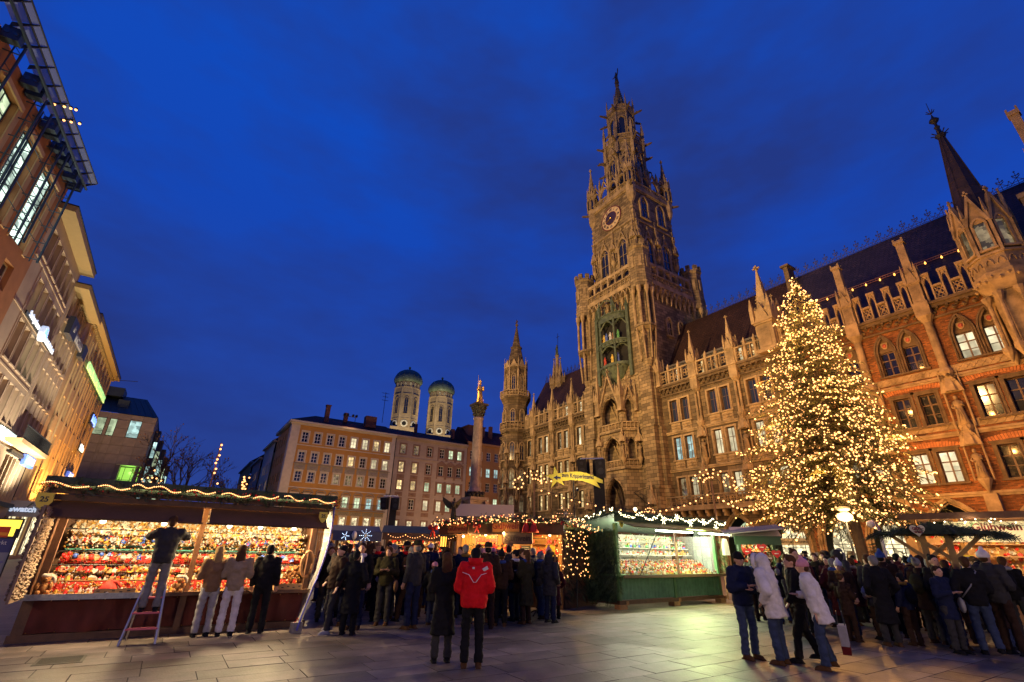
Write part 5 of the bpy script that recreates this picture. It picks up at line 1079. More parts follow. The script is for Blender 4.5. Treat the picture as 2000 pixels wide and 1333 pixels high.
m = MB(); m.cyl((0, 0, 0), (0, 0, 3.6), 0.12, n=8); m.build('post', MATS['dark_iron'], AN); o = put('figure', FIG, AN, (0, 0, 3.5), 0.4, 0.72); recolor(o, 0, MATS['dark_bronze'])
m = MB()
for s_ in (-1, 1): m.add([(s_ * 0.1, 0.1, 4.6), (s_ * 0.75, 0.3, 5.0), (s_ * 0.7, 0.32, 4.7), (s_ * 0.4, 0.25, 4.3), (s_ * 0.1, 0.13, 4.2), (s_ * 0.1, 0.16, 4.6), (s_ * 0.7, 0.36, 5.0)], [(0, 1, 2, 3, 4), (5, 4, 3, 2, 6), (0, 5, 6, 1), (1, 6, 2)])
m.build('wing', MATS['dark_bronze'], AN)
# ------------------------------------------------------------------ south side, left edge of the picture
mat('terracotta', (0.34, 0.145, 0.055), 0.85, var=0.22, vscale=0.8, bump=0.25, bscale=20)
mat('beige_stone', (0.36, 0.26, 0.185), 0.8, var=0.15, vscale=0.8, bump=0.1)
mat('beige_plaster', (0.40, 0.29, 0.20), 0.8, var=0.15, vscale=0.8)
mat('cream_stone', (0.48, 0.32, 0.16), 0.75, var=0.15, vscale=0.8)
mat('blue_steel', (0.045, 0.075, 0.115), 0.4, metal=0.5)
mat('eave', (0.30, 0.21, 0.09), 0.7, var=0.1)
def BL(y): return y - 40.5
B1 = thing('glass_canopy_building', 'terracotta building with a glass roof canopy at the left edge', 'building', (-12, 40.5, 0), radians(85.2))
bops = [(-4.0, -1.65, 18.6, 23.9), (-7.7, -5.2, 18.6, 23.9), (-11.6, -9.0, 18.7, 24.0), (-15.5, -13.0, 18.7, 23.9), (-3.0, -1.6, 15.7, 17.4), (-7.0, -5.6, 13.0, 16.4), (-12.0, -9.5, 13.0, 16.4), (-4.0, -1.8, 9.4, 12.2), (-10.0, -6.0, 1.0, 6.5), (-4.5, -1.0, 1.0, 6.5)]
lit_pane('pane_bay', (0.75, 1.0, 0.85), 2.2, 1.4, 0.2); m = MB(); wall(m, -26, 0, 0, 25.3, bops, 0, 0.4); m.box(-0.02, 0.0, 0.02, 12, 0, 25.3); m.build('wall', MATS['terracotta'], B1)
m = MB(); m.box(-25.9, -0.2, 0.7, 0.8, 0, 25.3); m.build('inner_wall', MATS['void'], B1)
for i, (a, b, z0, z1) in enumerate(bops): window(B1, (a + b) / 2, 0.3, z0, b - a - 0.02, z1 - z0, 3 if i < 4 else 2, (0.2, 0.4, 0.6, 0.8) if i < 4 else (0.5,), MATS['blue_steel'] if i < 4 else MATS['white_trim'], 'b1', MATS['pane_green' if i in (2, 3) else 'pane_bay' if i < 2 else 'pane_blue' if i < 8 else 'pane_shop'], ft=0.09)
m = MB()
for (a, b, z0, z1) in bops[:4]:
 m.box(b + 0.02, b + 0.5, -0.06, 0.04, z0 - 0.2, z1 + 0.2); m.box(a - 0.12, a, -0.06, 0.04, z0 - 0.2, z1); m.box(a, b, -0.3, -0.2, z1 - 0.35, z1 - 0.05)
m.build('window_surround', MATS['cream_stone'], B1)
for x in (-1.3, -3.9, -4.9, -7.6, -8.7, -12.3, -16):
 m = MB(); m.cyl((x, -0.75, 18.2), (x, -0.75, 25.2), 0.07, n=6); m.cyl((x, -0.35, 18.2), (x, -0.35, 25.2), 0.04, n=6)
 for z in range(6): zz = 18.4 + z * 1.25; m.bar((x, -0.75, zz), (x, 0.0, zz + 0.05), 0.05); m.bar((x, -0.75, zz), (x, -0.35, zz + 0.5), 0.03)
 m.build('steel_mast', MATS['blue_steel'], B1)
m = MB()
for z in (19.2, 20.4, 21.6, 22.8): m.cyl((-8.0, -0.6, z), (-1.5, -0.6, z), 0.025, n=5)
m.cyl((-22, -0.9, 25.3), (0, -0.9, 25.3), 0.09, n=6); m.build('steel_rail', MATS['blue_steel'], B1)
for x in (-0.6, -1.7, -2.9, -3.5, -4.6, -5.9, -6.6, -9.2, -10.0, -13, -16):
 m = MB(); m.box(x - 0.22, x + 0.22, -0.85, -0.1, 24.7, 25.5); m.k = 1
 for yy in (-0.66, -0.3): m.cyl((x - 0.24, yy, 25.1), (x + 0.24, yy, 25.1), 0.12, n=8)
 m.build('bracket', [MATS['blue_steel'], MATS['pane_blue']], B1)
cg = glass_sheet('canopy_glass', (0.30, 0.36, 0.40), 0.4, 0.25); cg2 = mat('canopy_fin', (0.03, 0.035, 0.05), 0.5)
for i in range(15):
 x = 0.2 - i * 1.35; m = MB(); m.add([(x, -0.3, 25.75), (x - 1.3, -0.3, 25.75), (x - 1.3, -1.25, 26.15), (x, -1.25, 26.15)], [(0, 1, 2, 3)]); m.build('canopy_panel', cg, B1)
 m = MB(); m.prism([(0, 0), (0, 0)] and [(-0.3, 25.4), (-1.25, 26.1), (-1.25, 26.16), (-0.3, 25.72)], x + 0.01, x + 0.05); m.T = None
 v = [(p[1], p[0], p[2]) for p in m.v]; m.v = v; m.build('canopy_fin', cg2, B1)
m = MB(); m.bar((0.2, -1.28, 26.16), (-20, -1.28, 26.16), 0.06); m.bar((0.2, -0.95, 26.0), (-20, -0.95, 26.0), 0.07); m.build('canopy_edge', cg2, B1)
FC2 = thing('canopy_spotlights', 'row of small bright spotlights under the glass canopy', 'spotlight', (-12, 40.5, 0), radians(85.2))
for i, (x, y, z) in enumerate(((-7.9, -0.75, 25.85), (-7.8, -1.15, 26.0), (-7.7, -1.4, 26.1), (-7.6, -1.6, 26.2), (-6.6, -0.9, 25.9), (-6.5, -1.2, 26.02), (-6.4, -1.55, 26.17))):
 m = MB(); m.ball((0, 0, 0), 0.075, 8, 6); m.build('lamp', MATS['bulb_warm'], FC2, loc=(x, y, z - 0.12)); m = MB(); m.lathe([(0.09, 0.0), (0.06, 0.12)], (x, y, z - 0.1), 8); m.build('lamp_housing', MATS['dark_iron'], FC2)
B2 = thing('office_building', 'beige stone office building with deep eave and recessed window bays', 'office building', (-12, 40.5, 0), pi / 2)
ops = []; pn = []
for (z0, z1, s_, x0) in ((19.9, 22.2, 'mmmmmm', 0.8), (16.3, 18.9, 'ccmmm', 2.4), (12.9, 15.7, 'mmggg', 2.3), (9.5, 12.0, 'wmmmm', 2.6)):
 n = len(s_); st = (10.7 - x0) / n
 for i, ch in enumerate(s_): ops.append((x0 + i * st + 0.22, x0 + (i + 1) * st - 0.22, z0, z1)); pn.append(PK[ch])
ops += [(5.5, 10.5, 4.2, 7.7), (0.5, 5.0, 4.2, 7.7), (0.5, 10.5, 0.3, 3.2)]; pn += ['pane_shop'] * 3
m = MB(); wall(m, 0, 11, 0, 23.2, ops, 0, 0.55); m.build('wall', MATS['beige_stone'], B2); m = MB(); m.box(0.1, 10.9, 0.9, 1.0, 0, 23); m.build('inner_wall', MATS['void'], B2)
for o_, p in zip(ops, pn): window(B2, (o_[0] + o_[1]) / 2, 0.42, o_[2], o_[1] - o_[0] - 0.02, o_[3] - o_[2], 2, (), MATS['brown_trim'], 'b2', MATS[p], ft=0.1)
m = MB(); m.box(-0.2, 10.9, -0.95, 0.3, 23.2, 23.65); m.build('eave', MATS['eave'], B2); m = MB(); m.box(-0.22, 10.92, -1.0, 0.35, 23.65, 23.75); m.build('eave_edge', MATS['dark_iron'], B2)
m = MB()
for z in (19.4, 15.95, 12.4, 8.9):
 m.box(0, 11, -0.06, 0.02, z, z + 0.12)
for x in (2.1, 10.85): m.box(x - 0.06, x + 0.06, -0.05, 0.02, 8.9, 19.4)
for (a, b, z0, z1) in ops[:-3]: m.box(a - 0.08, a, -0.04, 0.02, z0, z1); m.box(b, b + 0.08, -0.04, 0.02, z0, z1); m.box(a - 0.08, b + 0.08, -0.1, 0.3, z0 - 0.1, z0)
m.build('trim', MATS['beige_stone'], B2)
B3 = thing('shop_building', 'pale pinkish shop building with a balcony above dark glazing', 'shop building', (-12, 51.5, 0), pi / 2)
ops = []; pn = []
for (z0, z1, s_) in ((19.6, 21.8, 'bbbbm'), (16.1, 18.35, 'mcmmw'), (12.7, 14.9, 'mcccm'), (9.6, 11.4, 'bmbbb')):
 for i, ch in enumerate(s_): ops.append((1.25 + i * 1.5, 2.2 + i * 1.5, z0, z1)); pn.append(PK[ch])
gl0 = len(ops); ops += [(1.6 + i * 1.15, 2.6 + i * 1.15, 4.6, 7.9) for i in range(6)] + [(0.8, 8.2, 0.2, 3.0)]; pn += ['pane_dim'] * 6 + ['pane_shop']
m = MB(); wall(m, 0.02, 8.5, 0, 21.95, ops, 0.06, 0.3); m.build('wall', MATS['beige_plaster'], B3); m = MB(); m.box(0.1, 8.4, 0.7, 0.8, 0, 21.9); m.build('inner_wall', MATS['void'], B3)
for i, (o_, p) in enumerate(zip(ops, pn)): window(B3, (o_[0] + o_[1]) / 2, 0.26, o_[2], o_[1] - o_[0] - 0.02, o_[3] - o_[2], 2, () if i < gl0 else (0.3,), MATS['grey_trim'] if i < gl0 else MATS['dark_iron'], 'b3', MATS[p])
m = MB()
for x in range(6): m.box(0.9 + x * 1.5 + 0.06, 0.9 + x * 1.5 + 0.16, -0.0, 0.07, 9.0, 21.9)
for (a, b, z0, z1) in ops[:20]: m.box(a + 0.1, b - 0.1, -0.12, 0.1, z0 - 0.35, z0 - 0.05)
m.build('trim', MATS['beige_plaster'], B3)
m = MB(); m.box(-0.3, 8.6, -1.0, 0.4, 21.95, 22.35); m.build('eave', MATS['eave'], B3); m = MB(); m.box(-0.32, 8.62, -1.05, 0.45, 22.35, 22.45); m.build('eave_edge', MATS['dark_iron'], B3)
m = MB(); m.box(-1.2, 8.3, -1.1, 0.05, 8.45, 8.75); m.build('balcony', MATS['cream_stone'], B3)
m = MB()
for i in range(64): m.box(-1.15 + i * 0.148, -1.13 + i * 0.148, -1.06, -1.03, 8.75, 9.75)
m.box(-1.18, 8.28, -1.08, -1.0, 9.72, 9.8); m.build('railing', MATS['dark_iron'], B3)
m = MB(); m.box(1.2, 8.4, -0.25, 0.02, 4.2, 4.5); m.box(1.2, 8.4, -0.25, 0.02, 7.95, 8.2); m.build('glazing_frame', MATS['dark_iron'], B3)
B4 = thing('cafe_building', 'golden lit building with slim windows and the green cafe lettering', 'building', (-12, 60, 0), pi / 2)
ops = []; pn = []
for (z0, z1) in ((19.8, 21.8), (16.3, 18.4), (12.95, 14.9), (9.5, 11.5), (6.0, 8.2)):
 for i in range(8): ops.append((2.6 + i * 2.75, 3.65 + i * 2.75, z0, z1)); pn.append('pane_blue' if z0 > 12 else 'pane_dim' if z0 > 9 else 'pane_cream')
ops += [(1 + i * 4.6, 4.6 + i * 4.6, 0.3, 4.6) for i in range(5)]; pn += ['pane_shop'] * 5
m = MB(); wall(m, 0.02, 24.5, 0, 22.6, ops, 0, 0.3); m.box(24.4, 24.5, 0.02, 10, 0, 22.6); m.build('wall', MATS['cream_stone'], B4); m = MB(); m.box(0.1, 24.3, 0.7, 0.8, 0, 22.5); m.build('inner_wall', MATS['void'], B4)
for o_, p in zip(ops, pn): window(B4, (o_[0] + o_[1]) / 2, 0.2, o_[2], o_[1] - o_[0] - 0.02, o_[3] - o_[2], 2, (), MATS['grey_trim'], 'b4', MATS[p])
m = MB()
for i in range(9): x = 1.75 + i * 2.75; m.box(x - 0.14, x + 0.14, -0.14, 0.02, 5.0, 22.6)
m.box(0, 24.5, -0.2, 0.02, 4.8, 5.1); m.build('pilaster', MATS['cream_stone'], B4)
m = MB(); m.box(-0.4, 24.9, -0.9, 0.3, 22.6, 23.0); m.build('eave', MATS['eave'], B4); m = MB()
for i in range(40): m.cbox(0.4 + i * 0.61, -0.18, 22.45, 0.2, 0.36, 0.26)
m.build('eave_bracket', MATS['eave'], B4); m = MB(); m.box(-0.42, 24.92, -0.95, 0.35, 23.0, 23.1); m.build('eave_edge', MATS['dark_iron'], B4)
m = MB(); m.bar((22, -0.4, 22.0), (22, -3.2, 22.3), 0.06); m.bar((22, -0.9, 22.1), (22, -0.6, 23.6), 0.05); m.build('wire_bracket', MATS['dark_iron'], B4)
m = MB(); m.box(-26, 0, 0.9, 14, 0, 25.2); m.build('back_wall', MATS['terracotta'], B1)
for o_, L_, h_ in ((B2, 11, 23.2), (B3, 8.5, 21.9), (B4, 24.4, 22.5)): m = MB(); m.box(0.05, L_ - 0.05, 1.05, 12, 0, h_); m.build('back_wall', MATS['beige_plaster'], o_)
def sign(nm, lb, x, y, z, rz=pi / 2): return thing(nm, lb, 'sign', (x, y, z), rz)
neon_w = mat('neon_white', (1, 1, 1), emit=(0.55, 0.75, 1.0), estr=0.75, samp=False); neon_b = mat('neon_blue', (0.3, 0.5, 1), emit=(0.10, 0.22, 1.0), estr=3.0, samp=False)
neon_g = mat('neon_green', (0.6, 1, 0.5), emit=(0.50, 1.0, 0.30), estr=0.7, samp=False)
o = sign('bank_sign', 'blue white lit bank lettering with round emblem on the beige building', -11.7, 47.0, 16.0)
m = MB(); m.box(-4.4, 4.4, 0.02, 0.12, -0.12, 0.12); m.build('rail', MATS['dark_iron'], o)
text('Stadtsparkasse', 0.6, neon_w, o, (-2.6, -0.1, 0.05), ext=0.04, sx=0.85); text('MÜNCHEN Stadt', 0.6, neon_w, o, (2.6, -0.1, -0.05), ext=0.04, sx=0.85)
m = MB(); m.lathe([(0.6, 0), (0.6, 0.3)], (0, 0, 0), 20); a = m.build('emblem_disc', neon_w, o); a.rotation_euler = (pi / 2, 0, 0); m = MB(); m.prism([(-0.35, -0.08), (0.35, -0.25), (0.3, 0.12), (0.0, 0.05), (0.1, 0.4), (-0.2, 0.35)], -0.36, -0.31); m.build('emblem', neon_b, o)
o = sign('roof_sign', 'dark unlit box letter sign on the pinkish building', -11.7, 57.6, 18.9)
m = MB(); m.box(-4.6, -2.2, -0.25, 0.15, -0.6, 1.0); m.box(2.6, 4.4, -0.25, 0.15, -0.5, 0.8); m.box(-2.2, 2.6, -0.05, 0.1, -0.15, 0.15); m.build('board', mat('sign_dark', (0.03, 0.035, 0.05), 0.5), o); text('IMMOBILIEN', 0.95, mat('sign_pale', (0.25, 0.24, 0.28), 0.5), o, (0.2, -0.12, 0.1), ext=0.06, sx=0.8)
text('lb', 0.9, MATS['sign_pale'], o, (-3.4, -0.28, 0.2), ext=0.03)
o = sign('cafe_sign', 'green lit lettering Cafe Restaurant Glockenspiel Bar below the golden eave', -11.8, 74.2, 19.2)
m = MB(); m.box(-9.6, 9.6, 0.02, 0.1, -0.5, -0.4); m.build('rail', MATS['dark_iron'], o); text('CAFE RESTAURANT GLOCKENSPIEL BAR', 1.15, neon_g, o, (0, -0.1, 0), ext=0.06, bold=0.02, sx=0.82)
o = sign('blue_sign', 'small blue neon sign hanging on the golden building', -11.4, 78.6, 15.7)
m = MB(); m.box(-1.6, 1.6, 0.02, 0.2, -0.7, 0.7); m.build('board', MATS['sign_dark'], o); text('Ludwig', 1.1, neon_b, o, (0, -0.05, 0), ext=0.05, bold=0.03)
o = sign('white_sign', 'small bright white sign on the golden building', -11.5, 78.2, 12.1)
m = MB(); m.box(-1.5, 1.5, 0.02, 0.12, -0.45, 0.45); m.build('board', MATS['sign_dark'], o); text('Seiden', 0.95, mat('neon_cream', (1, 1, 1), emit=(1, 0.97, 0.8), estr=1.6, samp=False), o, (0, -0.05, 0), ext=0.05, bold=0.03)
for (y, z, lb) in ((58.4, 7.95, 'blue white box sign below the balcony'), (78.8, 8.85, 'blue white box sign low on the golden building')):
 o = sign('box_sign', lb, -11.6, y, z); m = MB(); m.box(-1.7, 1.7, 0.0, 0.25, -0.42, 0.42); m.build('light_box', mat('box_blue', (0.1, 0.2, 0.8), emit=(0.12, 0.25, 1.0), estr=0.6, samp=False), o); text('KLAUSE', 0.75, neon_w, o, (0, -0.04, 0), ext=0.02, bold=0.02)
o = sign('fashion_sign', 'white lit lettering Benetton above the shop window', -11.9, 50.9, 8.75); text('BENETTON', 1.1, mat('neon_mint', (1, 1, 1), emit=(0.75, 1.0, 0.85), estr=1.3, samp=False), o, (-0.6, -0.05, 0), ext=0.06, bold=0.02, sx=0.8); m = MB(); m.box(-3.6, 2.4, 0.0, 0.06, -0.62, -0.55); m.build('rail', MATS['grey_trim'], o)
o = sign('watch_sign', 'grey projecting sign lettered swatch over the lit shop windows', -11.2, 60.0, 4.2, 0.0); m = MB(); m.box(-1.3, 1.3, 0, 0.25, -0.65, 0.65); m.build('board', mat('sign_silver', (0.28, 0.29, 0.31), 0.5), o); text('swatch', 0.62, neon_w, o, (0.1, -0.03, -0.05), ext=0.01, bold=0.02)
o = sign('yellow_poster', 'yellow lit poster in a dark frame by the shop entrance', -11.3, 58.2, 2.6, 0.0); m = MB(); m.box(-0.9, 0.9, 0, 0.1, -0.75, 0.75); m.build('frame', MATS['dark_iron'], o); m = MB(); m.box(-0.78, 0.78, -0.02, 0.0, -0.63, 0.63); m.build('poster', mat('poster_yellow', (1, 0.8, 0.1), emit=(1.0, 0.75, 0.08), estr=1.3, samp=False), o)
o = sign('red_poster', 'red and orange poster below the yellow one', -11.3, 55.6, 2.15, 0.0); m = MB(); m.box(-0.75, 0.75, 0, 0.05, -0.5, 0.5); m.build('poster', mat('poster_red', (0.5, 0.04, 0.02), 0.5), o); m = MB(); m.box(-0.7, 0.7, -0.015, 0.0, -0.15, 0.08); m.build('stripe', mat('poster_orange', (0.7, 0.25, 0.03), 0.5), o)
masonry('granite', (0.22, 0.205, 0.18), (0.19, 0.175, 0.155), (0.05, 0.05, 0.045), 3, 2, 0.01, var=0.25, vscale=1.0, bump=0.15)
mat('panel_stone', (0.235, 0.215, 0.185), 0.7, var=0.22, vscale=1.2, rand=0.12, bump=0.15)
KD = thing('department_store', 'grey stone clad department store with green copper roof beyond the golden building', 'department store', (-5.9, 92, 0))
m = MB(); m.box(-14, -0.06, 0.06, 30, 12.2, 19.5); m.box(-14, -2.6, 0.07, 30, 0, 12.2); m.box(-3.0, -0.06, 2.0, 30, 0, 12.2); m.build('core_wall', MATS['granite'], KD)
wops = [(-7.4, -6.0, 16.15, 18.7), (-5.6, -4.7, 16.15, 18.7), (-3.2, -1.7, 16.15, 18.9)]
PM = {}
def panel(par, x0, x1, z0, z1, side=False):
 k = (round(x1 - x0, 2), round(z1 - z0, 2), side)
 if k not in PM:
  g = MB(); w, h = x1 - x0 - 0.05, z1 - z0 - 0.05
  if side: g.box(-0.06, 0, 0, w, 0, h)
  else: g.box(0, w, 0, 0.06, 0, h)
  PM[k] = g.mesh('cladding_panel', MATS['panel_stone'])
 put('cladding_panel', PM[k], par, (0, x0, z0) if side else (x0, 0, z0))
xsp = [-14, -12.2, -10.2, -8.4, -7.4, -6.0, -5.6, -4.7, -3.2, -1.7, 0]
zsp = [0, 2, 4, 6, 8, 10, 12.2, 13.6, 14.9, 16.15, 17.4, 18.7, 19.6]
for i in range(len(xsp) - 1):
 for j in range(len(zsp) - 1):
  x0, x1, z0, z1 = xsp[i], xsp[i + 1], zsp[j], zsp[j + 1]; c = (x0 + x1) / 2
  if any(a < c < b and 16 < (z0 + z1) / 2 < 18.7 for a, b, _, _ in wops): continue
  if z1 <= 12.3 and x0 >= -3.3: continue
  panel(KD, x0, x1, z0, z1)
for i, (a, b, z0, z1) in enumerate(wops): window(KD, (a + b) / 2, -0.02, z0, b - a, z1 - z0, 1, (0.22,), MATS['dark_iron'], 'kd', MATS[('pane_green', 'pane_green', 'pane_cool')[i]], ft=0.06)
for j in range(6):
 for i in range(2): panel(KD, 0.1 + i * 1.9, 2.0 + i * 1.9, (12.2, 13.6, 14.9, 16.15, 17.4, 18.7)[j], (13.6, 14.9, 16.15, 17.4, 18.7, 19.6)[j], True)
m = MB(); m.box(-3.1, 0.0, 0.0, 2.0, 12.15, 12.25); m.build('soffit', mat('soffit_green', (0.5, 0.6, 0.4), 0.7), KD)
o = window(KD, -1.6, 1.9, 8.4, 2.9, 3.7, 3, (0.5,), MATS['dark_iron'], 'kg', mat('pane_lime', (0.1, 0.1, 0.1), 0.2, emit=(0.45, 1.0, 0.12), estr=0.8, samp=False)); m = MB(); m.cyl((-0.5, 0.5, 0), (-0.5, 0.5, 12.2), 0.28, n=10); m.build('column', MATS['granite'], KD)
lamp('POINT', (-7.3, 92.6, 11.4), 60, (0.5, 1.0, 0.2), None, 0.2, name='green_loggia_light')
for i in range(5):   # dark glazed bays stepping down the side
 y0 = 4.2 + i * 3.6; x1 = 0.8 + i * 0.55; z1 = 18.4 - i * 0.9; m = MB(); m.box(-0.1, x1, y0, y0 + 2.6, 4, z1); m.build('side_bay', mat('bay_dark', (0.02, 0.02, 0.022), 0.4), KD)
 for z in (14.0, 10.2, 6.4): window(KD, x1 * 0.5 + 0.1, y0 - 0.07, z - i * 0.9, max(0.5, x1 - 0.2), 2.6, 1, (0.5,), MATS['dark_iron'], 'kb%d' % i, MATS['pane_green' if i % 2 else 'pane_cool'])
m = MB(); m.add([(-14.2, -0.1, 19.6), (0.1, -0.1, 19.6), (-2.4, 4.5, 23.2), (-14.2, 4.5, 23.2), (0.1, 30, 19.6), (-2.4, 28, 23.2)], [(0, 1, 2, 3), (1, 4, 5, 2), (3, 2, 5)])
for i in range(16): m.bar((-14 + i * 0.9, -0.1, 19.62), (-14 + i * 0.75, 4.5, 23.2), 0.06)
m.build('roof', mat('roof_green', (0.03, 0.05, 0.045), 0.5, var=0.3), KD); m = MB(); m.box(-8.5, -5.4, 2.2, 6, 22.6, 24.0); m.box(-5.6, -4.2, 1.4, 2.6, 20.8, 22.0); m.build('roof_box', MATS['roof_green'], KD)
def bare_tree(lbl, x, y, h, seed):
 r = random.Random(seed); o = thing('bare_tree', lbl, 'tree', (x, y, 0), group=None); m = MB(); tw = MB(); lf = MB()
 def grow(p, d, L, rad, lev):
  q = p + d * L; mid = p + d * L * 0.5 + Vector((r.uniform(-1, 1), r.uniform(-1, 1), 0)) * L * 0.06
  (m if lev < 3 else tw).tube([p, mid, q], rad, 5 if lev < 3 else 3, rad * 0.6)
  if lev >= 6:
   if r.random() < 0.35: lf.ico(q, 0.09)
   return
  for k in range(r.choice((2, 3, 3)) if lev else 4):
   a = r.uniform(0, 2 * pi); s = r.uniform(0.35, 0.8); u = d.orthogonal().normalized(); v = d.cross(u)
   nd = (d + (u * cos(a) + v * sin(a)) * s + Vector((0, 0, 0.10))).normalized()
   grow(p + d * L * r.uniform(0.65, 1.0), nd, L * r.uniform(0.62, 0.82), max(0.018, rad * 0.58), lev + 1)
 grow(Vector((0, 0, 0)), Vector((0, 0, 1)), h * 0.27, h * 0.022, 0)
 bk = mat('bark', (0.055, 0.035, 0.025), 0.9, var=0.3, vscale=5); m.build('trunk', bk, o); tw.build('crown', bk, o); lf.build('withered_leaves', mat('dry_leaf', (0.12, 0.05, 0.02), 0.8), o)
bare_tree('bare tree with wide crown left of the light poles', -0.6, 66, 16.0, 3); bare_tree('smaller bare tree right of the tall light pole', 3.9, 72, 14.5, 8)
# ------------------------------------------------------------------ floodlights, fir greenery, stalls
lamp('SPOT', (-10.6, 33.0, 26.0), 190000, (1.0, 0.62, 0.23), (46, 45, 38), 0.6, 70, 'facade_floodlight')
lamp('SPOT', (14.0, 86.0, 24.0), 44000, (1.0, 0.62, 0.25), (46, 52, 22), 0.6, 62, 'facade_floodlight')
lamp('SPOT', (-10.6, 20.0, 26.0), 38000, (1.0, 0.56, 0.18), (46, 14, 14), 0.6, 66, 'facade_floodlight')
lamp('SPOT', (22.0, 84.1, 23.7), 9000, (1.0, 0.66, 0.3), (20, 60, 0), 0.4, 120, 'facade_floodlight')
for (x, y, e, c_) in ((-9.2, 46, 1500, WHITE), (-9.2, 56, 1500, WHITE), (-9.8, 66, 1500, AMBER), (-9.8, 78, 1500, AMBER), (-8.5, 33, 450, WARM)):
 lamp('SPOT', (x, y, 4.4), e * 5.5, c_, (-12.5, y + 1, 22), 0.3, 130, 'street_lamp_light')
lamp('SPOT', (20, 66, 5.0), 6500, (1.0, 0.6, 0.26), (24, 85, 12), 0.4, 130, 'street_lamp_light')
lamp('SPOT', (40, 70, 5.0), 4500, (1.0, 0.55, 0.25), (48, 85, 10), 0.4, 120, 'street_lamp_light')
FIR = mat('fir', (0.030, 0.062, 0.022), 0.7, var=0.5, vscale=2.0)
FIRD = mat('fir_dark', (0.022, 0.038, 0.016), 0.75, var=0.5, vscale=2.0)
rg = random.Random(3)
def sprig(m, p, d, L=0.3, n=11, w=0.012):
 """a fir twig: needles in a flat spray round a stem"""
 p = Vector(p); d = Vector(d).normalized(); s = d.orthogonal().normalized(); s = Matrix.Rotation(rg.uniform(0, 6.28), 3, d) @ s; nrm = d.cross(s)
 for i in range(n):
  t = i / n; q = p + d * L * t; side = 1 if i % 2 else -1; ln = L * 0.34 * (1.1 - t * 0.6)
  e_ = q + (d * 0.75 + s * side * 0.8 + nrm * rg.uniform(-0.25, 0.5)).normalized() * ln; wv = d * w
  m.add([tuple(q - wv), tuple(q + wv), tuple(e_)], [(0, 1, 2)])
 m.add([tuple(p - s * w * 0.5), tuple(p + s * w * 0.5), tuple(p + d * L * 1.15)], [(0, 1, 2)])
def garland_mb(m, pts, r=0.09, dens=26, L=0.2):
 for a, b in zip(pts[:-1], pts[1:]):
  a = Vector(a); b = Vector(b); n = max(1, int((b - a).length * dens))
  for i in range(n):
   p = a + (b - a) * (i + rg.random()) / n; d = Vector((rg.uniform(-1, 1), rg.uniform(-1, 1), rg.uniform(-1, 0.8))) + (b - a).normalized() * 0.5
   sprig(m, p + Vector((rg.uniform(-r, r), rg.uniform(-r, r), rg.uniform(-r, r))) * 0.6, d, L * rg.uniform(0.7, 1.2), 9, 0.011)
def sag(a, b, drop, n=10):
 a = Vector(a); b = Vector(b); return [a + (b - a) * i / n - Vector((0, 0, drop * 4 * (i / n) * (1 - i / n))) for i in range(n + 1)]
_m = MB(); _m.ball((0, 0, 0), 1.0, 6, 4); BULB = {k: _m.mesh('bulb', MATS[k]) for k in ('bulb_warm', 'bulb_white', 'bulb_blue')}
for me_ in BULB.values(): me_.polygons.foreach_set('use_smooth', [True] * len(me_.polygons))
def bulb(par, p, r, k='bulb_warm'): return put('bulb', BULB[k], par, p, 0, r)
wood = mat('wood_dark', (0.085, 0.035, 0.016), 0.6, var=0.4, vscale=6, bump=0.2)
wood_l = mat('wood_light', (0.30, 0.15, 0.06), 0.6, var=0.35, vscale=6, bump=0.2)
mat('roof_felt_green', (0.022, 0.045, 0.030), 0.7, var=0.3)
mat('awning_brown', (0.12, 0.06, 0.03), 0.85, var=0.25, vscale=2)
mat('cloth_red', (0.085, 0.014, 0.010), 0.85, var=0.35, vscale=3)
mat('cloth_scarlet', (0.50, 0.025, 0.015), 0.8, var=0.2)
mat('paper_grey', (0.30, 0.34, 0.36), 0.7, var=0.35, vscale=14)
mat('cardboard', (0.38, 0.23, 0.10), 0.8, var=0.2)
mat('shelf_teal', (0.03, 0.16, 0.12), 0.5)
mat('shelf_white', (0.7, 0.68, 0.6), 0.5)
mat('sign_yellow', (0.72, 0.55, 0.05), 0.5)
mat('sign_black', (0.02, 0.02, 0.02), 0.5)
mat('steel', (0.45, 0.45, 0.45), 0.35, metal=0.8)
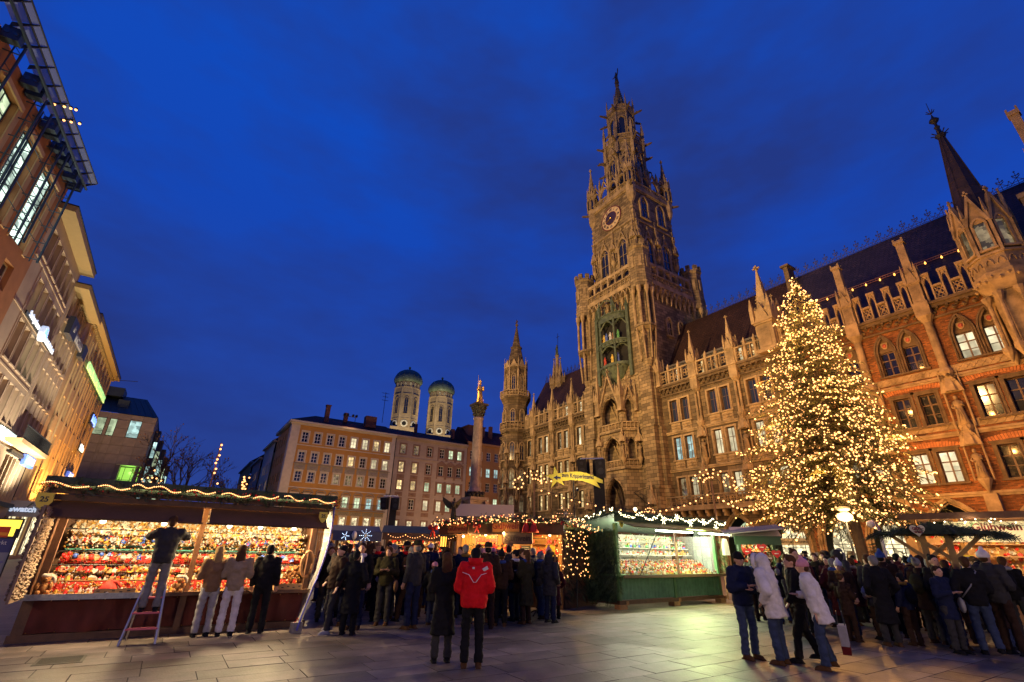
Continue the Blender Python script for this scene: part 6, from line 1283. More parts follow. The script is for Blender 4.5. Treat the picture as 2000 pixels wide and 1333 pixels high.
# ---- ornaments
ORN_COL = {'red': (0.55, 0.02, 0.015), 'gold': (0.65, 0.38, 0.07), 'white': (0.75, 0.70, 0.6), 'silver': (0.5, 0.5, 0.48), 'blue': (0.03, 0.07, 0.30), 'green': (0.03, 0.20, 0.05), 'wooden': (0.42, 0.24, 0.10), 'brown': (0.16, 0.07, 0.03)}
for k, v in ORN_COL.items(): mat('orn_' + k, v, 0.35, metal=0.6 if k in ('gold', 'silver') else 0.0, spec=0.6)
OM = {}
def omesh(kind):
 if kind in OM: return OM[kind]
 m = MB()
 if kind == 'bauble': m.ball((0, 0, -0.05), 0.05, 8, 6); m.k = 1; m.cyl((0, 0, -0.005), (0, 0, 0.015), 0.014, n=6)
 elif kind == 'paper_star':
  P_ = []
  for i in range(10): a = pi / 2 + i * pi / 5; r = 0.065 if i % 2 == 0 else 0.028; P_.append((r * cos(a), -0.06 + r * sin(a)))
  m.prism(P_, -0.012, 0.012); m.k = 1; m.cyl((0, -0.016, -0.06), (0, 0.016, -0.06), 0.015, n=6)
 elif kind == 'bell': m.lathe([(0.055, -0.10), (0.045, -0.085), (0.032, -0.04), (0.012, -0.015)], (0, 0, 0), 8); m.k = 1; m.ball((0, 0, -0.105), 0.014, 5, 4); m.cyl((0, 0, -0.015), (0, 0, 0.01), 0.006, n=4)
 elif kind == 'angel': m.lathe([(0.05, 0), (0.03, 0.06), (0.018, 0.085)], (0, 0, 0), 8); m.k = 1; m.ball((0, 0, 0.105), 0.024, 7, 5); m.add([(0, 0.015, 0.075), (-0.06, 0.025, 0.10), (-0.05, 0.02, 0.05), (0.06, 0.025, 0.10), (0.05, 0.02, 0.05)], [(0, 1, 2), (0, 4, 3)])
 elif kind == 'nutcracker': m.cbox(0, 0, 0.045, 0.05, 0.035, 0.05); m.cbox(-0.014, 0, 0.012, 0.018, 0.025, 0.024); m.cbox(0.014, 0, 0.012, 0.018, 0.025, 0.024); m.cbox(-0.033, 0, 0.05, 0.012, 0.02, 0.045); m.cbox(0.033, 0, 0.05, 0.012, 0.02, 0.045); m.k = 1; m.cyl((0, 0, 0.07), (0, 0, 0.10), 0.019, n=7); m.cyl((0, 0, 0.10), (0, 0, 0.13), 0.016, n=7)
 elif kind == 'gingerbread_heart': m.prism([(0, -0.11), (0.05, -0.06), (0.058, -0.03), (0.04, -0.008), (0.016, -0.01), (0, -0.026), (-0.016, -0.01), (-0.04, -0.008), (-0.058, -0.03), (-0.05, -0.06)], -0.01, 0.01); m.k = 1; m.cbox(0, -0.012, -0.05, 0.05, 0.005, 0.012)
 elif kind == 'toy_house': m.box(-0.04, 0.04, -0.03, 0.03, 0, 0.05); m.k = 1; m.prism([(-0.05, 0.05), (0.05, 0.05), (0, 0.095)], -0.035, 0.035)
 elif kind == 'candle': m.cyl((0, 0, 0), (0, 0, 0.09), 0.025, n=8); m.k = 1; m.lathe([(0.008, 0.09), (0.011, 0.1), (0.002, 0.125)], (0, 0, 0), 5); m.cyl((0, 0, -0.002), (0, 0, 0.008), 0.04, n=8)
 elif kind == 'toy_bird': m.ball((0, 0, -0.05), 0.035, 7, 5, 1.5, 1, 1); m.k = 1; m.ball((-0.05, 0, -0.025), 0.021, 6, 5); m.bar((0.04, 0, -0.05), (0.09, 0, -0.03), 0.03, 0.008)
 elif kind == 'straw_ring': m.tube([(0.05 * cos(i * pi / 5), 0, -0.05 + 0.05 * sin(i * pi / 5)) for i in range(11)], 0.014, 5); m.k = 1; m.cbox(0, -0.012, -0.005, 0.04, 0.02, 0.02)
 elif kind == 'snow_globe': m.ball((0, 0, 0.06), 0.042, 8, 6); m.k = 1; m.lathe([(0.045, 0), (0.035, 0.025)], (0, 0, 0), 8)
 OM[kind] = m.mesh(kind, [MATS['orn_red'], MATS['orn_gold']], kind in ('bauble',)); return OM[kind]
HANG = ('bauble', 'paper_star', 'bell', 'gingerbread_heart', 'toy_bird', 'straw_ring'); STAND = ('angel', 'nutcracker', 'toy_house', 'candle', 'snow_globe')
NOUN = {'bauble': 'glass bauble', 'paper_star': 'star ornament', 'bell': 'little bell', 'gingerbread_heart': 'heart shaped ornament', 'toy_bird': 'bird ornament', 'straw_ring': 'ring ornament', 'angel': 'angel figurine', 'nutcracker': 'nutcracker figurine', 'toy_house': 'toy house', 'candle': 'candle', 'snow_globe': 'round topped globe'}
def ornament(kind, c1, c2, M, p, sc, where, rz=0.0):
 o = put(kind, omesh(kind), None, M @ Vector(p), M.to_euler().z + rz, sc); recolor(o, 0, MATS['orn_' + c1]); recolor(o, 1, MATS['orn_' + c2])
 lb = '%s and %s %s %s' % (c1, c2, NOUN[kind], where); tag(o, lb, NOUN[kind].split()[-1] if kind != 'snow_globe' else 'globe', lb[:60]); return o
def goods_row(M, x0, x1, y, z, n, kinds, cols, where, sc=1.0, jit=0.02):
 for i in range(n):
  k = rg.choice(kinds); c1 = rg.choice(cols); c2 = rg.choice(('gold', 'white', 'red', 'silver') if c1 not in ('gold',) else ('red', 'white', 'silver'))
  ornament(k, c1, c2, M, (x0 + (x1 - x0) * (i + 0.5) / n + rg.uniform(-jit, jit), y + rg.uniform(-jit, jit), z + (rg.uniform(-0.05, 0.02) if k in HANG else 0.001)), sc * rg.uniform(0.6, 1.15), where, rg.uniform(-0.4, 0.4))
def fill(M, par, name, x0, x1, f, n, cols, s0=0.02, s1=0.045):
 for c in cols:
  m = MB()
  for i in range(n // len(cols)):
   t = rg.random(); y, z = f(t); m.ico((rg.uniform(x0, x1), y + rg.uniform(-0.02, 0.02), z), rg.uniform(s0, s1))
  o = m.build(name, MATS['orn_' + c], par); o['kind'] = 'stuff'
def drape(x0, x1, z0, z1, y, nx=60, amp=0.05, freq=9.0, seed=0, swag=True):
 m = MB(); r = random.Random(seed); ph = [r.uniform(0, 6) for _ in range(6)]; nz = 10
 for j in range(nz + 1):
  t = j / nz
  for i in range(nx + 1):
   u = i / nx; x = x0 + (x1 - x0) * u
   d = amp * (0.55 * sin(freq * x + ph[0] + 1.2 * t) + 0.3 * sin(freq * 2.3 * x + ph[1] - 2 * t) + 0.25 * sin(3.1 * x + ph[2]) * (1 + (sin(6 * t + 4 * x) if swag else 0)))
   m.v.append((x, y - d - (0.03 * sin(pi * t) if swag else 0), z1 + (z0 - z1) * t))
 for j in range(nz):
  for i in range(nx): a = j * (nx + 1) + i; m.f.append((a, a + 1, a + nx + 2, a + nx + 1)); m.m.append(0)
 return m
def shield_sign(lb, loc, rz, s=1.0, txt='25'):
 o = thing('shield_sign', lb, 'sign', loc, rz); m = MB(); shield_mb(m, 0.42 * s, 0.02); m.build('plate', MATS['sign_yellow'], o); text(txt, 0.13 * s, MATS['sign_black'], o, (0, -0.03, 0.03), ext=0.002, bold=0.004)
 m = MB(); m.bar((0.0, -0.012, 0.12 * s), (0.0, -0.012, 0.3 * s), 0.008); m.build('hook', MATS['dark_iron'], o); return o
# ---------------- left stall
Y0 = 13.25
SL = thing('ornament_stall', 'long wooden stall packed with lit christmas ornaments on the left', 'market stall', (0, Y0, 0.03))
ML = Matrix.Translation((0, Y0, 0.03)); XL, XR = -1.95, 3.05
m = MB(); m.box(XL - 0.05, XR + 0.05, 0.02, 0.2, 0.0, 0.13); m.box(XL, XL + 0.16, 0.0, 0.14, 0.13, 0.75); m.box(XR - 0.12, XR, 0.0, 0.14, 0.13, 0.75); m.box(0.5, 0.62, -0.02, 0.12, 0.13, 0.75); m.build('base_frame', wood, SL)
m = MB(); m.box(XL + 0.08, XL + 0.2, 0.0, 0.12, 0.75, 2.4); m.build('post', wood, SL); m = MB(); m.box(0.52, 0.62, 0.0, 0.1, 0.75, 2.42); m.box(0.42, 0.72, -0.04, 0.12, 2.42, 2.5); m.build('post', wood_l, SL); m = MB(); m.box(XR - 0.14, XR - 0.04, 0, 0.12, 0.75, 2.4); m.build('post', wood, SL)
for a, b, sd in ((XL + 0.16, 0.5, 1), (0.62, XR - 0.12, 2)): drape(a, b, 0.14, 0.72, 0.05, 90, 0.085, 7, sd).build('skirt_cloth', MATS['cloth_red'], SL, True)
m = MB()
for i in range(24): m.ico((XL + 0.2 + i * 0.2, -0.01, 0.16 + 0.52 * (i % 2)), 0.012)
m.build('skirt_stud', MATS['gold'], SL)
m = MB(); m.box(XL - 0.02, XR, -0.2, 0.5, 0.74, 0.78); m.build('counter', wood_l, SL); m = MB(); m.box(XL - 0.02, 0.0, -0.215, -0.2, 0.70, 0.80); m.build('counter_edge', MATS['paper_grey'], SL)
m = MB(); m.box(0.1, XR, -0.215, -0.2, 0.72, 0.79); m.build('counter_edge', wood, SL)
m = MB(); m.box(XL, XR, 1.3, 1.36, 0, 2.6); m.box(XL - 0.02, XL + 0.03, 0.1, 1.35, 0, 2.55); m.box(XR - 0.03, XR + 0.02, 0.1, 1.35, 0, 2.55); m.build('wall', wood, SL)
m = MB(); m.box(XL + 0.2, XR - 0.15, 0.45, 0.47, 0.80, 0.98); m.box(XL + 0.2, XR - 0.15, 0.74, 0.76, 1.2, 1.42); m.build('display_cloth', MATS['cloth_scarlet'], SL); m = MB(); m.box(XL + 0.2, XR - 0.15, 1.22, 1.24, 1.5, 2.35); m.build('display_board', MATS['cardboard'], SL)
for y, z, c in ((0.45, 0.98, 'wood_light'), (0.6, 1.12, 'wood_light'), (0.8, 1.30, 'wood_dark'), (0.95, 1.56, 'shelf_teal'), (1.0, 1.63, 'shelf_teal')):
 m = MB(); m.box(XL + 0.2, XR - 0.15, y, y + 0.16, z - 0.015, z + 0.012); m.build('shelf', MATS[c], SL)
m = MB()
for z in (1.27, 1.52, 1.95): m.cyl((XL + 0.1, 0.5, z), (XR - 0.1, 0.5, z), 0.012, n=5)
m.build('hanging_rail', MATS['dark_iron'], SL)
m = MB(); m.box(XL - 0.25, XR + 0.2, -0.42, 1.5, 2.78, 2.83); m.box(XL - 0.27, XR + 0.22, -0.48, -0.42, 2.72, 2.86); m.build('roof', MATS['roof_felt_green'], SL)
m = MB(); m.box(XL - 0.15, XR + 0.12, -0.3, -0.22, 2.44, 2.55); m.box(XL - 0.18, XR + 0.14, -0.36, -0.3, 2.56, 2.66); m.box(XL - 0.15, XR + 0.12, -0.22, 0.1, 2.48, 2.52); m.build('fascia', wood, SL)
for a, b in ((XL - 0.1, 0.5), (0.64, XR + 0.05)):
 m = MB(); m.add([(a, -0.2, 2.44), (b, -0.2, 2.44), (b, -0.62, 2.13), (a, -0.62, 2.13), (a, -0.6, 2.11), (b, -0.6, 2.11), (b, -0.18, 2.42), (a, -0.18, 2.42)], [(0, 1, 2, 3), (4, 5, 6, 7), (3, 2, 5, 4), (0, 3, 4, 7), (1, 6, 5, 2)])
 for i in range(40): x = a + (b - a) * i / 39; m.box(x - 0.04, x + 0.04, -0.625, -0.61, 2.09, 2.13)
 m.build('awning', MATS['awning_brown'], SL)
m = MB(); m.box(XL - 0.06, XL - 0.02, -1.05, 0.0, 0.72, 2.3); m.build('side_flap', mat('flap_board', (0.20, 0.13, 0.09), 0.7, var=0.4, vscale=12), SL)
W3 = 'in the ornament stall'
goods_row(ML, XL + 0.25, XR - 0.2, 0.55, 1.99, 89, HANG, ('white', 'gold', 'silver', 'wooden', 'white', 'white'), 'hanging in the top row of the ornament stall', 1.15)
goods_row(ML, XL + 0.25, XR - 0.2, 0.75, 1.84, 84, HANG, ('white', 'gold', 'blue', 'silver', 'wooden', 'red'), 'hanging below the top row of the ornament stall', 1.15)
goods_row(ML, XL + 0.25, XR - 0.2, 0.95, 1.645, 58, STAND, ('white', 'gold', 'red', 'wooden'), 'on the teal shelf of the ornament stall', 0.95)
goods_row(ML, XL + 0.25, XR - 0.2, 0.52, 1.51, 92, HANG, ('red', 'blue', 'silver', 'wooden', 'brown', 'red'), 'hanging under the teal shelf of the ornament stall', 1.2)
goods_row(ML, XL + 0.25, XR - 0.2, 0.82, 1.315, 75, STAND, ('red', 'white', 'gold', 'wooden'), 'on the middle shelf of the ornament stall', 1.1)
goods_row(ML, XL + 0.25, XR - 0.2, 0.5, 1.26, 81, HANG, ('red', 'wooden', 'white', 'gold'), 'hanging from the lower rail of the ornament stall', 1.0)
goods_row(ML, XL + 0.25, XR - 0.2, 0.64, 1.13, 81, STAND, ('wooden', 'gold', 'white', 'brown', 'red'), 'on the lower shelf of the ornament stall', 1.0)
goods_row(ML, XL + 0.25, XR - 0.2, 0.5, 0.995, 78, STAND, ('wooden', 'gold', 'white', 'brown'), 'on the lowest step of the ornament stall', 0.9)
goods_row(ML, XL + 0.25, XR - 0.2, 0.22, 0.785, 78, STAND, ('wooden', 'gold', 'white', 'brown'), 'along the counter of the ornament stall', 0.8)
goods_row(ML, XL + 0.4, XR - 0.3, 0.05, 0.785, 49, STAND, ('gold', 'wooden', 'white', 'red'), 'at the counter front of the ornament stall', 0.7)
fill(ML, SL, 'trinkets', XL + 0.2, XR - 0.15, lambda t: (1.15, 1.7 + 0.6 * t), 1400, ('white', 'gold', 'white', 'silver', 'wooden')); fill(ML, SL, 'trinkets', XL + 0.2, XR - 0.15, lambda t: (0.45, 1.98 - 0.42 * t), 700, ('white', 'gold', 'wooden', 'silver', 'brown'), 0.01, 0.026); fill(ML, SL, 'trinkets', XL + 0.2, XR - 0.15, lambda t: (0.42 if t < 0.4 else 0.71, 0.81 + 0.4 * t if t < 0.4 else 1.12 + 0.3 * t), 900, ('wooden', 'gold', 'white', 'brown', 'red'), 0.01, 0.024); fill(ML, SL, 'trinkets', XL + 0.2, XR - 0.15, lambda t: (0.92 - 0.5 * t, 1.5 - 0.62 * t), 2200, ('wooden', 'gold', 'white', 'gold', 'brown'), 0.012, 0.03)
m = MB()
for i in range(420): m.ico((XL - 0.08, rg.uniform(-1.02, -0.03), rg.uniform(0.76, 2.26)), rg.uniform(0.015, 0.04))
o = m.build('flap_wares', mat('wares_pewter', (0.34, 0.25, 0.18), 0.4, metal=0.5, var=0.6, vscale=18), SL); o['kind'] = 'stuff';
m = MB()
for i in range(420): m.ico((XL - 0.0, rg.uniform(-1.02, -0.03), rg.uniform(0.76, 2.26)), rg.uniform(0.015, 0.04))
o = m.build('flap_wares', MATS['wares_pewter'], SL); o['kind'] = 'stuff'
def teddy(lb, p, s, rz=0.0, hat=False, col=(0.24, 0.10, 0.03)):
 o = thing('teddy_bear', lb, 'teddy bear', p, rz); f = mat('plush_%d' % int(col[0] * 100), col, 0.95, var=0.35, vscale=20, bump=0.6, bscale=60); m = MB()
 m.ball((0, 0, 0.11), 0.10, 9, 7, sz=1.15); m.ball((0, -0.02, 0.28), 0.085, 9, 7); m.ball((0, -0.09, 0.265), 0.038, 7, 5)
 for s_ in (-1, 1): m.ball((s_ * 0.07, 0, 0.35), 0.032, 6, 5, sy=0.5); m.ball((s_ * 0.10, -0.06, 0.15), 0.042, 6, 5, sz=1.7); m.ball((s_ * 0.07, -0.13, 0.04), 0.045, 7, 5, sy=1.6)
 m.build('body', f, o, True); e_ = MB()
 for s_ in (-1, 1): e_.ball((s_ * 0.032, -0.078, 0.30), 0.010, 5, 4)
 e_.ball((0, -0.125, 0.275), 0.014, 5, 4); e_.build('eyes', MATS['sign_black'], o)
 if hat: h = MB(); h.lathe([(0.095, 0.32), (0.1, 0.35), (0.07, 0.38)], (0, 0, 0), 10); h.tube([(0.07, 0, 0.33), (0.13, -0.02, 0.3), (0.15, -0.03, 0.2)], 0.05, 6, 0.02); h.build('hat', MATS['orn_white'], o, True)
 o.scale = (s, s, s); return o
teddy('brown teddy bear in white hat at the left end of the counter', (XL + 0.2, Y0 + 0.05, 0.81), 0.95, 0.2, True); teddy('teddy bear with red scarf and white hat by the middle post', (0.42, Y0 + 0.0, 0.81), 0.85, -0.1, True, (0.30, 0.14, 0.05))
for i, (x, z, s) in enumerate(((2.55, 1.02, 0.62), (2.72, 1.05, 0.7), (2.66, 0.81, 0.6), (2.84, 0.81, 0.55))): teddy(('small teddy bear at the upper left of the right end pile', 'larger teddy bear topmost in the right end pile', 'lower left teddy bear in the right end pile', 'lower right teddy bear beside the end post')[i], (x, Y0 + 0.15 + 0.02 * i, z), s, -0.3 + 0.2 * i)
o = thing('santa_hat', 'red santa hat lying on the ornament stall counter', 'hat', (-0.75, Y0 - 0.02, 0.81)); m = MB(); m.lathe([(0.16, 0.05), (0.15, 0.1), (0.1, 0.17), (0.05, 0.22)], (0, 0, 0), 12); m.tube([(0, 0, 0.2), (0.1, -0.02, 0.2), (0.2, -0.03, 0.1)], 0.05, 6, 0.02); m.build('crown', MATS['cloth_scarlet'], o, True); m = MB(); m.lathe([(0.16, 0), (0.185, 0.03), (0.16, 0.06)], (0, 0, 0), 12); m.ball((0.21, -0.03, 0.08), 0.03, 6, 5); m.build('fur_trim', MATS['orn_white'], o, True)
def tray(lb, x0, x1, h=0.09):
 o = thing('cardboard_tray', lb, 'box', ((x0 + x1) / 2, Y0 - 0.12, 0.812)); w = (x1 - x0) / 2; m = MB(); m.box(-w, w, -0.075, -0.065, 0, h); m.box(-w, w, 0.065, 0.075, 0, h); m.box(-w, -w + 0.01, -0.065, 0.065, 0, h); m.box(w - 0.01, w, -0.065, 0.065, 0, h); m.box(-w + 0.01, w - 0.01, -0.065, 0.065, 0, 0.01); m.build('box', MATS['cardboard'], o); m = MB()
 for i in range(int(w * 2 / 0.12)): m.cbox(-w + 0.06 + i * 0.12, -0.078, h * 0.6 - 0.02 * (i % 2), 0.05, 0.004, 0.02)
 m.build('printed_band', MATS['sign_black'], o)
tray('brown cardboard tray left of the ladder man', -0.95, -0.3); tray('cardboard tray at the right end of the counter', 2.25, 2.85, 0.12); tray('flat cardboard tray right of the middle post', 1.5, 2.1, 0.06)
o = thing('price_tag', 'yellow price card hanging in the right half of the ornament stall', 'sign', (0.95, Y0 + 0.4, 1.38)); m = MB(); m.box(-0.15, 0.15, 0, 0.01, -0.07, 0.07); m.build('card', MATS['sign_yellow'], o); text('Krippen', 0.075, MATS['sign_black'], o, (0, -0.006, 0), ext=0.002)
o = thing('wooden_ring', 'oval wooden ring hanging at the right post of the ornament stall', 'ring', (2.9, Y0 - 0.08, 1.35)); m = MB(); m.tube([(0.13 * cos(i * pi / 8), 0, 0.28 * sin(i * pi / 8)) for i in range(17)], 0.035, 6); m.build('ring', wood_l, o, True)
for i, x in enumerate((-1.2, -0.15, 1.1, 1.75, 2.5)):
 o = thing('stall_spotlight', ('bright spotlight under the awning above the left shelves', 'brightest spotlight over the ladder man in the ornament stall', 'spotlight just right of the middle post in the ornament stall', 'spotlight in the right half of the ornament stall', 'spotlight near the right post of the ornament stall')[i], 'lamp', (x, Y0 + 0.12, 2.2)); m = MB(); m.bar((0, 0, 0), (0, 0, 0.25), 0.012); m.lathe([(0.07, -0.06), (0.04, 0.02)], (0, 0, 0), 8); m.build('lamp_housing', MATS['dark_iron'], o); m = MB(); m.ball((0, -0.01, -0.07), 0.055, 8, 6); m.build('bulb', MATS['bulb_white'], o, True)
 lamp('POINT', (x, Y0 - 0.02, 2.07), 180, (1.0, 0.74, 0.38), None, 0.06, name='stall_light')
GN = thing('fir_garland', 'fir garland with orange rope light along the roof of the ornament stall', 'garland', (0, Y0, 0.03)); pts = []
for i in range(24): x = XL - 0.25 + (XR - XL + 0.45) * i / 23; pts.append((x, -0.5, 2.7 + 0.02 * sin(i * 1.7)))
m = MB(); garland_mb(m, pts, 0.17, 75, 0.2); garland_mb(m, [(XL - 0.22, -0.45, 2.7), (XL - 0.24, -0.4, 2.4)], 0.14, 60, 0.16); garland_mb(m, [(XR + 0.15, -0.45, 2.7), (XR + 0.2, -0.4, 2.5)], 0.14, 60, 0.16); m.build('greenery', FIR, GN)
x = XL - 0.28; seg = 0
while x < XR + 0.1:
 L_ = rg.uniform(0.3, 0.75); y0_, y1_ = rg.uniform(-0.05, 0.07), rg.uniform(-0.05, 0.07); n = int(L_ / 0.032)
 for i in range(n): t = i / n; bulb(GN, (x + L_ * t, -0.60 - 0.015 * sin(9 * t), 2.72 + y0_ + (y1_ - y0_) * t + 0.03 * sin(7 * t)), 0.0135)
 x += L_ + rg.uniform(-0.02, 0.22)
m = MB()
for i in range(60): m.ico((rg.uniform(XL - 0.2, XR + 0.2), -0.58, rg.uniform(2.62, 2.78)), rg.uniform(0.015, 0.03))
o = m.build('red_berries', MATS['orn_red'], GN); o['kind'] = 'stuff'
shield_sign('yellow shield sign hanging at the left end of the ornament stall', (XL - 0.17, Y0 - 0.52, 2.42), 0.1, 1.0); shield_sign('yellow shield sign hanging at the right end of the ornament stall', (XR - 0.06, Y0 - 0.5, 2.38), 0.0, 0.8)
PS = thing('plastic_sheet', 'clear plastic rain sheet with a blue hem at the stall end', 'sheet', (0, 0, 0)); m = MB(); n = 14; top = [Vector((XR + 0.18, Y0 - 0.45 + 1.6 * i / n, 2.66)) for i in range(n + 1)]; bot = [Vector((XR - 0.28 + 0.25 * (i / n), Y0 - 1.0 + 2.1 * i / n, 0.10)) for i in range(n + 1)]; nz_ = 16
for j in range(nz_ + 1):
 t = j / nz_
 for i in range(n + 1):
  p = top[i].lerp(bot[i], t); p.x += 0.05 * sin(9 * i / n * 2 + 5 * t) + 0.12 * sin(pi * t); p.y += 0.20 * sin(pi * t) * (1 - i / n); m.v.append(tuple(p))
for j in range(nz_):
 for i in range(n): a = j * (n + 1) + i; m.f.append((a, a + 1, a + n + 2, a + n + 1)); m.m.append(0)
m.build('sheet', glass_sheet('clear_plastic', (0.95, 0.92, 0.9), 0.22, 0.12), PS, True); hem = [Vector(m.v[j * (n + 1)]) for j in range(nz_ + 1)]; mm = MB(); mm.tube(hem, 0.022, 6); mm.build('hem', mat('hem_blue', (0.08, 0.08, 0.42), 0.5), PS, True)
o = thing('concrete_block', 'small concrete block weighing down the plastic sheet', 'block', (2.74, 12.42, 0.034), 0.2); m = MB(); b_ = 0.012; m.prismz([(-0.11 + b_, -0.08), (0.11 - b_, -0.08), (0.11, -0.08 + b_), (0.11, 0.08 - b_), (0.11 - b_, 0.08), (-0.11 + b_, 0.08), (-0.11, 0.08 - b_), (-0.11, -0.08 + b_)], 0, 0.2); m.build('block', mat('concrete', (0.25, 0.23, 0.21), 0.9, var=0.3, vscale=14, bump=0.4), o); m = MB(); m.tube([(-0.05, 0, 0.2), (0, 0, 0.27), (0.05, 0, 0.2)], 0.012, 5); m.build('rope', MATS['cloth_scarlet'], o)
LD = thing('step_ladder', 'silver step ladder with pink treads in front of the ornament stall', 'ladder', (0.0, 12.45, 0.033), -0.08); m = MB()
for s_ in (-1, 1): m.bar((s_ * 0.27, -0.28, 0), (s_ * 0.17, 0.03, 0.95), 0.03, 0.045); m.bar((s_ * 0.25, 0.38, 0), (s_ * 0.17, 0.06, 0.95), 0.025, 0.035)
m.tube([(-0.17, 0.03, 0.95), (-0.13, 0.04, 1.02), (0.13, 0.04, 1.02), (0.17, 0.03, 0.95)], 0.016, 6); m.bar((-0.24, 0.3, 0.2), (0.24, 0.3, 0.2), 0.02); m.build('frame', MATS['steel'], LD)
for z, y, w in ((0.25, -0.2, 0.25), (0.5, -0.115, 0.22), (0.75, -0.03, 0.19)): m = MB(); m.box(-w, w, y - 0.03, y + 0.1, z - 0.015, z + 0.012); m.build('tread', mat('tread_pink', (0.5, 0.10, 0.13), 0.5), LD)
IB = thing('info_board', 'slanted market map board with dark blue header at the left edge', 'information board', (-2.55, 12.75, 0.03), radians(8)); m = MB(); m.box(-0.9, 0.25, 0.06, 0.1, 0.5, 1.75); m.build('board', MATS['dark_iron'], IB); m = MB(); m.box(-0.88, 0.23, 0.045, 0.06, 1.5, 1.73); m.build('header', mat('header_blue', (0.03, 0.035, 0.16), 0.5), IB); m = MB(); m.box(-0.88, 0.23, 0.045, 0.06, 0.72, 1.5); m.build('map_sheet', mat('map_grey', (0.22, 0.23, 0.27), 0.5, var=0.1), IB); m = MB(); m.box(-0.88, 0.23, 0.045, 0.06, 0.52, 0.70); m.build('footer', MATS['sign_yellow'], IB); m = MB()
for a, b in (((-0.88, 0.75), (-0.3, 1.2)), ((-0.6, 0.72), (-0.1, 1.05)), ((-0.3, 1.2), (0.2, 1.35)), ((-0.5, 1.0), (-0.75, 1.3)), ((-0.1, 1.05), (0.2, 0.9))): m.bar((a[0], 0.042, a[1]), (b[0], 0.042, b[1]), 0.006, 0.04)
m.build('map_road', mat('map_violet', (0.13, 0.13, 0.28), 0.5), IB); m = MB(); m.box(-0.45, -0.15, 0.038, 0.045, 1.25, 1.38); m.build('map_square', MATS['sign_yellow'], IB)
text('Münchner Christkindlmarkt', 0.10, MATS['shelf_white'], IB, (-0.86, 0.04, 1.66), align='LEFT', ext=0.001, sx=0.9); text('vom 25.11. bis 24.12.', 0.085, MATS['shelf_white'], IB, (-0.86, 0.04, 1.56), align='LEFT', ext=0.001, sx=0.9)
m = MB(); m.bar((-0.85, 0.08, 0), (-0.85, 0.08, 1.9), 0.05); m.bar((0.22, 0.08, 0), (0.22, 0.08, 1.9), 0.05); m.build('post', MATS['dark_iron'], IB)
def roof_pyramid(lb, p, s, k='bulb_warm'):
 o = thing('light_pyramid', lb, 'light decoration', p); m = MB(); m.bar((-0.28 * s, 0, 0), (0, 0, 0.42 * s), 0.015); m.bar((0.28 * s, 0, 0), (0, 0, 0.42 * s), 0.015); m.bar((-0.32 * s, 0, 0), (0.32 * s, 0, 0), 0.015); m.bar((0, 0, -0.25), (0, 0, 0.4 * s), 0.015); m.build('frame', MATS['dark_iron'], o)
 for x, z in ((-0.3, 0.02), (-0.18, 0.04), (0, 0.06), (0.18, 0.04), (0.3, 0.02), (-0.1, 0.17), (0.1, 0.17), (0, 0.18), (0, 0.38), (-0.22, 0.12), (0.22, 0.12)): bulb(o, (x * s, -0.01, z * s), 0.022 * s, k)
roof_pyramid('pyramid of small lights standing on the ornament stall roof', (-0.62, Y0 + 0.3, 2.92), 0.8)
def light_mast(lb, p, h, top, n, lean, arms=()):
 o = thing('light_mast', lb, 'light mast', p); m = MB(); m.bar((0, 0, 0), (lean, 0, h), 0.07, 0.05); m.build('pole', wood_l, o); gm_ = MB(); garland_mb(gm_, [(lean * (h - top) / h, 0, h - top), (lean, 0, h)], 0.1, 14, 0.25); gm_.build('greenery', FIR, o)
 for i in range(n): t = (i + 0.5 + rg.uniform(-0.25, 0.25)) / n; bulb(o, (lean * (h - top * (1 - t)) / h + rg.uniform(-0.08, 0.08), -0.1, h - top * (1 - t)), 0.06)
 for x, z in arms: bulb(o, (x + rg.uniform(-0.1, 0.1), -0.08, z), 0.055)
light_mast('tall pole with a row of bright bulbs behind the ornament stall', (1.3, 34, 0), 7.35, 1.9, 7, 0.0, ((0.35, 5.0), (0.22, 4.7), (0.22, 4.55), (0.28, 4.4), (0.42, 4.0), (0.42, 3.8)))
light_mast('shorter pole with clustered bulbs right of the bare trees', (3.05, 36, 0), 5.75, 1.0, 9, 0.12, ((0.32, 5.7), (0.28, 5.3), (0.2, 5.0)))
# ---------------- green glass stall
GS = thing('glass_stall', 'green stall with blazing white shelves and a pleated green skirt', 'market stall', (12.83, 12.8, 0.03), 0.04); MG = Matrix.Translation((12.83, 12.8, 0.03)) @ Matrix.Rotation(0.04, 4, 'Z'); GWd, GDp = 5.95, 2.3
gp = mat('green_paint', (0.05, 0.15, 0.05), 0.5, var=0.25, vscale=5); gd = mat('green_dark', (0.02, 0.05, 0.025), 0.6)
m = MB(); m.box(0.0, GWd, 0.0, 0.16, 0.14, 0.26); m.box(0, 0.16, 0.1, GDp, 0.14, 0.26); m.build('base_beam', wood, GS)
m = MB()
for x in (-0.05, 2.75, 5.65): m.box(x, x + 0.34, -0.06, 0.2, 0.0, 0.14); m.box(x + 0.36, x + 0.48, -0.02, 0.12, 0.12, 0.24)
m.build('foot_block', wood_l, GS)
for a, b, sd in ((0.18, 2.95, 5), (3.05, 5.8, 6)): drape(a, b, 0.28, 0.98, 0.04, 160, 0.022, 34, sd, False).build('skirt_curtain', mat('curtain_green', (0.09, 0.20, 0.11), 0.85, var=0.25, vscale=5), GS, True)
for x in (0.06, 3.0, 5.86): m = MB(); m.box(x - 0.06, x + 0.06, 0.0, 0.12, 0.26, 2.66 if x != 3.0 else 0.98); m.build('post', gp if x else wood, GS)
m = MB(); m.box(-0.05, GWd + 0.05, -0.3, 0.75, 0.98, 1.03); m.build('counter', gp, GS); m = MB(); m.box(-0.06, GWd + 0.06, -0.33, -0.3, 0.94, 1.04); m.build('counter_edge', wood, GS)
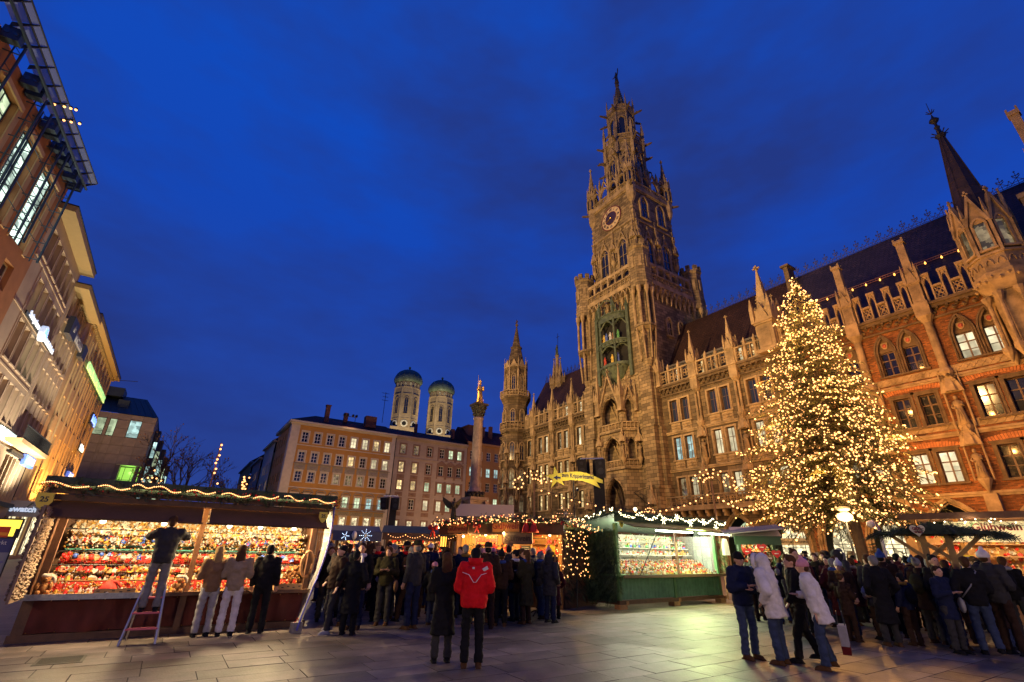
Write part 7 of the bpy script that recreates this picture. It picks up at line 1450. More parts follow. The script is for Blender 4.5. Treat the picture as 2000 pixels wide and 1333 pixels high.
m = MB(); m.box(0, GWd, GDp - 0.04, GDp, 0.2, 2.4); m.build('wall', MATS['shelf_white'], GS); m = MB(); m.box(GWd - 0.02, GWd, 0.12, GDp - 0.04, 1.03, 2.4); m.build('end_glass', glass_sheet('stall_glass', (0.97, 1, 0.97), 0.06, 0.05), GS); m = MB(); m.box(GWd - 0.04, GWd, 0.12, GDp - 0.04, 0.2, 1.02); m.box(0.0, 0.04, 0.12, GDp - 0.04, 0.2, 2.4); m.build('wall', gd, GS)
m = MB(); m.add([(-0.35, -0.35, 2.95), (GWd + 0.3, -0.35, 2.95), (GWd + 0.3, GDp + 0.2, 2.5), (-0.35, GDp + 0.2, 2.5), (-0.35, -0.35, 3.02), (GWd + 0.3, -0.35, 3.02), (GWd + 0.3, GDp + 0.2, 2.57), (-0.35, GDp + 0.2, 2.57)], [(0, 1, 2, 3), (4, 5, 6, 7), (0, 1, 5, 4), (1, 2, 6, 5), (2, 3, 7, 6), (3, 0, 4, 7)]); m.build('roof', MATS['roof_felt_green'], GS)
m = MB(); m.box(-0.3, GWd + 0.25, -0.3, -0.25, 2.68, 2.95); m.build('fascia', gd, GS)
m = MB(); m.add([(-0.25, -0.32, 2.72), (GWd + 0.2, -0.32, 2.72), (GWd + 0.2, -1.05, 2.52), (-0.25, -1.05, 2.52), (-0.25, -0.32, 2.69), (GWd + 0.2, -0.32, 2.69), (GWd + 0.2, -1.05, 2.49), (-0.25, -1.05, 2.49)], [(0, 1, 2, 3), (4, 5, 6, 7), (2, 3, 7, 6), (0, 3, 7, 4), (1, 2, 6, 5)]); m.build('awning_flap', mat('flap_green', (0.10, 0.12, 0.03), 0.6, var=0.2), GS)
for i, (a, b) in enumerate(((1.3, 3.4), (3.8, 5.9))): m = MB(); m.cyl((a, -0.7, 2.45), (b, -0.7, 2.45), 0.03, n=8); m.build('tube_lamp', mat('tube_light', (1, 1, 1), emit=(1.0, 1.0, 0.78), estr=22.0), GS)
for z, y, x0, x1 in ((2.12, 1.3, 0.2, 5.7), (1.9, 1.2, 0.2, 5.7), (1.66, 1.05, 0.2, 5.7), (1.48, 0.85, 0.2, 2.9)): m = MB(); m.box(x0, x1, y, y + 0.3, z - 0.02, z); m.build('shelf', MATS['shelf_white'], GS)
m = MB(); m.box(2.92, 3.0, -0.26, -0.2, 1.03, 2.5); m.build('window_post', wood, GS); m = MB(); m.box(0.1, 5.8, 0.9, 0.92, 1.03, 1.45); m.build('display_board', gd, GS)
m = MB(); m.box(0.05, 1.2, -0.9, -0.89, 1.03, 2.5); m.k = 1; m.bar((0.05, -0.9, 1.05), (1.2, -0.9, 2.5), 0.02); m.build('glass_screen', [glass_sheet('stall_glass', (0.97, 1, 0.97), 0.06, 0.05), MATS['dark_iron']], GS)
for i in range(6): goods_row(MG, 0.3, 5.6, (1.4, 1.3, 1.15, 0.8, 0.55, 0.3)[i], (2.125, 1.905, 1.665, 1.42, 1.25, 1.035)[i], (34, 34, 36, 46, 48, 46)[i], STAND if i != 3 else HANG, (('white', 'silver', 'white'), ('white', 'silver', 'blue', 'green'), ('white', 'wooden', 'silver'), ('gold', 'white', 'brown', 'red'), ('gold', 'brown', 'white', 'red'), ('gold', 'brown', 'wooden', 'red'))[i], ('on the top shelf of the green stall', 'on the second shelf of the green stall', 'on the third shelf of the green stall', 'hanging in the green stall window', 'in the middle of the green stall display', 'on the counter of the green stall')[i], 1.3)
goods_row(MG, 0.3, 5.6, -0.1, 1.035, 40, STAND, ('gold', 'brown', 'wooden', 'white'), 'at the counter front of the green stall', 1.1)
fill(MG, GS, 'trinkets', 0.2, 5.7, lambda t: (0.85 - 0.6 * t, 1.5 - 0.42 * t), 1400, ('gold', 'white', 'brown', 'red', 'silver'), 0.018, 0.04); fill(MG, GS, 'trinkets', 0.3, 5.6, lambda t: (1.4, 1.5 + 0.9 * t), 300, ('white', 'silver', 'green'), 0.02, 0.05)
for (x, e_) in ((1.0, 26), (2.4, 26), (4.0, 26), (5.2, 24)): lamp('POINT', MG @ Vector((x, 0.3, 2.42)), e_ * 13.0, (1.0, 0.97, 0.68), None, 0.08, name='stall_light')
lamp('AREA', MG @ Vector((3.2, -0.75, 2.42)), 320, (0.80, 1.0, 0.38), MG @ Vector((3.2, -2.2, 0)), 1.0, name='tube_lamp_light')
m = MB()
for i in range(1300): y = rg.uniform(0.0, GDp); z = rg.uniform(0.25, 2.55 - 0.12 * y); sprig(m, (rg.uniform(-0.1, -0.02), y, z), (rg.uniform(-0.6, -0.1), rg.uniform(-0.5, 0.5), rg.uniform(-1, -0.1)), rg.uniform(0.16, 0.3), 9, 0.013)
o = thing('fir_cladding', 'dark fir branches covering the left side of the green stall', 'fir branches', (12.83, 12.8, 0.03), 0.04); a = m.build('branches', FIR, o); a['kind'] = 'stuff'
m = MB()
for i in range(120): sprig(m, (-0.02 + rg.uniform(-0.03, 0.05), -0.06, rg.uniform(0.5, 2.4)), (rg.uniform(-0.5, 0.5), -0.5, -0.6), 0.14, 8, 0.01)
a = m.build('corner_branches', mat('fir_light', (0.07, 0.12, 0.035), 0.7), o); a['kind'] = 'stuff'
GG = thing('fir_garland', 'garland with white lights round the roof of the green stall', 'garland', (12.83, 12.8, 0.03), 0.04); m = MB(); pts = [(-0.35, GDp + 0.1, 2.58), (-0.36, -0.35, 3.04)]; garland_mb(m, pts, 0.16, 70, 0.22); p2 = []
for k in range(6): p2 += sag((-0.35 + k * 1.1, -0.42, 3.0), (0.75 + k * 1.1, -0.42, 3.0), 0.16, 6)[:-1]
garland_mb(m, p2, 0.13, 60, 0.2); m.build('greenery', FIR, GG)
for i in range(58): t = rg.random(); bulb(GG, (-0.42 + rg.uniform(-0.07, 0.07), GDp + 0.1 - (GDp + 0.45) * t, 2.62 + 0.46 * t + rg.uniform(-0.05, 0.06)), 0.017, 'bulb_white')
for q, w in zip(p2[:-1], p2[1:]):
 for i in range(4): p = Vector(q).lerp(Vector(w), (i + rg.random()) / 4); bulb(GG, (p.x, -0.5, p.z + rg.uniform(-0.05, 0.05)), 0.017, 'bulb_white')
def snowflake(lb, p, s, rz=0.0, k='bulb_white', n=6):
 o = thing('light_star', lb, 'light star', p, rz); m = MB()
 for i in range(n): a = i * 2 * pi / n; m.bar((0, 0, 0), (s * cos(a), 0, s * sin(a)), 0.012);
 m.build('frame', MATS['steel'], o)
 for i in range(n):
  a = i * 2 * pi / n
  for t in (0.4, 0.7, 1.0): bulb(o, (s * t * cos(a), -0.015, s * t * sin(a)), 0.011 + 0.02 * s * 0.4, k)
 return o
for i, (x, z, s) in enumerate(((1.95, 2.82, 0.13), (2.75, 2.95, 0.12), (3.55, 2.8, 0.13), (4.4, 2.87, 0.12), (5.2, 2.7, 0.13))): p = MG @ Vector((x, -0.55, z)); snowflake(('leftmost small light star on the green stall front', 'second small light star from the left on the green stall', 'middle light star on the green stall front', 'fourth light star from the left on the green stall', 'rightmost small light star on the green stall front')[i], p, s)
roof_pyramid('pyramid of small lights on the green stall roof', MG @ Vector((1.9, 0.0, 3.1)), 0.9)
p = MG @ Vector((-0.15, -0.42, 2.6)); shield_sign('small yellow shield sign at the left corner of the green stall', p, 0.04, 0.7)
o = thing('paper_bag', 'white lit paper bag lantern hanging at the right of the green stall', 'bag', MG @ Vector((5.6, -0.6, 2.0))); m = MB(); m.prism([(-0.16, -0.3), (0.16, -0.3), (0.13, 0.1), (0.06, 0.3), (-0.06, 0.3), (-0.14, 0.1)], -0.06, 0.06); m.build('bag', mat('bag_white', (0.8, 0.78, 0.6), 0.6, emit=(1, 0.95, 0.6), estr=0.6), o)
m = MB()
for i in range(60): sprig(m, (GWd + rg.uniform(0.0, 0.25), rg.uniform(-0.2, 0.1), rg.uniform(1.1, 2.4)), (0.3, -0.5, -0.6), 0.2, 9, 0.013)
a = m.build('corner_branches', MATS['fir_light'], bpy.data.objects['fir_cladding']); a['kind'] = 'stuff'
# ---------------- mulled wine stall
GA = radians(-65.8); GO = (9.18, 17.77, 0.0); GH = thing('mulled_wine_stall', 'wooden mulled wine stall under a garland thick with lights and red bows', 'market stall', GO, GA); MW = Matrix.Translation(GO) @ Matrix.Rotation(GA, 4, 'Z'); gw, gdp = 4.63, 2.76
wood_o = mat('wood_orange', (0.40, 0.19, 0.05), 0.55, var=0.35, vscale=5, bump=0.15)
m = MB(); m.box(0, gw, gdp - 0.06, gdp, 0, 2.3); m.box(0, 0.06, 0.1, gdp - 0.06, 0, 2.4); m.box(gw - 0.06, gw, 0.1, gdp - 0.06, 0, 2.4); m.build('wall', wood, GH)
m = MB(); m.box(0.5, gw - 0.1, 1.2, 1.26, 0, 2.4); m.build('back_wall', wood_o, GH)
for i in range(9): m = MB(); m.box(0.0 + i * 0.512, 0.505 + i * 0.512, 0.02, 0.09, 0, 1.0); m.build('front_plank', wood_o if i < 4 else wood, GH)
for x in (0.42, 1.0, 2.2, gw - 0.1): m = MB(); m.box(x - 0.06, x + 0.06, 0.0, 0.14, 0, 2.45); m.build('post', wood_o, GH)
for i in range(3): m = MB(); m.box(0.5 + i * 0.15, 0.64 + i * 0.15, 0.03, 0.08, 1.0, 2.3); m.build('front_plank', wood_o, GH)
m = MB(); m.box(2.2, gw, -0.25, 0.4, 1.0, 1.06); m.build('counter', wood_l, GH)
m = MB(); m.add([(-0.45, -0.6, 2.62), (gw + 0.35, -0.6, 2.66), (gw + 0.35, gdp + 0.3, 2.36), (-0.45, gdp + 0.3, 2.3), (-0.45, -0.6, 2.7), (gw + 0.35, -0.6, 2.74), (gw + 0.35, gdp + 0.3, 2.44), (-0.45, gdp + 0.3, 2.38)], [(0, 1, 2, 3), (4, 5, 6, 7), (0, 1, 5, 4), (1, 2, 6, 5), (2, 3, 7, 6), (3, 0, 4, 7)]); m.build('roof', MATS['roof_felt_green'], GH)
m = MB(); m.box(-0.4, gw + 0.3, -0.5, -0.45, 2.3, 2.62); m.box(-0.4, gw + 0.3, -0.45, -0.4, 2.24, 2.3); m.build('fascia', wood, GH)
def board_sign(par_m, lb, txt, x, y, z, w, h, size, bm, tm, name='wine_sign', rz=0.0):
 o = thing(name, lb, 'sign', par_m @ Vector((x, y, z)), par_m.to_euler().z + rz); m = MB(); m.box(-w / 2, w / 2, 0, 0.04, -h / 2, h / 2); m.build('board', bm, o); m = MB()
 for a, b in (((-w / 2, -h / 2), (w / 2, -h / 2)), ((-w / 2, h / 2), (w / 2, h / 2)), ((-w / 2, -h / 2), (-w / 2, h / 2)), ((w / 2, -h / 2), (w / 2, h / 2))): m.bar((a[0], -0.006, a[1]), (b[0], -0.006, b[1]), 0.03, 0.03, up=(0, 1, 0))
 m.build('border', wood, o); text(txt, size, tm, o, (0, -0.008, 0), ext=0.004, bold=0.006); return o
bo = mat('board_orange', (0.55, 0.27, 0.06), 0.5, var=0.15, vscale=3); ink = mat('ink_red', (0.22, 0.02, 0.015), 0.6)
board_sign(MW, 'shaded orange mulled wine board at the left of the garland', 'Glühwein', 0.55, -0.56, 2.45, 0.95, 0.34, 0.24, bo, ink)
board_sign(MW, 'large orange mulled wine board in the middle of the garland', 'Glühwein', 2.72, -0.58, 2.52, 1.15, 0.42, 0.30, bo, ink)
board_sign(MW, 'brightly lit mulled wine board inside above the wreath', 'Glühwein', 1.55, -0.05, 2.08, 0.95, 0.32, 0.24, bo, ink)
board_sign(MW, 'dark hanging mulled wine board over the serving counter', 'Glühwein', 3.3, -0.75, 2.12, 1.15, 0.34, 0.27, mat('board_dark', (0.16, 0.10, 0.06), 0.6, var=0.2), mat('ink_black', (0.03, 0.01, 0.01), 0.6))
board_sign(MW, 'small orange board half hidden behind the dark hanging one', 'Punsch', 3.55, 0.1, 2.26, 0.9, 0.24, 0.16, bo, ink)
GHG = thing('fir_garland', 'garland with dense warm lights and red balls on the mulled wine stall', 'garland', GO, GA); m = MB(); gl_pts = [(-0.5, -0.62, 2.66), (1.2, -0.64, 2.72), (2.9, -0.66, 2.78), (gw + 0.3, -0.62, 2.7), (gw + 0.4, 0.6, 2.62), (gw + 0.42, gdp + 0.3, 2.3)]; garland_mb(m, gl_pts, 0.16, 60, 0.2); m.build('greenery', FIR, GHG)
for a, b in zip(gl_pts[:-1], gl_pts[1:]):
 a = Vector(a); b = Vector(b)
 for i in range(int((b - a).length * 20)): p = a.lerp(b, rg.random()) + Vector((rg.uniform(-0.08, 0.08), -0.12 if a.x < gw + 0.2 else 0, rg.uniform(-0.13, 0.12))) + (Vector((0.13, 0, 0)) if a.x > gw else Vector()); bulb(GHG, p, rg.uniform(0.016, 0.024))
m = MB()
for i in range(70): a = rg.choice(list(zip(gl_pts[:-1], gl_pts[1:]))); p = Vector(a[0]).lerp(Vector(a[1]), rg.random()); m.ico((p.x, p.y - 0.14, p.z + rg.uniform(-0.15, 0.1)), rg.uniform(0.02, 0.045))
a = m.build('red_balls', MATS['orn_red'], GHG); a['kind'] = 'stuff'
LN = thing('light_net', 'net of warm lights over fir on the right side of the mulled wine stall', 'light net', GO, GA); m = MB()
for i in range(420): sprig(m, (gw + rg.uniform(0.02, 0.1), rg.uniform(0.0, gdp), rg.uniform(0.3, 2.45)), (0.4, rg.uniform(-0.5, 0.5), rg.uniform(-1, 0)), rg.uniform(0.15, 0.25), 9, 0.013)
a = m.build('branches', FIRD, LN); a['kind'] = 'stuff'
for i in range(130): bulb(LN, (gw + 0.17, rg.uniform(-0.05, gdp), rg.uniform(0.9, 2.4)), rg.uniform(0.016, 0.024))
for i in range(24): bulb(LN, (gw + 0.1 - rg.uniform(0, 0.3), -0.05, rg.uniform(0.9, 2.3)), 0.018)
def bow(lb, M, p, s, bell=False):
 o = thing('red_bell' if bell else 'red_bow', lb, 'bell' if bell else 'bow', M @ Vector(p), M.to_euler().z); m = MB()
 if bell: m.lathe([(0.16 * s, -0.28 * s), (0.12 * s, -0.22 * s), (0.09 * s, -0.1 * s), (0.03 * s, 0)], (-0.12 * s, 0, 0), 10); m.lathe([(0.16 * s, -0.28 * s), (0.12 * s, -0.22 * s), (0.09 * s, -0.1 * s), (0.03 * s, 0)], (0.16 * s, 0, 0), 10); m.tube([(-0.12 * s, 0, 0), (0, 0, 0.08 * s), (0.16 * s, 0, 0)], 0.03 * s, 5); m.build('bells', MATS['cloth_scarlet'], o, True)
 else:
  for s_ in (-1, 1): m.ball((s_ * 0.12 * s, 0, 0.03 * s), 0.10 * s, 7, 5, 1, 0.6, 0.8); m.bar((0, 0, 0), (s_ * 0.1 * s, 0, -0.25 * s), 0.06 * s, 0.02)
  m.ball((0, -0.02, 0), 0.045 * s, 6, 5); m.build('ribbon', MATS['cloth_scarlet'], o, True)
 return o
bow('red double bell hanging on the garland right of the large board', MW, (3.75, -0.72, 2.62), 1.1, True); bow('red bow at the left corner of the mulled wine stall garland', MW, (-0.5, -0.72, 2.45), 1.2); bow('small red bow between the two orange boards', MW, (1.55, -0.7, 2.5), 0.8)
W_ = thing('wreath', 'round fir wreath with baubles on the plank front of the wine stall', 'wreath', MW @ Vector((0.72, -0.02, 1.6)), GA); m = MB(); garland_mb(m, [(0.17 * cos(i * pi / 6), 0, 0.17 * sin(i * pi / 6)) for i in range(13)], 0.04, 90, 0.09); m.build('greenery', FIR, W_); m = MB()
for i in range(12): m.ico((0.17 * cos(i * 0.52), -0.06, 0.17 * sin(i * 0.52)), 0.022)
a = m.build('red_balls', MATS['orn_red'], W_)
ST2 = []
for i, (x, z, s) in enumerate(((1.25, 1.82, 0.15), (1.9, 1.8, 0.19), (1.9, 1.5, 0.16), (2.45, 1.78, 0.17))):
 o = thing('red_star', ('leftmost red star over the dark door of the wine stall', 'large red star in the middle of the wine stall front', 'lower red star hanging on the dark door', 'red star right of the door by the serving counter')[i], 'star', MW @ Vector((x, -0.08, z)), GA); m = MB(); P_ = []
 for q in range(10): a = pi / 2 + q * pi / 5; r = s if q % 2 == 0 else s * 0.45; P_.append((r * cos(a), r * sin(a)))
 m.prism(P_, -0.02, 0.02); m.build('star', mat('star_red', (0.7, 0.02, 0.02), 0.5), o)
GH2 = thing('fir_garland', 'short garland with red flowers across the middle of the wine stall', 'garland', GO, GA); m = MB(); garland_mb(m, sag((0.6, 0.0, 1.9), (2.3, 0.0, 1.88), 0.05), 0.07, 40, 0.15); garland_mb(m, sag((2.3, -0.1, 1.35), (4.5, -0.1, 1.35), 0.04), 0.05, 30, 0.12); m.build('greenery', FIR, GH2); m = MB()
for i in range(36): m.ico((rg.uniform(0.6, 4.4), -0.1, rg.uniform(1.8, 1.95) if i % 2 else rg.uniform(1.3, 1.4)), 0.03)
m.build('red_balls', MATS['orn_red'], GH2)
o = thing('notice_board', 'dark violet notice panel behind the red stars', 'notice board', MW @ Vector((1.75, 0.0, 1.35)), GA); m = MB(); m.box(-0.45, 0.45, 0, 0.04, -0.42, 0.42); m.build('panel', MATS['header_blue'], o); m = MB()
for i in range(5): m.box(-0.35, 0.3, -0.006, 0, 0.3 - i * 0.13, 0.32 - i * 0.13)
m.build('text_lines', MATS['map_grey'], o)
o = thing('menu_board', 'chalk menu board standing in the serving window', 'menu board', MW @ Vector((3.0, 0.3, 1.66)), GA); m = MB(); m.box(-0.25, 0.25, 0, 0.03, -0.28, 0.28); m.build('frame', wood_l, o); m = MB(); m.box(-0.21, 0.21, -0.008, 0, -0.24, 0.24); m.build('slate', MATS['sign_black'], o); m = MB()
for i in range(7): m.box(-0.16, rg.uniform(0.05, 0.17), -0.012, -0.008, 0.18 - i * 0.06, 0.195 - i * 0.06)
m.build('chalk_lines', MATS['shelf_white'], o)
o = thing('price_list', 'yellow price list sheet beside the chalk menu board', 'price list', MW @ Vector((4.05, 0.2, 1.6)), GA); m = MB(); m.box(-0.18, 0.18, 0, 0.01, -0.33, 0.33); m.build('sheet', MATS['sign_yellow'], o); m = MB()
for i in range(9): m.box(-0.14, rg.uniform(0.0, 0.13), -0.006, 0, 0.26 - i * 0.065, 0.275 - i * 0.065)
m.build('text_lines', ink, o)
for i, x in enumerate((2.6, 4.3)):
 o = thing('house_lantern', ('white house shaped lantern at the left of the wine counter', 'white house shaped lantern at the right of the wine counter')[i], 'lantern', MW @ Vector((x, -0.1, 1.06)), GA); m = MB(); m.box(-0.15, 0.15, -0.1, 0.1, 0, 0.3); m.prism([(-0.19, 0.3), (0.19, 0.3), (0.04, 0.46), (-0.04, 0.46)], -0.13, 0.13); m.build('house', MATS['orn_white'], o); m = MB(); m.box(-0.08, 0.08, -0.108, -0.1, 0.05, 0.25); m.build('window', MATS['sign_black'], o)
m = MB()
for i in range(50): x = rg.uniform(2.3, 4.5); m.cyl((x, 1.05, 1.3 + 0.35 * (i % 3)), (x, 1.05, 1.42 + 0.35 * (i % 3)), 0.04, n=6)
o = m.build('mugs', MATS['orn_red'], GH); o['kind'] = 'stuff'; m = MB()
for z in (1.29, 1.64, 1.99): m.box(2.2, gw - 0.1, 0.95, 1.2, z - 0.03, z)
m.build('shelf', wood_l, GH)
for i, (x, y, z, e_) in enumerate(((0.8, -0.5, 2.18, 40), (1.7, -0.35, 2.24, 24), (2.75, -0.75, 2.28, 34), (3.5, 0.4, 2.2, 50), (4.3, -0.3, 2.25, 30), (1.4, 0.7, 2.2, 30))):
 p = MW @ Vector((x, y, z))
 if i != 5:
  o = thing('hanging_bulb', ('bright bare bulb at the left of the wine stall front', 'bare bulb above the wreath and stars', 'bare bulb under the large orange board', 'bulb inside over the serving counter', 'bare bulb by the right post of the wine stall')[i], 'light bulb', p); m = MB(); m.bar((0, 0, 0.03), (0, 0, 0.14), 0.02); m.build('socket', MATS['dark_iron'], o); m = MB(); m.ball((0, 0, 0), 0.045, 8, 6); m.build('glass', MATS['bulb_white'], o, True)
 lamp('POINT', p + Vector((0, 0, -0.06)), e_ * 6.0, (1.0, 0.60, 0.2), None, 0.06, name='stall_light')
m = MB()
for i in range(26): bulb(GH2, (0.5 + i * 0.155, -0.1, 2.22 + 0.06 * sin(i * 1.3)), 0.02)
# ---------------- other stalls
def small_stall(lb, p, rz, w, d, h, roofm, wallm, energy, col, counter=1.0, awn=True, shop='pane_shop', goods=None, where=''):
 o = thing('market_stall', lb, 'market stall', p, rz); M = Matrix.Translation(p) @ Matrix.Rotation(rz, 4, 'Z'); m = MB(); m.box(0, w, 0.05, 0.12, 0, counter); m.box(0, w, d - 0.05, d, 0, h - 0.1); m.box(0, 0.05, 0.12, d, 0, h - 0.05); m.box(w - 0.05, w, 0.12, d, 0, h - 0.05); m.build('wall', wallm, o)
 m = MB(); m.box(-0.02, w + 0.02, -0.12, 0.35, counter, counter + 0.04); m.build('counter', wood_l, o)
 for x in (0.05, w - 0.05): m = MB(); m.box(x - 0.05, x + 0.05, 0, 0.1, counter, h); m.build('post', wallm, o)
 m = MB(); m.add([(-0.2, -0.5, h), (w + 0.2, -0.5, h), (w + 0.2, d * 0.5, h + 0.35), (-0.2, d * 0.5, h + 0.35), (-0.2, d + 0.1, h), (w + 0.2, d + 0.1, h)], [(0, 1, 2, 3), (3, 2, 5, 4), (0, 3, 4), (1, 5, 2), (0, 4, 5, 1)]); m.build('roof', roofm, o)
 m = MB(); m.box(-0.15, w + 0.15, -0.48, -0.42, h - 0.3, h); m.build('fascia', wallm, o)
 for z in (1.3, 1.6, 1.9):
  m = MB(); m.box(0.1, w - 0.1, d * 0.5, d * 0.5 + 0.2, z - 0.02, z); m.build('shelf', wood_l, o)
 if goods:
  for z in (1.3, 1.6, 1.9, counter + 0.045): goods_row(M, 0.2, w - 0.2, d * 0.55 if z > 1.1 else 0.15, z, goods, STAND, ('gold', 'wooden', 'white', 'red', 'brown'), where, 1.5)
 fill(M, o, 'trinkets', 0.1, w - 0.1, lambda t: (d * 0.75, 1.1 + 1.1 * t), 260, ('gold', 'white', 'red', 'wooden'), 0.03, 0.07)
 for i in range(max(1, int(w / 1.3))): x = w * (i + 0.5) / max(1, int(w / 1.3)); lamp('POINT', M @ Vector((x, 0.25, h - 0.35)), energy * 2.4, col, None, 0.08, name='stall_light')
 return o, M
o, M = small_stall('stall with blue lit star signs under its roof left of the crowd', (6.15, 23.1, 0.0), radians(-13), 1.65, 1.9, 2.3, mat('roof_blue', (0.02, 0.025, 0.06), 0.6), wood, 60, (1.0, 0.85, 0.6), goods=9, where='in the blue star stall')
m = MB(); m.box(-0.2, 1.85, -0.56, -0.5, 1.98, 2.38); m.build('blue_fascia', mat('fascia_blue', (0.02, 0.03, 0.10), 0.5), o)
snowflake('blue white comet light at the left of the blue fascia', M @ Vector((0.3, -0.62, 2.17)), 0.16, 0, 'bulb_blue', 5); snowflake('large blue white star light on the blue fascia', M @ Vector((1.15, -0.62, 2.2)), 0.26, 0, 'bulb_blue', 8)
o = thing('hanging_ornament', 'pale round ornament between the two blue white stars', 'ornament', M @ Vector((0.68, -0.62, 2.2))); m = MB(); m.ball((0, 0, 0), 0.12, 8, 6, sz=1.5); m.build('ball', MATS['orn_white'], o, True)
o, M = small_stall('brown stall with drooping fairy lights under its long eave', (8.2, 22.6, 0.0), radians(-22), 3.0, 2.0, 2.36, MATS['roof_felt_green'], wood, 60, (1.0, 0.62, 0.25), goods=14, where='in the long brown stall')
FLG = thing('fairy_lights', 'fairy lights drooping along the eave of the long brown stall', 'fairy lights', M.to_translation(), radians(-22)); wire = MB()
for k in range(4):
 P_ = sag((0.1 + k * 0.75, -0.52, 2.3), (0.85 + k * 0.75, -0.52, 2.3), 0.12, 7); wire.tube(P_, 0.006, 4)
 for q in P_: bulb(FLG, (q.x, q.y - 0.02, q.z - 0.02), 0.017)
wire.build('wire', MATS['dark_iron'], FLG)
LT = thing('old_lantern', 'black lantern with amber panes hanging at the brown stall', 'lantern', (10.1, 20.6, 2.28)); m = MB(); m.lathe([(0.16, 0.0), (0.18, -0.05), (0.05, 0.2), (0.02, 0.34)], (0, 0, 0), 8); m.lathe([(0.15, -0.5), (0.17, -0.45), (0.1, -0.56)], (0, 0, 0), 8)
for k in range(8): a = k * pi / 4; m.bar((0.15 * cos(a), 0.15 * sin(a), -0.47), (0.16 * cos(a), 0.16 * sin(a), -0.03), 0.03)
m.bar((0, 0, 0.3), (0.0, 0.0, 0.6), 0.02); m.bar((0, 0, -0.5), (0, 0, -2.28), 0.05); m.build('frame', MATS['dark_iron'], LT); m = MB(); m.lathe([(0.13, -0.45), (0.14, -0.04)], (0, 0, 0), 8); m.build('amber_glass', mat('amber_glow', (1, 0.6, 0.1), emit=(1.0, 0.5, 0.06), estr=2.2), LT)
DB = thing('deposit_booth', 'narrow fir topped booth with a lit deposit return sign', 'booth', (10.4, 19.9, 0), radians(-28)); M = Matrix.Translation((10.4, 19.9, 0)) @ Matrix.Rotation(radians(-28), 4, 'Z')
m = MB(); m.box(0, 1.5, 0.05, 0.1, 0, 2.1); m.box(0, 0.05, 0.1, 1.2, 0, 2.2); m.box(1.45, 1.5, 0.1, 1.2, 0, 2.2); m.build('wall', wood, DB); m = MB(); m.box(-0.3, 1.7, -0.5, 1.3, 2.3, 2.38); m.build('roof', wood, DB); m = MB(); garland_mb(m, [(-0.4, -0.45, 2.36), (0.5, -0.5, 2.42), (1.3, -0.5, 2.36)], 0.2, 60, 0.25); a = m.build('greenery', FIR, DB)
m = MB(); m.cyl((-0.9, -0.55, 2.56), (0.5, -0.55, 2.52), 0.03, n=8); m.build('tube_lamp', mat('tube_amber', (1, 0.8, 0.5), emit=(1.0, 0.68, 0.28), estr=20), DB)
board_sign(M, 'lit orange deposit return sign below the bright tube lamp', 'Pfandrückgabe', 0.75, -0.62, 2.16, 1.1, 0.34, 0.16, mat('board_lit', (0.7, 0.4, 0.12), 0.5, emit=(1.0, 0.55, 0.15), estr=0.9), ink, 'deposit_sign')
lamp('POINT', M @ Vector((0.5, -0.9, 2.45)), 30, WARM, None, 0.06, name='stall_light')
o, M = small_stall('gingerbread stall with pale striped canopy beside the green stall', (17.9, 11.5, 0.0), radians(-52), 1.25, 1.0, 2.4, mat('canvas_pale', (0.42, 0.38, 0.36), 0.8), gd, 40, (1.0, 0.75, 0.4))
m = MB(); m.add([(-0.5, -0.9, 2.42), (1.5, -0.9, 2.62), (1.5, 0.7, 2.82), (-0.5, 0.7, 2.6), (-0.5, -0.9, 2.45), (1.5, -0.9, 2.65), (1.5, 0.7, 2.85), (-0.5, 0.7, 2.63)], [(0, 1, 2, 3), (4, 5, 6, 7), (0, 1, 5, 4), (1, 2, 6, 5)]); m.k = 1
for i in range(5): m.bar((-0.5, -0.88 + i * 0.38, 2.47 + 0.045 * i), (1.5, -0.88 + i * 0.38, 2.67 + 0.045 * i), 0.04, 0.02)
m.build('canopy', [MATS['canvas_pale'], MATS['header_blue']], o)
m = MB(); garland_mb(m, [(1.25, -0.2, 2.4), (1.28, -0.2, 0.6)], 0.12, 60, 0.2); m.build('greenery', FIRD, o)
for i, (x, z, c) in enumerate(((0.2, 2.0, 'red'), (0.5, 1.75, 'white'), (0.7, 2.15, 'red'), (0.9, 1.8, 'brown'), (1.15, 1.95, 'red'), (0.6, 1.4, 'red'))):
 ornament('gingerbread_heart', c, 'white', M, (x, -0.62, z), 2.6, ('hanging lower left at the gingerbread stall', 'in the middle of the gingerbread hearts', 'hanging highest at the gingerbread stall', 'on the fir post of the gingerbread stall', 'hanging rightmost at the gingerbread stall', 'hanging lowest at the gingerbread stall')[i])
m = MB(); m.ball((0, 0, 0), 0.05, 8, 6); o = thing('hanging_bulb', 'bare bulb at the canopy corner of the gingerbread stall', 'light bulb', M @ Vector((1.45, -0.9, 2.42))); m.build('glass', MATS['bulb_warm'], o, True); m = MB(); m.bar((0, 0, 0.03), (0, 0, 0.25), 0.015); m.build('socket', MATS['dark_iron'], o)
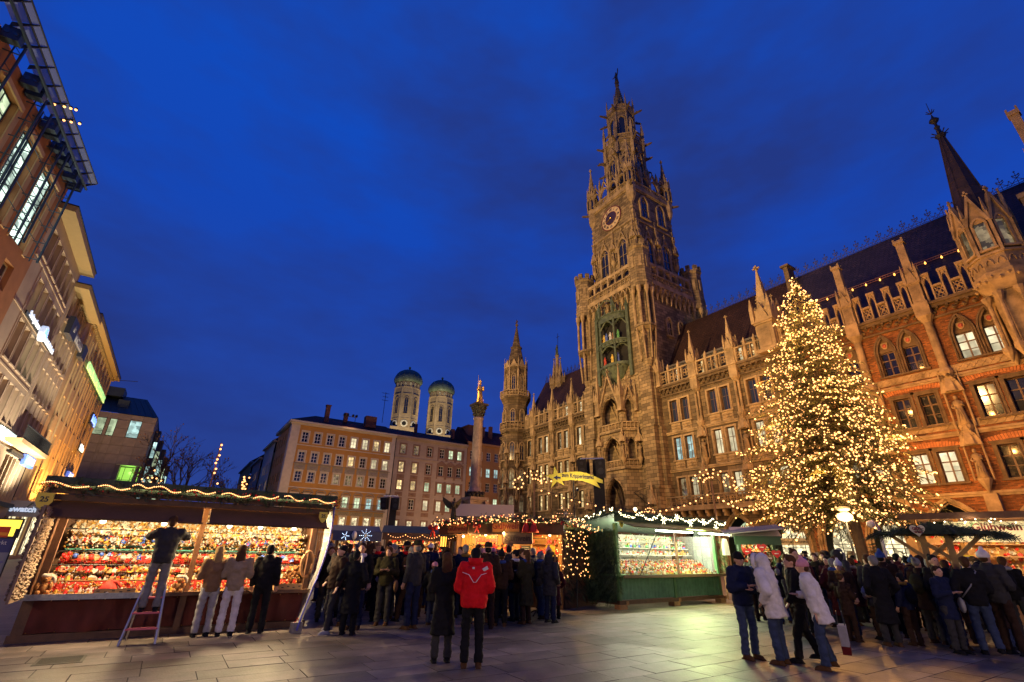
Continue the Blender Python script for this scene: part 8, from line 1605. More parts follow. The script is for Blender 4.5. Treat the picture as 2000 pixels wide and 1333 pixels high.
# ---------------- right stall with cream sign and the roofed wine table
RS = thing('punch_stall', 'wide wooden stall with a long cream lettered sign at the right edge', 'market stall', (21.5, 7.1, 0), radians(-77)); MR = Matrix.Translation((21.5, 7.1, 0)) @ Matrix.Rotation(radians(-77), 4, 'Z') @ Matrix.Scale(1.08, 4); RS.scale = (1.08, 1.08, 1.08)
m = MB(); m.box(0, 7, 0.05, 0.12, 0, 1.0); m.box(0, 7, 1.9, 1.96, 0, 2.7); m.box(0, 0.06, 0.12, 1.9, 0, 2.7); m.build('wall', wood_o, RS); m = MB(); m.box(-0.05, 7, -0.2, 0.4, 1.0, 1.05); m.build('counter', wood_l, RS); m = MB(); m.box(-0.2, 7.2, -0.7, 2.2, 2.82, 2.9); m.box(-0.2, 7.2, -0.74, -0.7, 2.74, 2.92); m.build('roof', wood, RS)
for x in (0.08, 1.1, 3.5): m = MB(); m.box(x - 0.06, x + 0.06, 0, 0.12, 1.0, 2.8); m.build('post', wood_o, RS)
RG = thing('fir_garland', 'loose fir garland hanging under the eave of the right stall', 'garland', (21.5, 7.1, 0), radians(-77)); RG.scale = (1.08, 1.08, 1.08); m = MB()
for k in range(5): garland_mb(m, sag((k * 1.0 - 0.2, -0.6, 2.72), (k * 1.0 + 0.8, -0.6, 2.72), 0.16, 6), 0.09, 34, 0.2)
m.build('greenery', FIR, RG)
for i in range(16): bulb(RG, (rg.uniform(0, 4), -0.7, rg.uniform(2.6, 2.76)), 0.018, 'bulb_white')
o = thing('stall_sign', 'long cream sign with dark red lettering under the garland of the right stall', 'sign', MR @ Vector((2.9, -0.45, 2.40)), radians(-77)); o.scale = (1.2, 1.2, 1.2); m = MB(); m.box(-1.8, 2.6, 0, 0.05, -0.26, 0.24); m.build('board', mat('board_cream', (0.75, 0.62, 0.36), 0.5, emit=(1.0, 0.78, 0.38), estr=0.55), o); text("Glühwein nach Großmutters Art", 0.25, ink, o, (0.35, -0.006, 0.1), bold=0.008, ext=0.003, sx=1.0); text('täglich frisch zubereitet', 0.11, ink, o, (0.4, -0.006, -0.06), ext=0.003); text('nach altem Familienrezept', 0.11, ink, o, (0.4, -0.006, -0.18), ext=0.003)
m = MB(); m.tube([(-1.7, -0.01, -0.2), (-1.4, -0.01, -0.05), (-1.1, -0.01, -0.22), (-0.6, -0.01, -0.12)], 0.012, 4); m.ico((-1.4, -0.02, -0.02), 0.04); m.ico((-0.9, -0.02, -0.14), 0.035); m.build('painted_twig', gp, o)
shield_sign('yellow shield sign between the garland and the cream sign', MR @ Vector((0.75, -0.62, 2.32)), radians(-77), 0.9)
m = MB()
for z in (1.4, 1.75, 2.1): m.box(0.2, 6.8, 1.3, 1.6, z - 0.03, z)
m.build('shelf', wood_l, RS)
for i in range(4): goods_row(MR, 0.4, 4.2, 1.4 if i < 3 else 0.1, (1.4, 1.75, 2.1, 1.055)[i], 15, STAND, ('gold', 'wooden', 'white', 'red', 'brown'), 'in the right stall under the cream sign', 1.6)
fill(MR, RS, 'trinkets', 0.3, 5, lambda t: (1.7, 1.1 + 1.3 * t), 260, ('gold', 'white', 'red', 'wooden'), 0.03, 0.07)
o = thing('small_poster', 'small blue and yellow framed poster on the right stall post', 'poster', MR @ Vector((1.1, -0.04, 1.55)), radians(-77)); m = MB(); m.box(-0.17, 0.17, 0, 0.02, -0.22, 0.22); m.build('frame', MATS['sign_yellow'], o); m = MB(); m.box(-0.13, 0.13, -0.01, 0, -0.17, 0.17); m.k = 1; m.cbox(0, -0.012, 0.02, 0.14, 0.006, 0.08); m.build('print', [MATS['header_blue'], MATS['orn_red']], o)
o = thing('wall_ornament', 'white stepped ornament standing on the right stall shelf', 'ornament', MR @ Vector((3.6, 0.5, 1.3)), radians(-77)); m = MB(); m.lathe([(0.2, 0.45), (0.2, 0.5), (0.15, 0.55), (0.15, 0.6), (0.1, 0.65), (0.05, 0.85)], (0, 0, 0), 8); m.lathe([(0.02, 0), (0.03, 0.45)], (0, 0, 0), 6); m.build('tiers', MATS['orn_white'], o)
for x, e_ in ((0.6, 50), (2.0, 80), (3.2, 80)): lamp('POINT', MR @ Vector((x, 0.2, 2.25)), e_ * 3, (1.0, 0.72, 0.35), None, 0.08, name='stall_light')
for x in (1.5, 3.0): lamp('POINT', MR @ Vector((x, -0.8, 2.62)), 22, (1.0, 0.8, 0.45), None, 0.05, name='sign_light')
RT = thing('roofed_table', 'fir roofed standing table with braced posts and a heart sign', 'standing table', (16.4, 5.0, 0), radians(-70)); RT.scale = (1.15, 1.15, 1.12); m = MB()
for x in (-0.22, 0.22): m.bar((x, 0, 0), (x, 0, 2.1), 0.12); m.bar((x, 0, 1.55), (x * 3.6, 0, 2.08), 0.08); m.bar((x, 0, 1.55), (x * -1.8, 0, 2.08), 0.08)
m.bar((-0.85, 0, 2.1), (0.85, 0, 2.1), 0.1); m.build('post', mat('wood_yellow', (0.25, 0.16, 0.05), 0.6, var=0.3, vscale=6), RT); m = MB(); m.box(-0.8, 0.8, -0.3, 0.3, 1.05, 1.1); m.build('table_top', wood_l, RT); m = MB()
for i in range(260): x = rg.uniform(-1.1, 1.15); y = rg.uniform(-0.45, 0.45); sprig(m, (x, y, 2.36 - 0.26 * abs(x) * 0.8 - 0.15 * abs(y) + rg.uniform(-0.06, 0.04)), (x * 0.8 + rg.uniform(-0.3, 0.3), y + rg.uniform(-0.4, 0.4), -0.35), rg.uniform(0.2, 0.36), 10, 0.014)
m.prism([(-1.0, 2.08), (1.0, 2.08), (0, 2.32)], -0.4, 0.4); m.build('fir_roof', FIRD, RT)
o = thing('heart_sign', 'cream heart shaped mulled wine sign on the fir roof', 'sign', Matrix.Translation((16.4, 5.0, 0)) @ Matrix.Rotation(radians(-70), 4, 'Z') @ Vector((-0.32, -0.55, 2.42)), radians(-70)); o.scale = (0.95, 0.95, 0.95); H_ = []
for i in range(24): t = 2 * pi * i / 24; H_.append((0.0105 * 16 * sin(t) ** 3, 0.0105 * (13 * cos(t) - 5 * cos(2 * t) - 2 * cos(3 * t) - cos(4 * t))))
m = MB(); m.prism(H_, -0.015, 0.015); m.build('heart', mat('heart_cream', (0.55, 0.52, 0.36), 0.6), o); text('Glüh-', 0.095, ink, o, (0, -0.02, 0.035), bold=0.004); text('wein', 0.095, ink, o, (0.01, -0.02, -0.045), bold=0.004)
o = thing('red_candle_glass', 'glowing red candle glass on the roofed table', 'candle', (16.3, 4.9, 1.235)); m = MB(); m.lathe([(0.04, 0), (0.05, 0.1)], (0, 0, 0), 10); m.build('glass', mat('red_glow', (0.8, 0.02, 0.02), emit=(1.0, 0.03, 0.02), estr=3.0), o)
T1 = thing('standing_table', 'round standing table with dark cloth edge in front of the wine stall', 'standing table', (9.42, 12.72, 0.033)); m = MB(); m.lathe([(0.37, 1.12), (0.38, 1.13), (0.38, 1.16), (0.36, 1.165)], (0, 0, 0), 24); m.build('table_top', mat('table_dark', (0.05, 0.035, 0.03), 0.35), T1); m = MB(); m.cyl((0, 0, 0.05), (0, 0, 1.12), 0.03, n=8); m.build('column', MATS['dark_iron'], T1); m = MB()
for k in range(4): a = k * pi / 2 + 0.5; m.tube([(0, 0, 0.14), (0.15 * cos(a), 0.15 * sin(a), 0.10), (0.32 * cos(a), 0.32 * sin(a), 0.012)], 0.022, 5)
m.build('foot', MATS['dark_iron'], T1)
o = thing('red_candle_glass', 'glowing red candle glass on the round standing table', 'candle', (9.42, 12.66, 1.2)); m = MB(); m.lathe([(0.035, 0), (0.042, 0.1)], (0, 0, 0), 10); m.build('glass', MATS['red_glow'], o)
def mug(lb, p):
 o = thing('mug', lb, 'mug', p); m = MB(); m.lathe([(0.035, 0), (0.04, 0.09), (0.035, 0.085), (0.032, 0.02)], (0, 0, 0), 10); m.build('cup', MATS['orn_white'], o, True); m = MB(); m.tube([(0.038, 0, 0.07), (0.065, 0, 0.06), (0.06, 0, 0.03), (0.036, 0, 0.02)], 0.007, 5); m.build('handle', MATS['orn_white'], o)
for i, (x, y) in enumerate(((-0.28, -0.05), (-0.14, -0.14), (0.1, -0.1), (0.25, 0.02), (0.2, 0.18))): mug(('white mug at the left rim of the round table', 'white mug left of the red candle glass', 'white mug right of the red candle glass', 'white mug at the right rim of the round table', 'white mug at the back of the round table')[i], (9.42 + x, 12.72 + y, 1.198))
# ---------------- signs, masts, strings of lights on the square
KS = thing('comet_sign', 'yellow comet shaped sign pointing to the crib market on a thin pole', 'sign', (11.73, 13.65, 0), radians(-42)); m = MB(); P_ = []
for i in range(10):
 a = pi / 2 + i * pi / 5 + 0.15; r = 0.42 if i % 2 == 0 else 0.15; P_.append((-0.62 + r * cos(a), 4.22 + r * sin(a)))
m.prism(P_, -0.02, 0.02); top = [(-0.5 + 1.55 * t, 4.34 + 0.18 * sin(pi * t) - 0.22 * t) for t in [i / 8 for i in range(9)]]; bot = [(1.05, 4.0), (0.82, 4.06), (0.95, 3.84), (0.62, 3.99), (0.3, 4.1), (-0.1, 4.12), (-0.5, 4.08)]
m.prism(top + bot, -0.015, 0.024); m.build('comet_board', MATS['sign_yellow'], KS); text('zum Kripperlmarkt', 0.2, mat('ink_blue', (0.02, 0.02, 0.07), 0.5), KS, (0.16, -0.03, 4.25), (pi / 2, radians(4), 0), bold=0.004, sx=0.74); m = MB(); m.prism([(-0.72, 4.2), (-0.58, 4.29), (-0.58, 4.23), (-0.46, 4.23), (-0.46, 4.17), (-0.58, 4.17), (-0.58, 4.11)], -0.03, -0.021); m.build('arrow', MATS['ink_blue'], KS)
m = MB(); m.cyl((0, 0.02, 0), (0, 0.02, 4.2), 0.025, n=8); m.build('pole', MATS['dark_iron'], KS); m = MB(); m.tube([(0, 0, 3.5), (0.1, -0.5, 3.55), (0.15, -0.75, 3.7)], 0.015, 5); m.lathe([(0.07, 3.66), (0.03, 3.76)], (0.15, -0.75, 0), 8); m.build('added_sign_lamp', MATS['dark_iron'], KS); lamp('SPOT', (11.73 - 0.42, 13.65 - 0.68, 3.74), 130, (1.0, 0.85, 0.5), (11.75, 13.6, 4.3), 0.05, 130, 'sign_light')  # lamp arm and its spot are added to brighten the comet board
def speaker_mast(lb, p, h, s, yaw):
 o = thing('speaker_mast', lb, 'loudspeaker mast', p, yaw); m = MB(); m.box(-0.28 * s, 0.28 * s, -0.2 * s, 0.2 * s, 0, h); m.build('mast', mat('black_cloth', (0.008, 0.008, 0.009), 0.8), o); m = MB(); m.bar((-0.9 * s, 0, h + 0.1), (0.3 * s, 0, h + 0.12), 0.07); m.build('crossbar', MATS['steel'], o)
 for i, x in enumerate((-0.75 * s, 0.15 * s)):
  g = MB(); g.T = Matrix.Rotation(-0.35 + 0.2 * i, 4, 'Z') @ Matrix.Rotation(0.2, 4, 'X'); g.prism([(-0.24 * s, -0.5 * s), (0.24 * s, -0.5 * s), (0.27 * s, 0.45 * s), (-0.27 * s, 0.45 * s)], -0.3 * s, 0.2 * s); a = g.build('loudspeaker', mat('black_box', (0.012, 0.012, 0.013), 0.5), o, loc=(x, -0.4 * s, h - 0.45 * s)); g = MB(); g.T = Matrix.Rotation(-0.35 + 0.2 * i, 4, 'Z') @ Matrix.Rotation(0.2, 4, 'X'); g.cyl((0, -0.3 * s, -0.15 * s), (0, -0.315 * s, -0.15 * s), 0.17 * s, n=14); g.cyl((0, -0.3 * s, 0.25 * s), (0, -0.315 * s, 0.25 * s), 0.09 * s, n=10); g.build('speaker_cone', mat('cone_grey', (0.035, 0.035, 0.04), 0.4), a)
speaker_mast('tall black loudspeaker mast before the clock tower', (19.2, 20.2, 0), 6.5, 1.05, radians(-42)); speaker_mast('small black loudspeaker mast before the putty coloured house', (11.2, 30.2, 0), 4.6, 0.75, radians(-20))
def comet_lights(lb, p, rz, s=1.0, flip=1):
 o = thing('light_arc', lb, 'light decoration', p, rz); m = MB(); m.bar((0, 0, 0), (0, 0, p_h), 0.07, 0.05); m.build('pole', wood_l, o); pts_ = []
 for r_ in (0.45, 0.75, 1.05): pts_ += [(flip * r_ * s * cos(a), r_ * s * sin(a) * 0.75) for a in [0.25 + i * 0.38 for i in range(int(4 + r_ * 3))]]
 pts_ += [(flip * s * 0.3 * cos(a) - flip * 0.95 * s, s * 0.3 * sin(a) + 0.05) for a in [i * pi / 4 for i in range(8)]]
 w_ = MB()
 for x, z in pts_: bulb(o, (x, -0.05, p_h - 0.1 + z), 0.05 * s)
 for r_ in (0.45, 0.75, 1.05): w_.tube([(flip * r_ * s * cos(a), 0, p_h - 0.1 + r_ * s * sin(a) * 0.75) for a in [i * pi / 10 for i in range(11)]], 0.015, 4)
 w_.build('frame', MATS['dark_iron'], o); return o
p_h = 4.9
comet_lights('comet shaped light figure on a pole left of the yellow sign', (14.75, 20.2, 0), radians(-42), 0.85); comet_lights('comet shaped light figure on a pole right of the clock tower', (20.6, 14.1, 0), radians(-55), 0.8, -1)
def light_string(lb, a, b, drop, n, r=0.035, k='bulb_warm', big=()):
 o = thing('light_string', lb, 'string of lights'); P_ = sag(a, b, drop, n); m = MB(); m.tube(P_, 0.012, 4); m.build('wire', MATS['dark_iron'], o); g = MB(); garland_mb(g, P_, 0.05, 9, 0.16); g.build('greenery', FIR, o)
 for i, q in enumerate(P_[1:-1]): bulb(o, q - Vector((0, 0, 0.06)), r * (2.0 if i in big else 1.0), k)
light_string('long string of lights from the comet figure across to the green stall', (14.75, 20.2, 4.7), (17.2, 16.2, 3.55), 0.15, 12, 0.04); light_string('string of lights running over the green stall to the right comet', (17.2, 16.2, 3.55), (20.6, 14.1, 4.5), 0.35, 14, 0.04); light_string('string of lights from the right comet towards the fir tree', (20.6, 14.1, 4.4), (30.0, 16.5, 5.0), 0.7, 16, 0.05)
for lb, px in (('globe lamp hanging at the end of the light string', (17.6, 17.9, 3.35)),):
 o = thing('globe_lamp', lb, 'globe lamp', px); m = MB(); m.ball((0, 0, 0), 0.1, 10, 8); m.build('glass', MATS['bulb_white'], o, True); m = MB(); m.bar((0, 0, 0.09), (0, 0, 0.6), 0.015); m.build('cable', MATS['dark_iron'], o)
o = snowflake('six pointed star of warm lights left of the thin sign pole', (15.97, 19.24, 3.45), 0.42, radians(-40), 'bulb_warm'); m = MB(); m.bar((0, 0.02, -3.45), (0, 0.02, 0), 0.04); m.build('pole', MATS['dark_iron'], o)
roof_pyramid('pyramid of small lights behind the brown stall eave', (11.4, 24.2, 2.75), 1.3)
LP = thing('street_lamp', 'street lamp with glowing flattened globe in front of the fir tree', 'street lamp', (28.2, 12.0, 0)); m = MB(); m.lathe([(0.14, 0), (0.12, 0.5), (0.06, 0.7), (0.05, 3.45)], (0, 0, 0), 10); m.build('post', MATS['dark_iron'], LP); m = MB(); m.ball((0, 0, 3.62), 0.36, 14, 10, sz=0.62); m.build('globe', mat('globe_glass', (1, 0.9, 0.6), emit=(1.0, 0.80, 0.36), estr=2.6), LP, True); m = MB(); m.ball((0, 0, 4.0), 0.32, 12, 8, sz=0.4); m.build('hood', mat('hood_pale', (0.5, 0.42, 0.25), 0.5, emit=(1.0, 0.75, 0.3), estr=0.25), LP, True); lamp('POINT', (27.8, 11.6, 3.5), 900, (1.0, 0.68, 0.3), None, 0.3, name='street_lamp_light')
for x, y, e_, lb in ((-7.0, -4.5, 1900, 'street lamp behind the viewer on the left'), (8.0, -7.5, 1500, 'street lamp behind the viewer on the right')):
 o = dup(LP, (x, y, 0), 0, lb); lamp('POINT', (x, y + 0.5, 3.9), e_, (1.0, 0.68, 0.44), None, 0.35, name='street_lamp_light')
CPOST = thing('camera_post', 'silver post with a white domed camera right of the street lamp', 'camera post', (27.0, 10.2, 0)); m = MB(); m.tube([(0, 0, 0), (0, 0, 2.9), (-0.05, 0.02, 3.2), (-0.25, 0.1, 3.3)], 0.07, 8); m.build('post', MATS['steel'], CPOST); m = MB(); m.ball((-0.35, 0.14, 3.16), 0.17, 10, 8); m.build('dome', mat('camera_white', (0.5, 0.48, 0.46), 0.4), CPOST, True)
def small_fir(lb, p, h):
 o = thing('potted_fir', lb, 'fir tree', p); m = MB(); m.cyl((0, 0, 0), (0, 0, h), 0.02, 0.008, 6); m.build('trunk', MATS['bark'], o); m = MB()
 for i in range(110): z = rg.uniform(0.25, 0.97) ** 1.0 * h; a = rg.uniform(0, 6.28); sprig(m, (0, 0, z), (cos(a), sin(a), 0.25), (h - z) * 0.42 + 0.1, 12, 0.016)
 m.build('crown', FIRD, o); m = MB(); m.lathe([(0.16, 0), (0.2, 0.3)], (0, 0, 0), 10); m.build('pot', wood, o)
small_fir('young fir in a pot left of the camera post', (24.6, 9.7, 0), 2.35); small_fir('young fir in a pot right of the camera post', (24.4, 8.6, 0), 2.1)
# ---------------- the big fir tree
TR = thing('fir_tree', 'huge lit fir tree covered in warm bulbs before the brick facade', 'fir tree', (34.2, 14.1, 0)); m = MB(); m.cyl((0, 0, 0), (0, 0, 20), 0.34, 0.04, 10); m.build('trunk', MATS['bark'], TR)
rt_ = random.Random(77); crown = MB(); twig = MB(); tips = []
def trad(z):
 z = max(0, min(1, (z - 2.9) / 17.6)); return 6.2 * (1 - z) ** 0.74 + 0.08 if z > 0.16 else 5.5 - 1.0 * (0.16 - z) / 0.16
z = 3.9
while z < 20.2:
 R0 = trad(z); nb = max(5, int(4 + R0 * 2.3))
 for k in range(nb):
  a = rt_.uniform(0, 2 * pi); R_ = R0 * rt_.uniform(0.62, 1.08) * (1 + (0.20 if z < 15 else 0.05) * (-0.837 * cos(a) + 0.548 * sin(a))); dr = R_ * rt_.uniform(0.10, 0.26) * (1.15 - z / 24); up0 = rt_.uniform(0.0, 0.12) * R_
  P_ = []
  for i in range(7): t = i / 6; P_.append(Vector((R_ * t * cos(a), R_ * t * sin(a), z + up0 * sin(pi * t) - dr * t * t * 1.5 + 0.25 * dr * max(0, t - 0.75) * 4)))
  twig.tube(P_, 0.035 * (1 - z / 26), 3, 0.008)
  side = Vector((-sin(a), cos(a), 0)); ns = max(5, int(R_ * 5.4))
  for i in range(ns):
   t = 0.18 + 0.82 * (i + rt_.random()) / ns; f = t * 6; j = min(5, int(f)); p = P_[j].lerp(P_[j + 1], f - j); d = (P_[j + 1] - P_[j]).normalized(); sd = side * (1 if i % 2 else -1)
   L_ = (0.35 + 0.5 * (1 - t)) * min(1, 0.35 + R_ / 4.5); v = (d * 0.7 + sd * 0.75 + Vector((0, 0, rt_.uniform(-0.55, -0.05)))).normalized(); nrm = v.cross(sd).normalized(); wv = sd.cross(nrm)
   for q in range(5):
    s_ = q / 5; b0 = p + v * L_ * s_; dv = (v + sd * rt_.uniform(-0.9, 0.9) + Vector((0, 0, rt_.uniform(-0.9, 0.25)))).normalized() * L_ * 0.55; ww = dv.cross(Vector((rt_.uniform(-1, 1), rt_.uniform(-1, 1), 1))).normalized() * 0.028
    crown.add([tuple(b0 - ww), tuple(b0 + ww), tuple(b0 + dv)], [(0, 1, 2)])
   if t > 0.3 and rt_.random() < 0.7: tips.append(p + v * L_ * rt_.uniform(0.2, 1.0))
  tips.append(P_[-1] + Vector((0, 0, 0.03)))
 z += 0.31 - 0.12 * z / 20
for i in range(60): a = rt_.uniform(0, 6.28); zz = rt_.uniform(19.4, 20.6); sprig(crown, (0, 0, zz), (cos(a), sin(a), 0.6), 0.4, 9, 0.02)
crown.build('crown', mat('fir_needles', (0.062, 0.066, 0.018), 0.7, var=0.4, vscale=2.0), TR); twig.build('branches', MATS['bark'], TR)
TL = thing('tree_lights', 'hundreds of warm bulbs strung through the big fir tree', 'fairy lights', (34.2, 14.1, 0)); rt_.shuffle(tips)
topb = [Vector((rt_.uniform(-0.25, 0.25), rt_.uniform(-0.25, 0.25), rt_.uniform(19.2, 20.7))) for i in range(22)]
def camside(p): q = Vector((34.2 + p.x, 14.1 + p.y)); return p.x * 34.2 + p.y * 14.1
BT = [p for p in tips if camside(p) < 20][:3000] + topb; BK = [p for p in tips if camside(p) >= 20][:600]
mat('tree_bulb', (1, 0.8, 0.5), emit=(1.0, 0.43, 0.14), estr=3.6, samp=False)
_m = MB(); _m.ball((0, 0, 0), 1.0, 6, 4); TBM = _m.mesh('bulb', MATS['tree_bulb'])
rest = MB()
for i, p in enumerate(BT + BK):
 r_ = rt_.uniform(0.028, 0.064)
 if i < 295: put('bulb', TBM, TL, p, 0, r_)
 else: rest.lathe([(r_ * 0.02, -r_), (r_ * 0.87, -r_ * 0.5), (r_ * 0.87, r_ * 0.5), (r_ * 0.02, r_)], tuple(p), 6)
a = rest.build('bulbs', MATS['tree_bulb'], TL, True); a['kind'] = 'stuff'
for i in range(22):
 zz = 4.4 + 15.2 * (i / 22) ** 1.25; a = i * 2.4; R_ = trad(zz) * 1.02; lamp('POINT', (34.2 + R_ * cos(a), 14.1 + R_ * sin(a), zz), 850, (1.0, 0.44, 0.10), None, 0.12, name='tree_bulb_light')
wr = MB()
for i in range(120):
 a_ = rt_.choice(tips); b_ = min((q for q in tips[i * 7:i * 7 + 60] if 0.3 < (q - a_).length), key=lambda q: (q - a_).length, default=None)
 if b_ is not None and (b_ - a_).length < 2.0: wr.bar(a_, b_, 0.012)
wr.build('wire', MATS['dark_iron'], TL)
# ------------------------------------------------------------------ people
from mathutils import noise as _noise
def remeshed(m, name, vox, mats, wr=0.0, sm=4, dec=None, extra=None):
 me = m.mesh('tmp', mats); o = bpy.data.objects.new('tmp', me); COL.objects.link(o)
 r = o.modifiers.new('r', 'REMESH'); r.mode = 'VOXEL'; r.voxel_size = vox; s = o.modifiers.new('s', 'SMOOTH'); s.iterations = sm; s.factor = 0.5
 dg = bpy.context.evaluated_depsgraph_get(); me2 = bpy.data.meshes.new_from_object(o.evaluated_get(dg), depsgraph=dg); me2.name = name
 bpy.data.objects.remove(o); bpy.data.meshes.remove(me)
 if wr:
  nr = [v.normal.copy() for v in me2.vertices]
  for v, n_ in zip(me2.vertices, nr):
   p = v.co; f = _noise.noise(Vector((p.x * 9, p.y * 9, p.z * 15))) + 0.5 * _noise.noise(Vector((p.x * 22, p.y * 22, p.z * 30))); v.co = p + n_ * wr * f
 if extra is not None:
  vs = [tuple(v.co) for v in me2.vertices] + extra.v; fs = [tuple(p.vertices) for p in me2.polygons]; n0 = len(me2.vertices); fs += [tuple(i + n0 for i in f) for f in extra.f]
  mi = [0] * len(me2.polygons) + extra.m; me3 = bpy.data.meshes.new(name); me3.from_pydata(vs, [], fs)
  for x in mats: me3.materials.append(x)
  me3.polygons.foreach_set('material_index', mi); me2 = me3
 me2.polygons.foreach_set('use_smooth', [True] * len(me2.polygons)); me2.update()
 if len(me2.materials) == 0:
  for x in mats: me2.materials.append(x)
 return me2
def loft(m, rings, n=12):
 vs = []; fs = []
 for (x, y, z, rx, ry) in rings: vs += [(x + rx * cos(2 * pi * i / n), y + ry * sin(2 * pi * i / n), z) for i in range(n)]
 for j in range(len(rings) - 1): fs += [(j * n + i, j * n + (i + 1) % n, (j + 1) * n + (i + 1) % n, (j + 1) * n + i) for i in range(n)]
 k = (len(rings) - 1) * n; fs += [tuple(range(n - 1, -1, -1)), tuple(range(k, k + n))]; m.add(vs, fs)
skin = mat('skin', (0.50, 0.28, 0.19), 0.55); lipm = mat('lips', (0.36, 0.13, 0.10), 0.5); eyem = mat('eye_dark', (0.03, 0.02, 0.02), 0.3)
SKINM = [skin, eyem, lipm]
ARMS = {'down': ((0.245, 0.03, 1.13), (0.25, -0.06, 0.90)), 'pockets': ((0.31, 0.09, 1.13), (0.21, -0.10, 0.97)), 'mug': ((0.26, -0.02, 1.13), (0.085, -0.27, 1.20)), 'up': ((0.32, -0.14, 1.36), (0.14, -0.40, 1.52)), 'fold': ((0.27, -0.04, 1.12), (-0.02, -0.25, 1.14)), 'bag': ((0.25, 0.0, 1.12), (0.27, -0.05, 0.88)), 'swing': ((0.25, 0.14, 1.14), (0.26, 0.10, 0.90)), 'swing2': ((0.25, -0.10, 1.14), (0.24, -0.24, 0.95))}
PT = {}
def person_parts(key, arms=('down', 'down'), coat='jacket', hood=False, head='short', stride=0.0, bend=0.0, step=None, bulk=1.0, tilt=0.0, turn=0.0):
 """meshes of one pose; front towards -y, feet on z=0, 1.72 m tall"""
 if key in PT: return PT[key]
 Bm = Matrix.Translation((0, 0, 0.95)) @ Matrix.Rotation(bend, 4, 'X') @ Matrix.Translation((0, 0, -0.95))
 def U(p): return Bm @ Vector(p)
 leg = []
 for s_ in (-1, 1):
  st = stride * s_; hip = Vector((s_ * 0.095, 0.0, 0.92)); foot = Vector((s_ * 0.115, -st * 0.5, 0.09 + (0.05 if st < 0 and stride else 0))); knee = Vector((s_ * 0.11, -st * 0.28 - 0.03 - (0.06 if stride and st < 0 else 0), 0.50))
  if step and s_ > 0: foot = Vector((0.11, -0.12, 0.09 + step)); knee = Vector((0.13, -0.22, 0.50 + step * 0.55))
  leg.append((hip, knee, foot))
 sh = [U((s_ * 0.185, 0.0, 1.42)) for s_ in (-1, 1)]; el = []; wr_ = []
 for s_, a in zip((-1, 1), arms): e_, w_ = ARMS[a]; el.append(U((s_ * e_[0], e_[1], e_[2]))); wr_.append(U((s_ * w_[0], w_[1], w_[2])))
 m = MB(); m.T = Bm
 loft(m, [(0, 0, 0.93, 0.14, 0.095), (0, 0, 1.10, 0.125, 0.09), (0, 0, 1.30, 0.155, 0.105), (0, 0, 1.41, 0.15, 0.085), (0, 0, 1.46, 0.07, 0.06)]); HM = Bm @ Matrix.Translation((0, -0.02, 1.50)) @ Matrix.Rotation(turn, 4, 'Z') @ Matrix.Rotation(tilt - bend * 0.5, 4, 'X') @ Matrix.Translation((0, 0.02, -1.50))
 m.T = HM; m.tube([(0, 0, 1.42), (0, -0.012, 1.53)], 0.056, 9)
 m.ball((0, -0.01, 1.625), 0.082, 12, 10, 0.93, 1.12, 1.28); m.ball((0, -0.055, 1.565), 0.055, 10, 8, 0.95, 0.9, 0.9); m.prism([(-0.013, 1.585), (0.013, 1.585), (0.006, 1.64), (-0.006, 1.64)], -0.128, -0.08)
 for s_ in (-1, 1): m.ball((s_ * 0.08, 0.012, 1.61), 0.028, 6, 5, 0.4, 0.8, 1.2)
 m.T = None; m.tube([U((0, 0, 0.98)), (0, 0, 0.90)], 0.12, 10)
 for hip, knee, foot in leg: m.tube([hip, knee, foot], 0.075, 8, 0.042); m.ball(tuple(foot + Vector((0, -0.05, -0.045))), 0.04, 7, 5, 1, 2.1, 0.9)
 for a, b, c in zip(sh, el, wr_): m.tube([a * 0.9 + Vector(U((0, 0, 1.42))) * 0.1, a], 0.05, 7); m.tube([a, b, c], 0.048, 8, 0.03); m.ball(tuple(a), 0.052, 7, 5)
 ex = MB(); ex.k = 1; ex.T = HM
 for s_ in (-1, 1): ex.ball((s_ * 0.03, -0.096, 1.628), 0.0115, 6, 5, 1.3, 0.6, 0.7)
 ex.k = 2; ex.ball((0, -0.105, 1.562), 0.02, 6, 4, 1.0, 0.35, 0.28); ex.k = 0; ex.T = None
 hand_c = []
 for q, (b, c) in enumerate(zip(el, wr_)):
  d = (c - b).normalized(); s_ = -1 if q == 0 else 1; inw = Vector((-s_, 0, 0)); inw = (inw - d * inw.dot(d)).normalized(); nrm = d.cross(inw).normalized(); pc = c + d * 0.055
  m.bar(c - d * 0.015, c + d * 0.095, 0.08, 0.032, up=tuple(nrm)); hand_c.append(pc)
  for f in range(4):
   o_ = nrm.cross(d) * ((f - 1.5) * 0.021); b0 = c + d * 0.085 + o_; L_ = (0.062, 0.074, 0.07, 0.055)[f]; ex.tube([b0, b0 + d * L_ * 0.5 + inw * 0.008, b0 + d * L_ * 0.8 + inw * 0.03], 0.0095, 6, 0.0075)
  th = nrm.cross(d) * (-0.042 if f else 0.042); b0 = c + d * 0.03 + th * 0.8; ex.tube([b0, b0 + (d + th * 9).normalized() * 0.035, b0 + (d * 1.2 + th * 6).normalized() * 0.06], 0.012, 6, 0.009)
 parts = {'body': remeshed(m, 'body', 0.013, SKINM, 0, 3, extra=ex)}
 m = MB(); loft(m, [(0, 0, 0.84, 0.10, 0.08), (0, 0, 0.90, 0.15, 0.105), (0, 0, 0.98, 0.145, 0.10)], 12)
 for hip, knee, foot in leg:
  for (a, b, r0, r1) in ((hip, hip.lerp(knee, 0.5), 0.098, 0.088), (hip.lerp(knee, 0.5), knee, 0.088, 0.076), (knee, knee.lerp(foot, 0.5), 0.076, 0.072), (knee.lerp(foot, 0.5), foot + Vector((0, 0, -0.02)), 0.072, 0.072)): m.tube([a, b], r0, 10, r1)
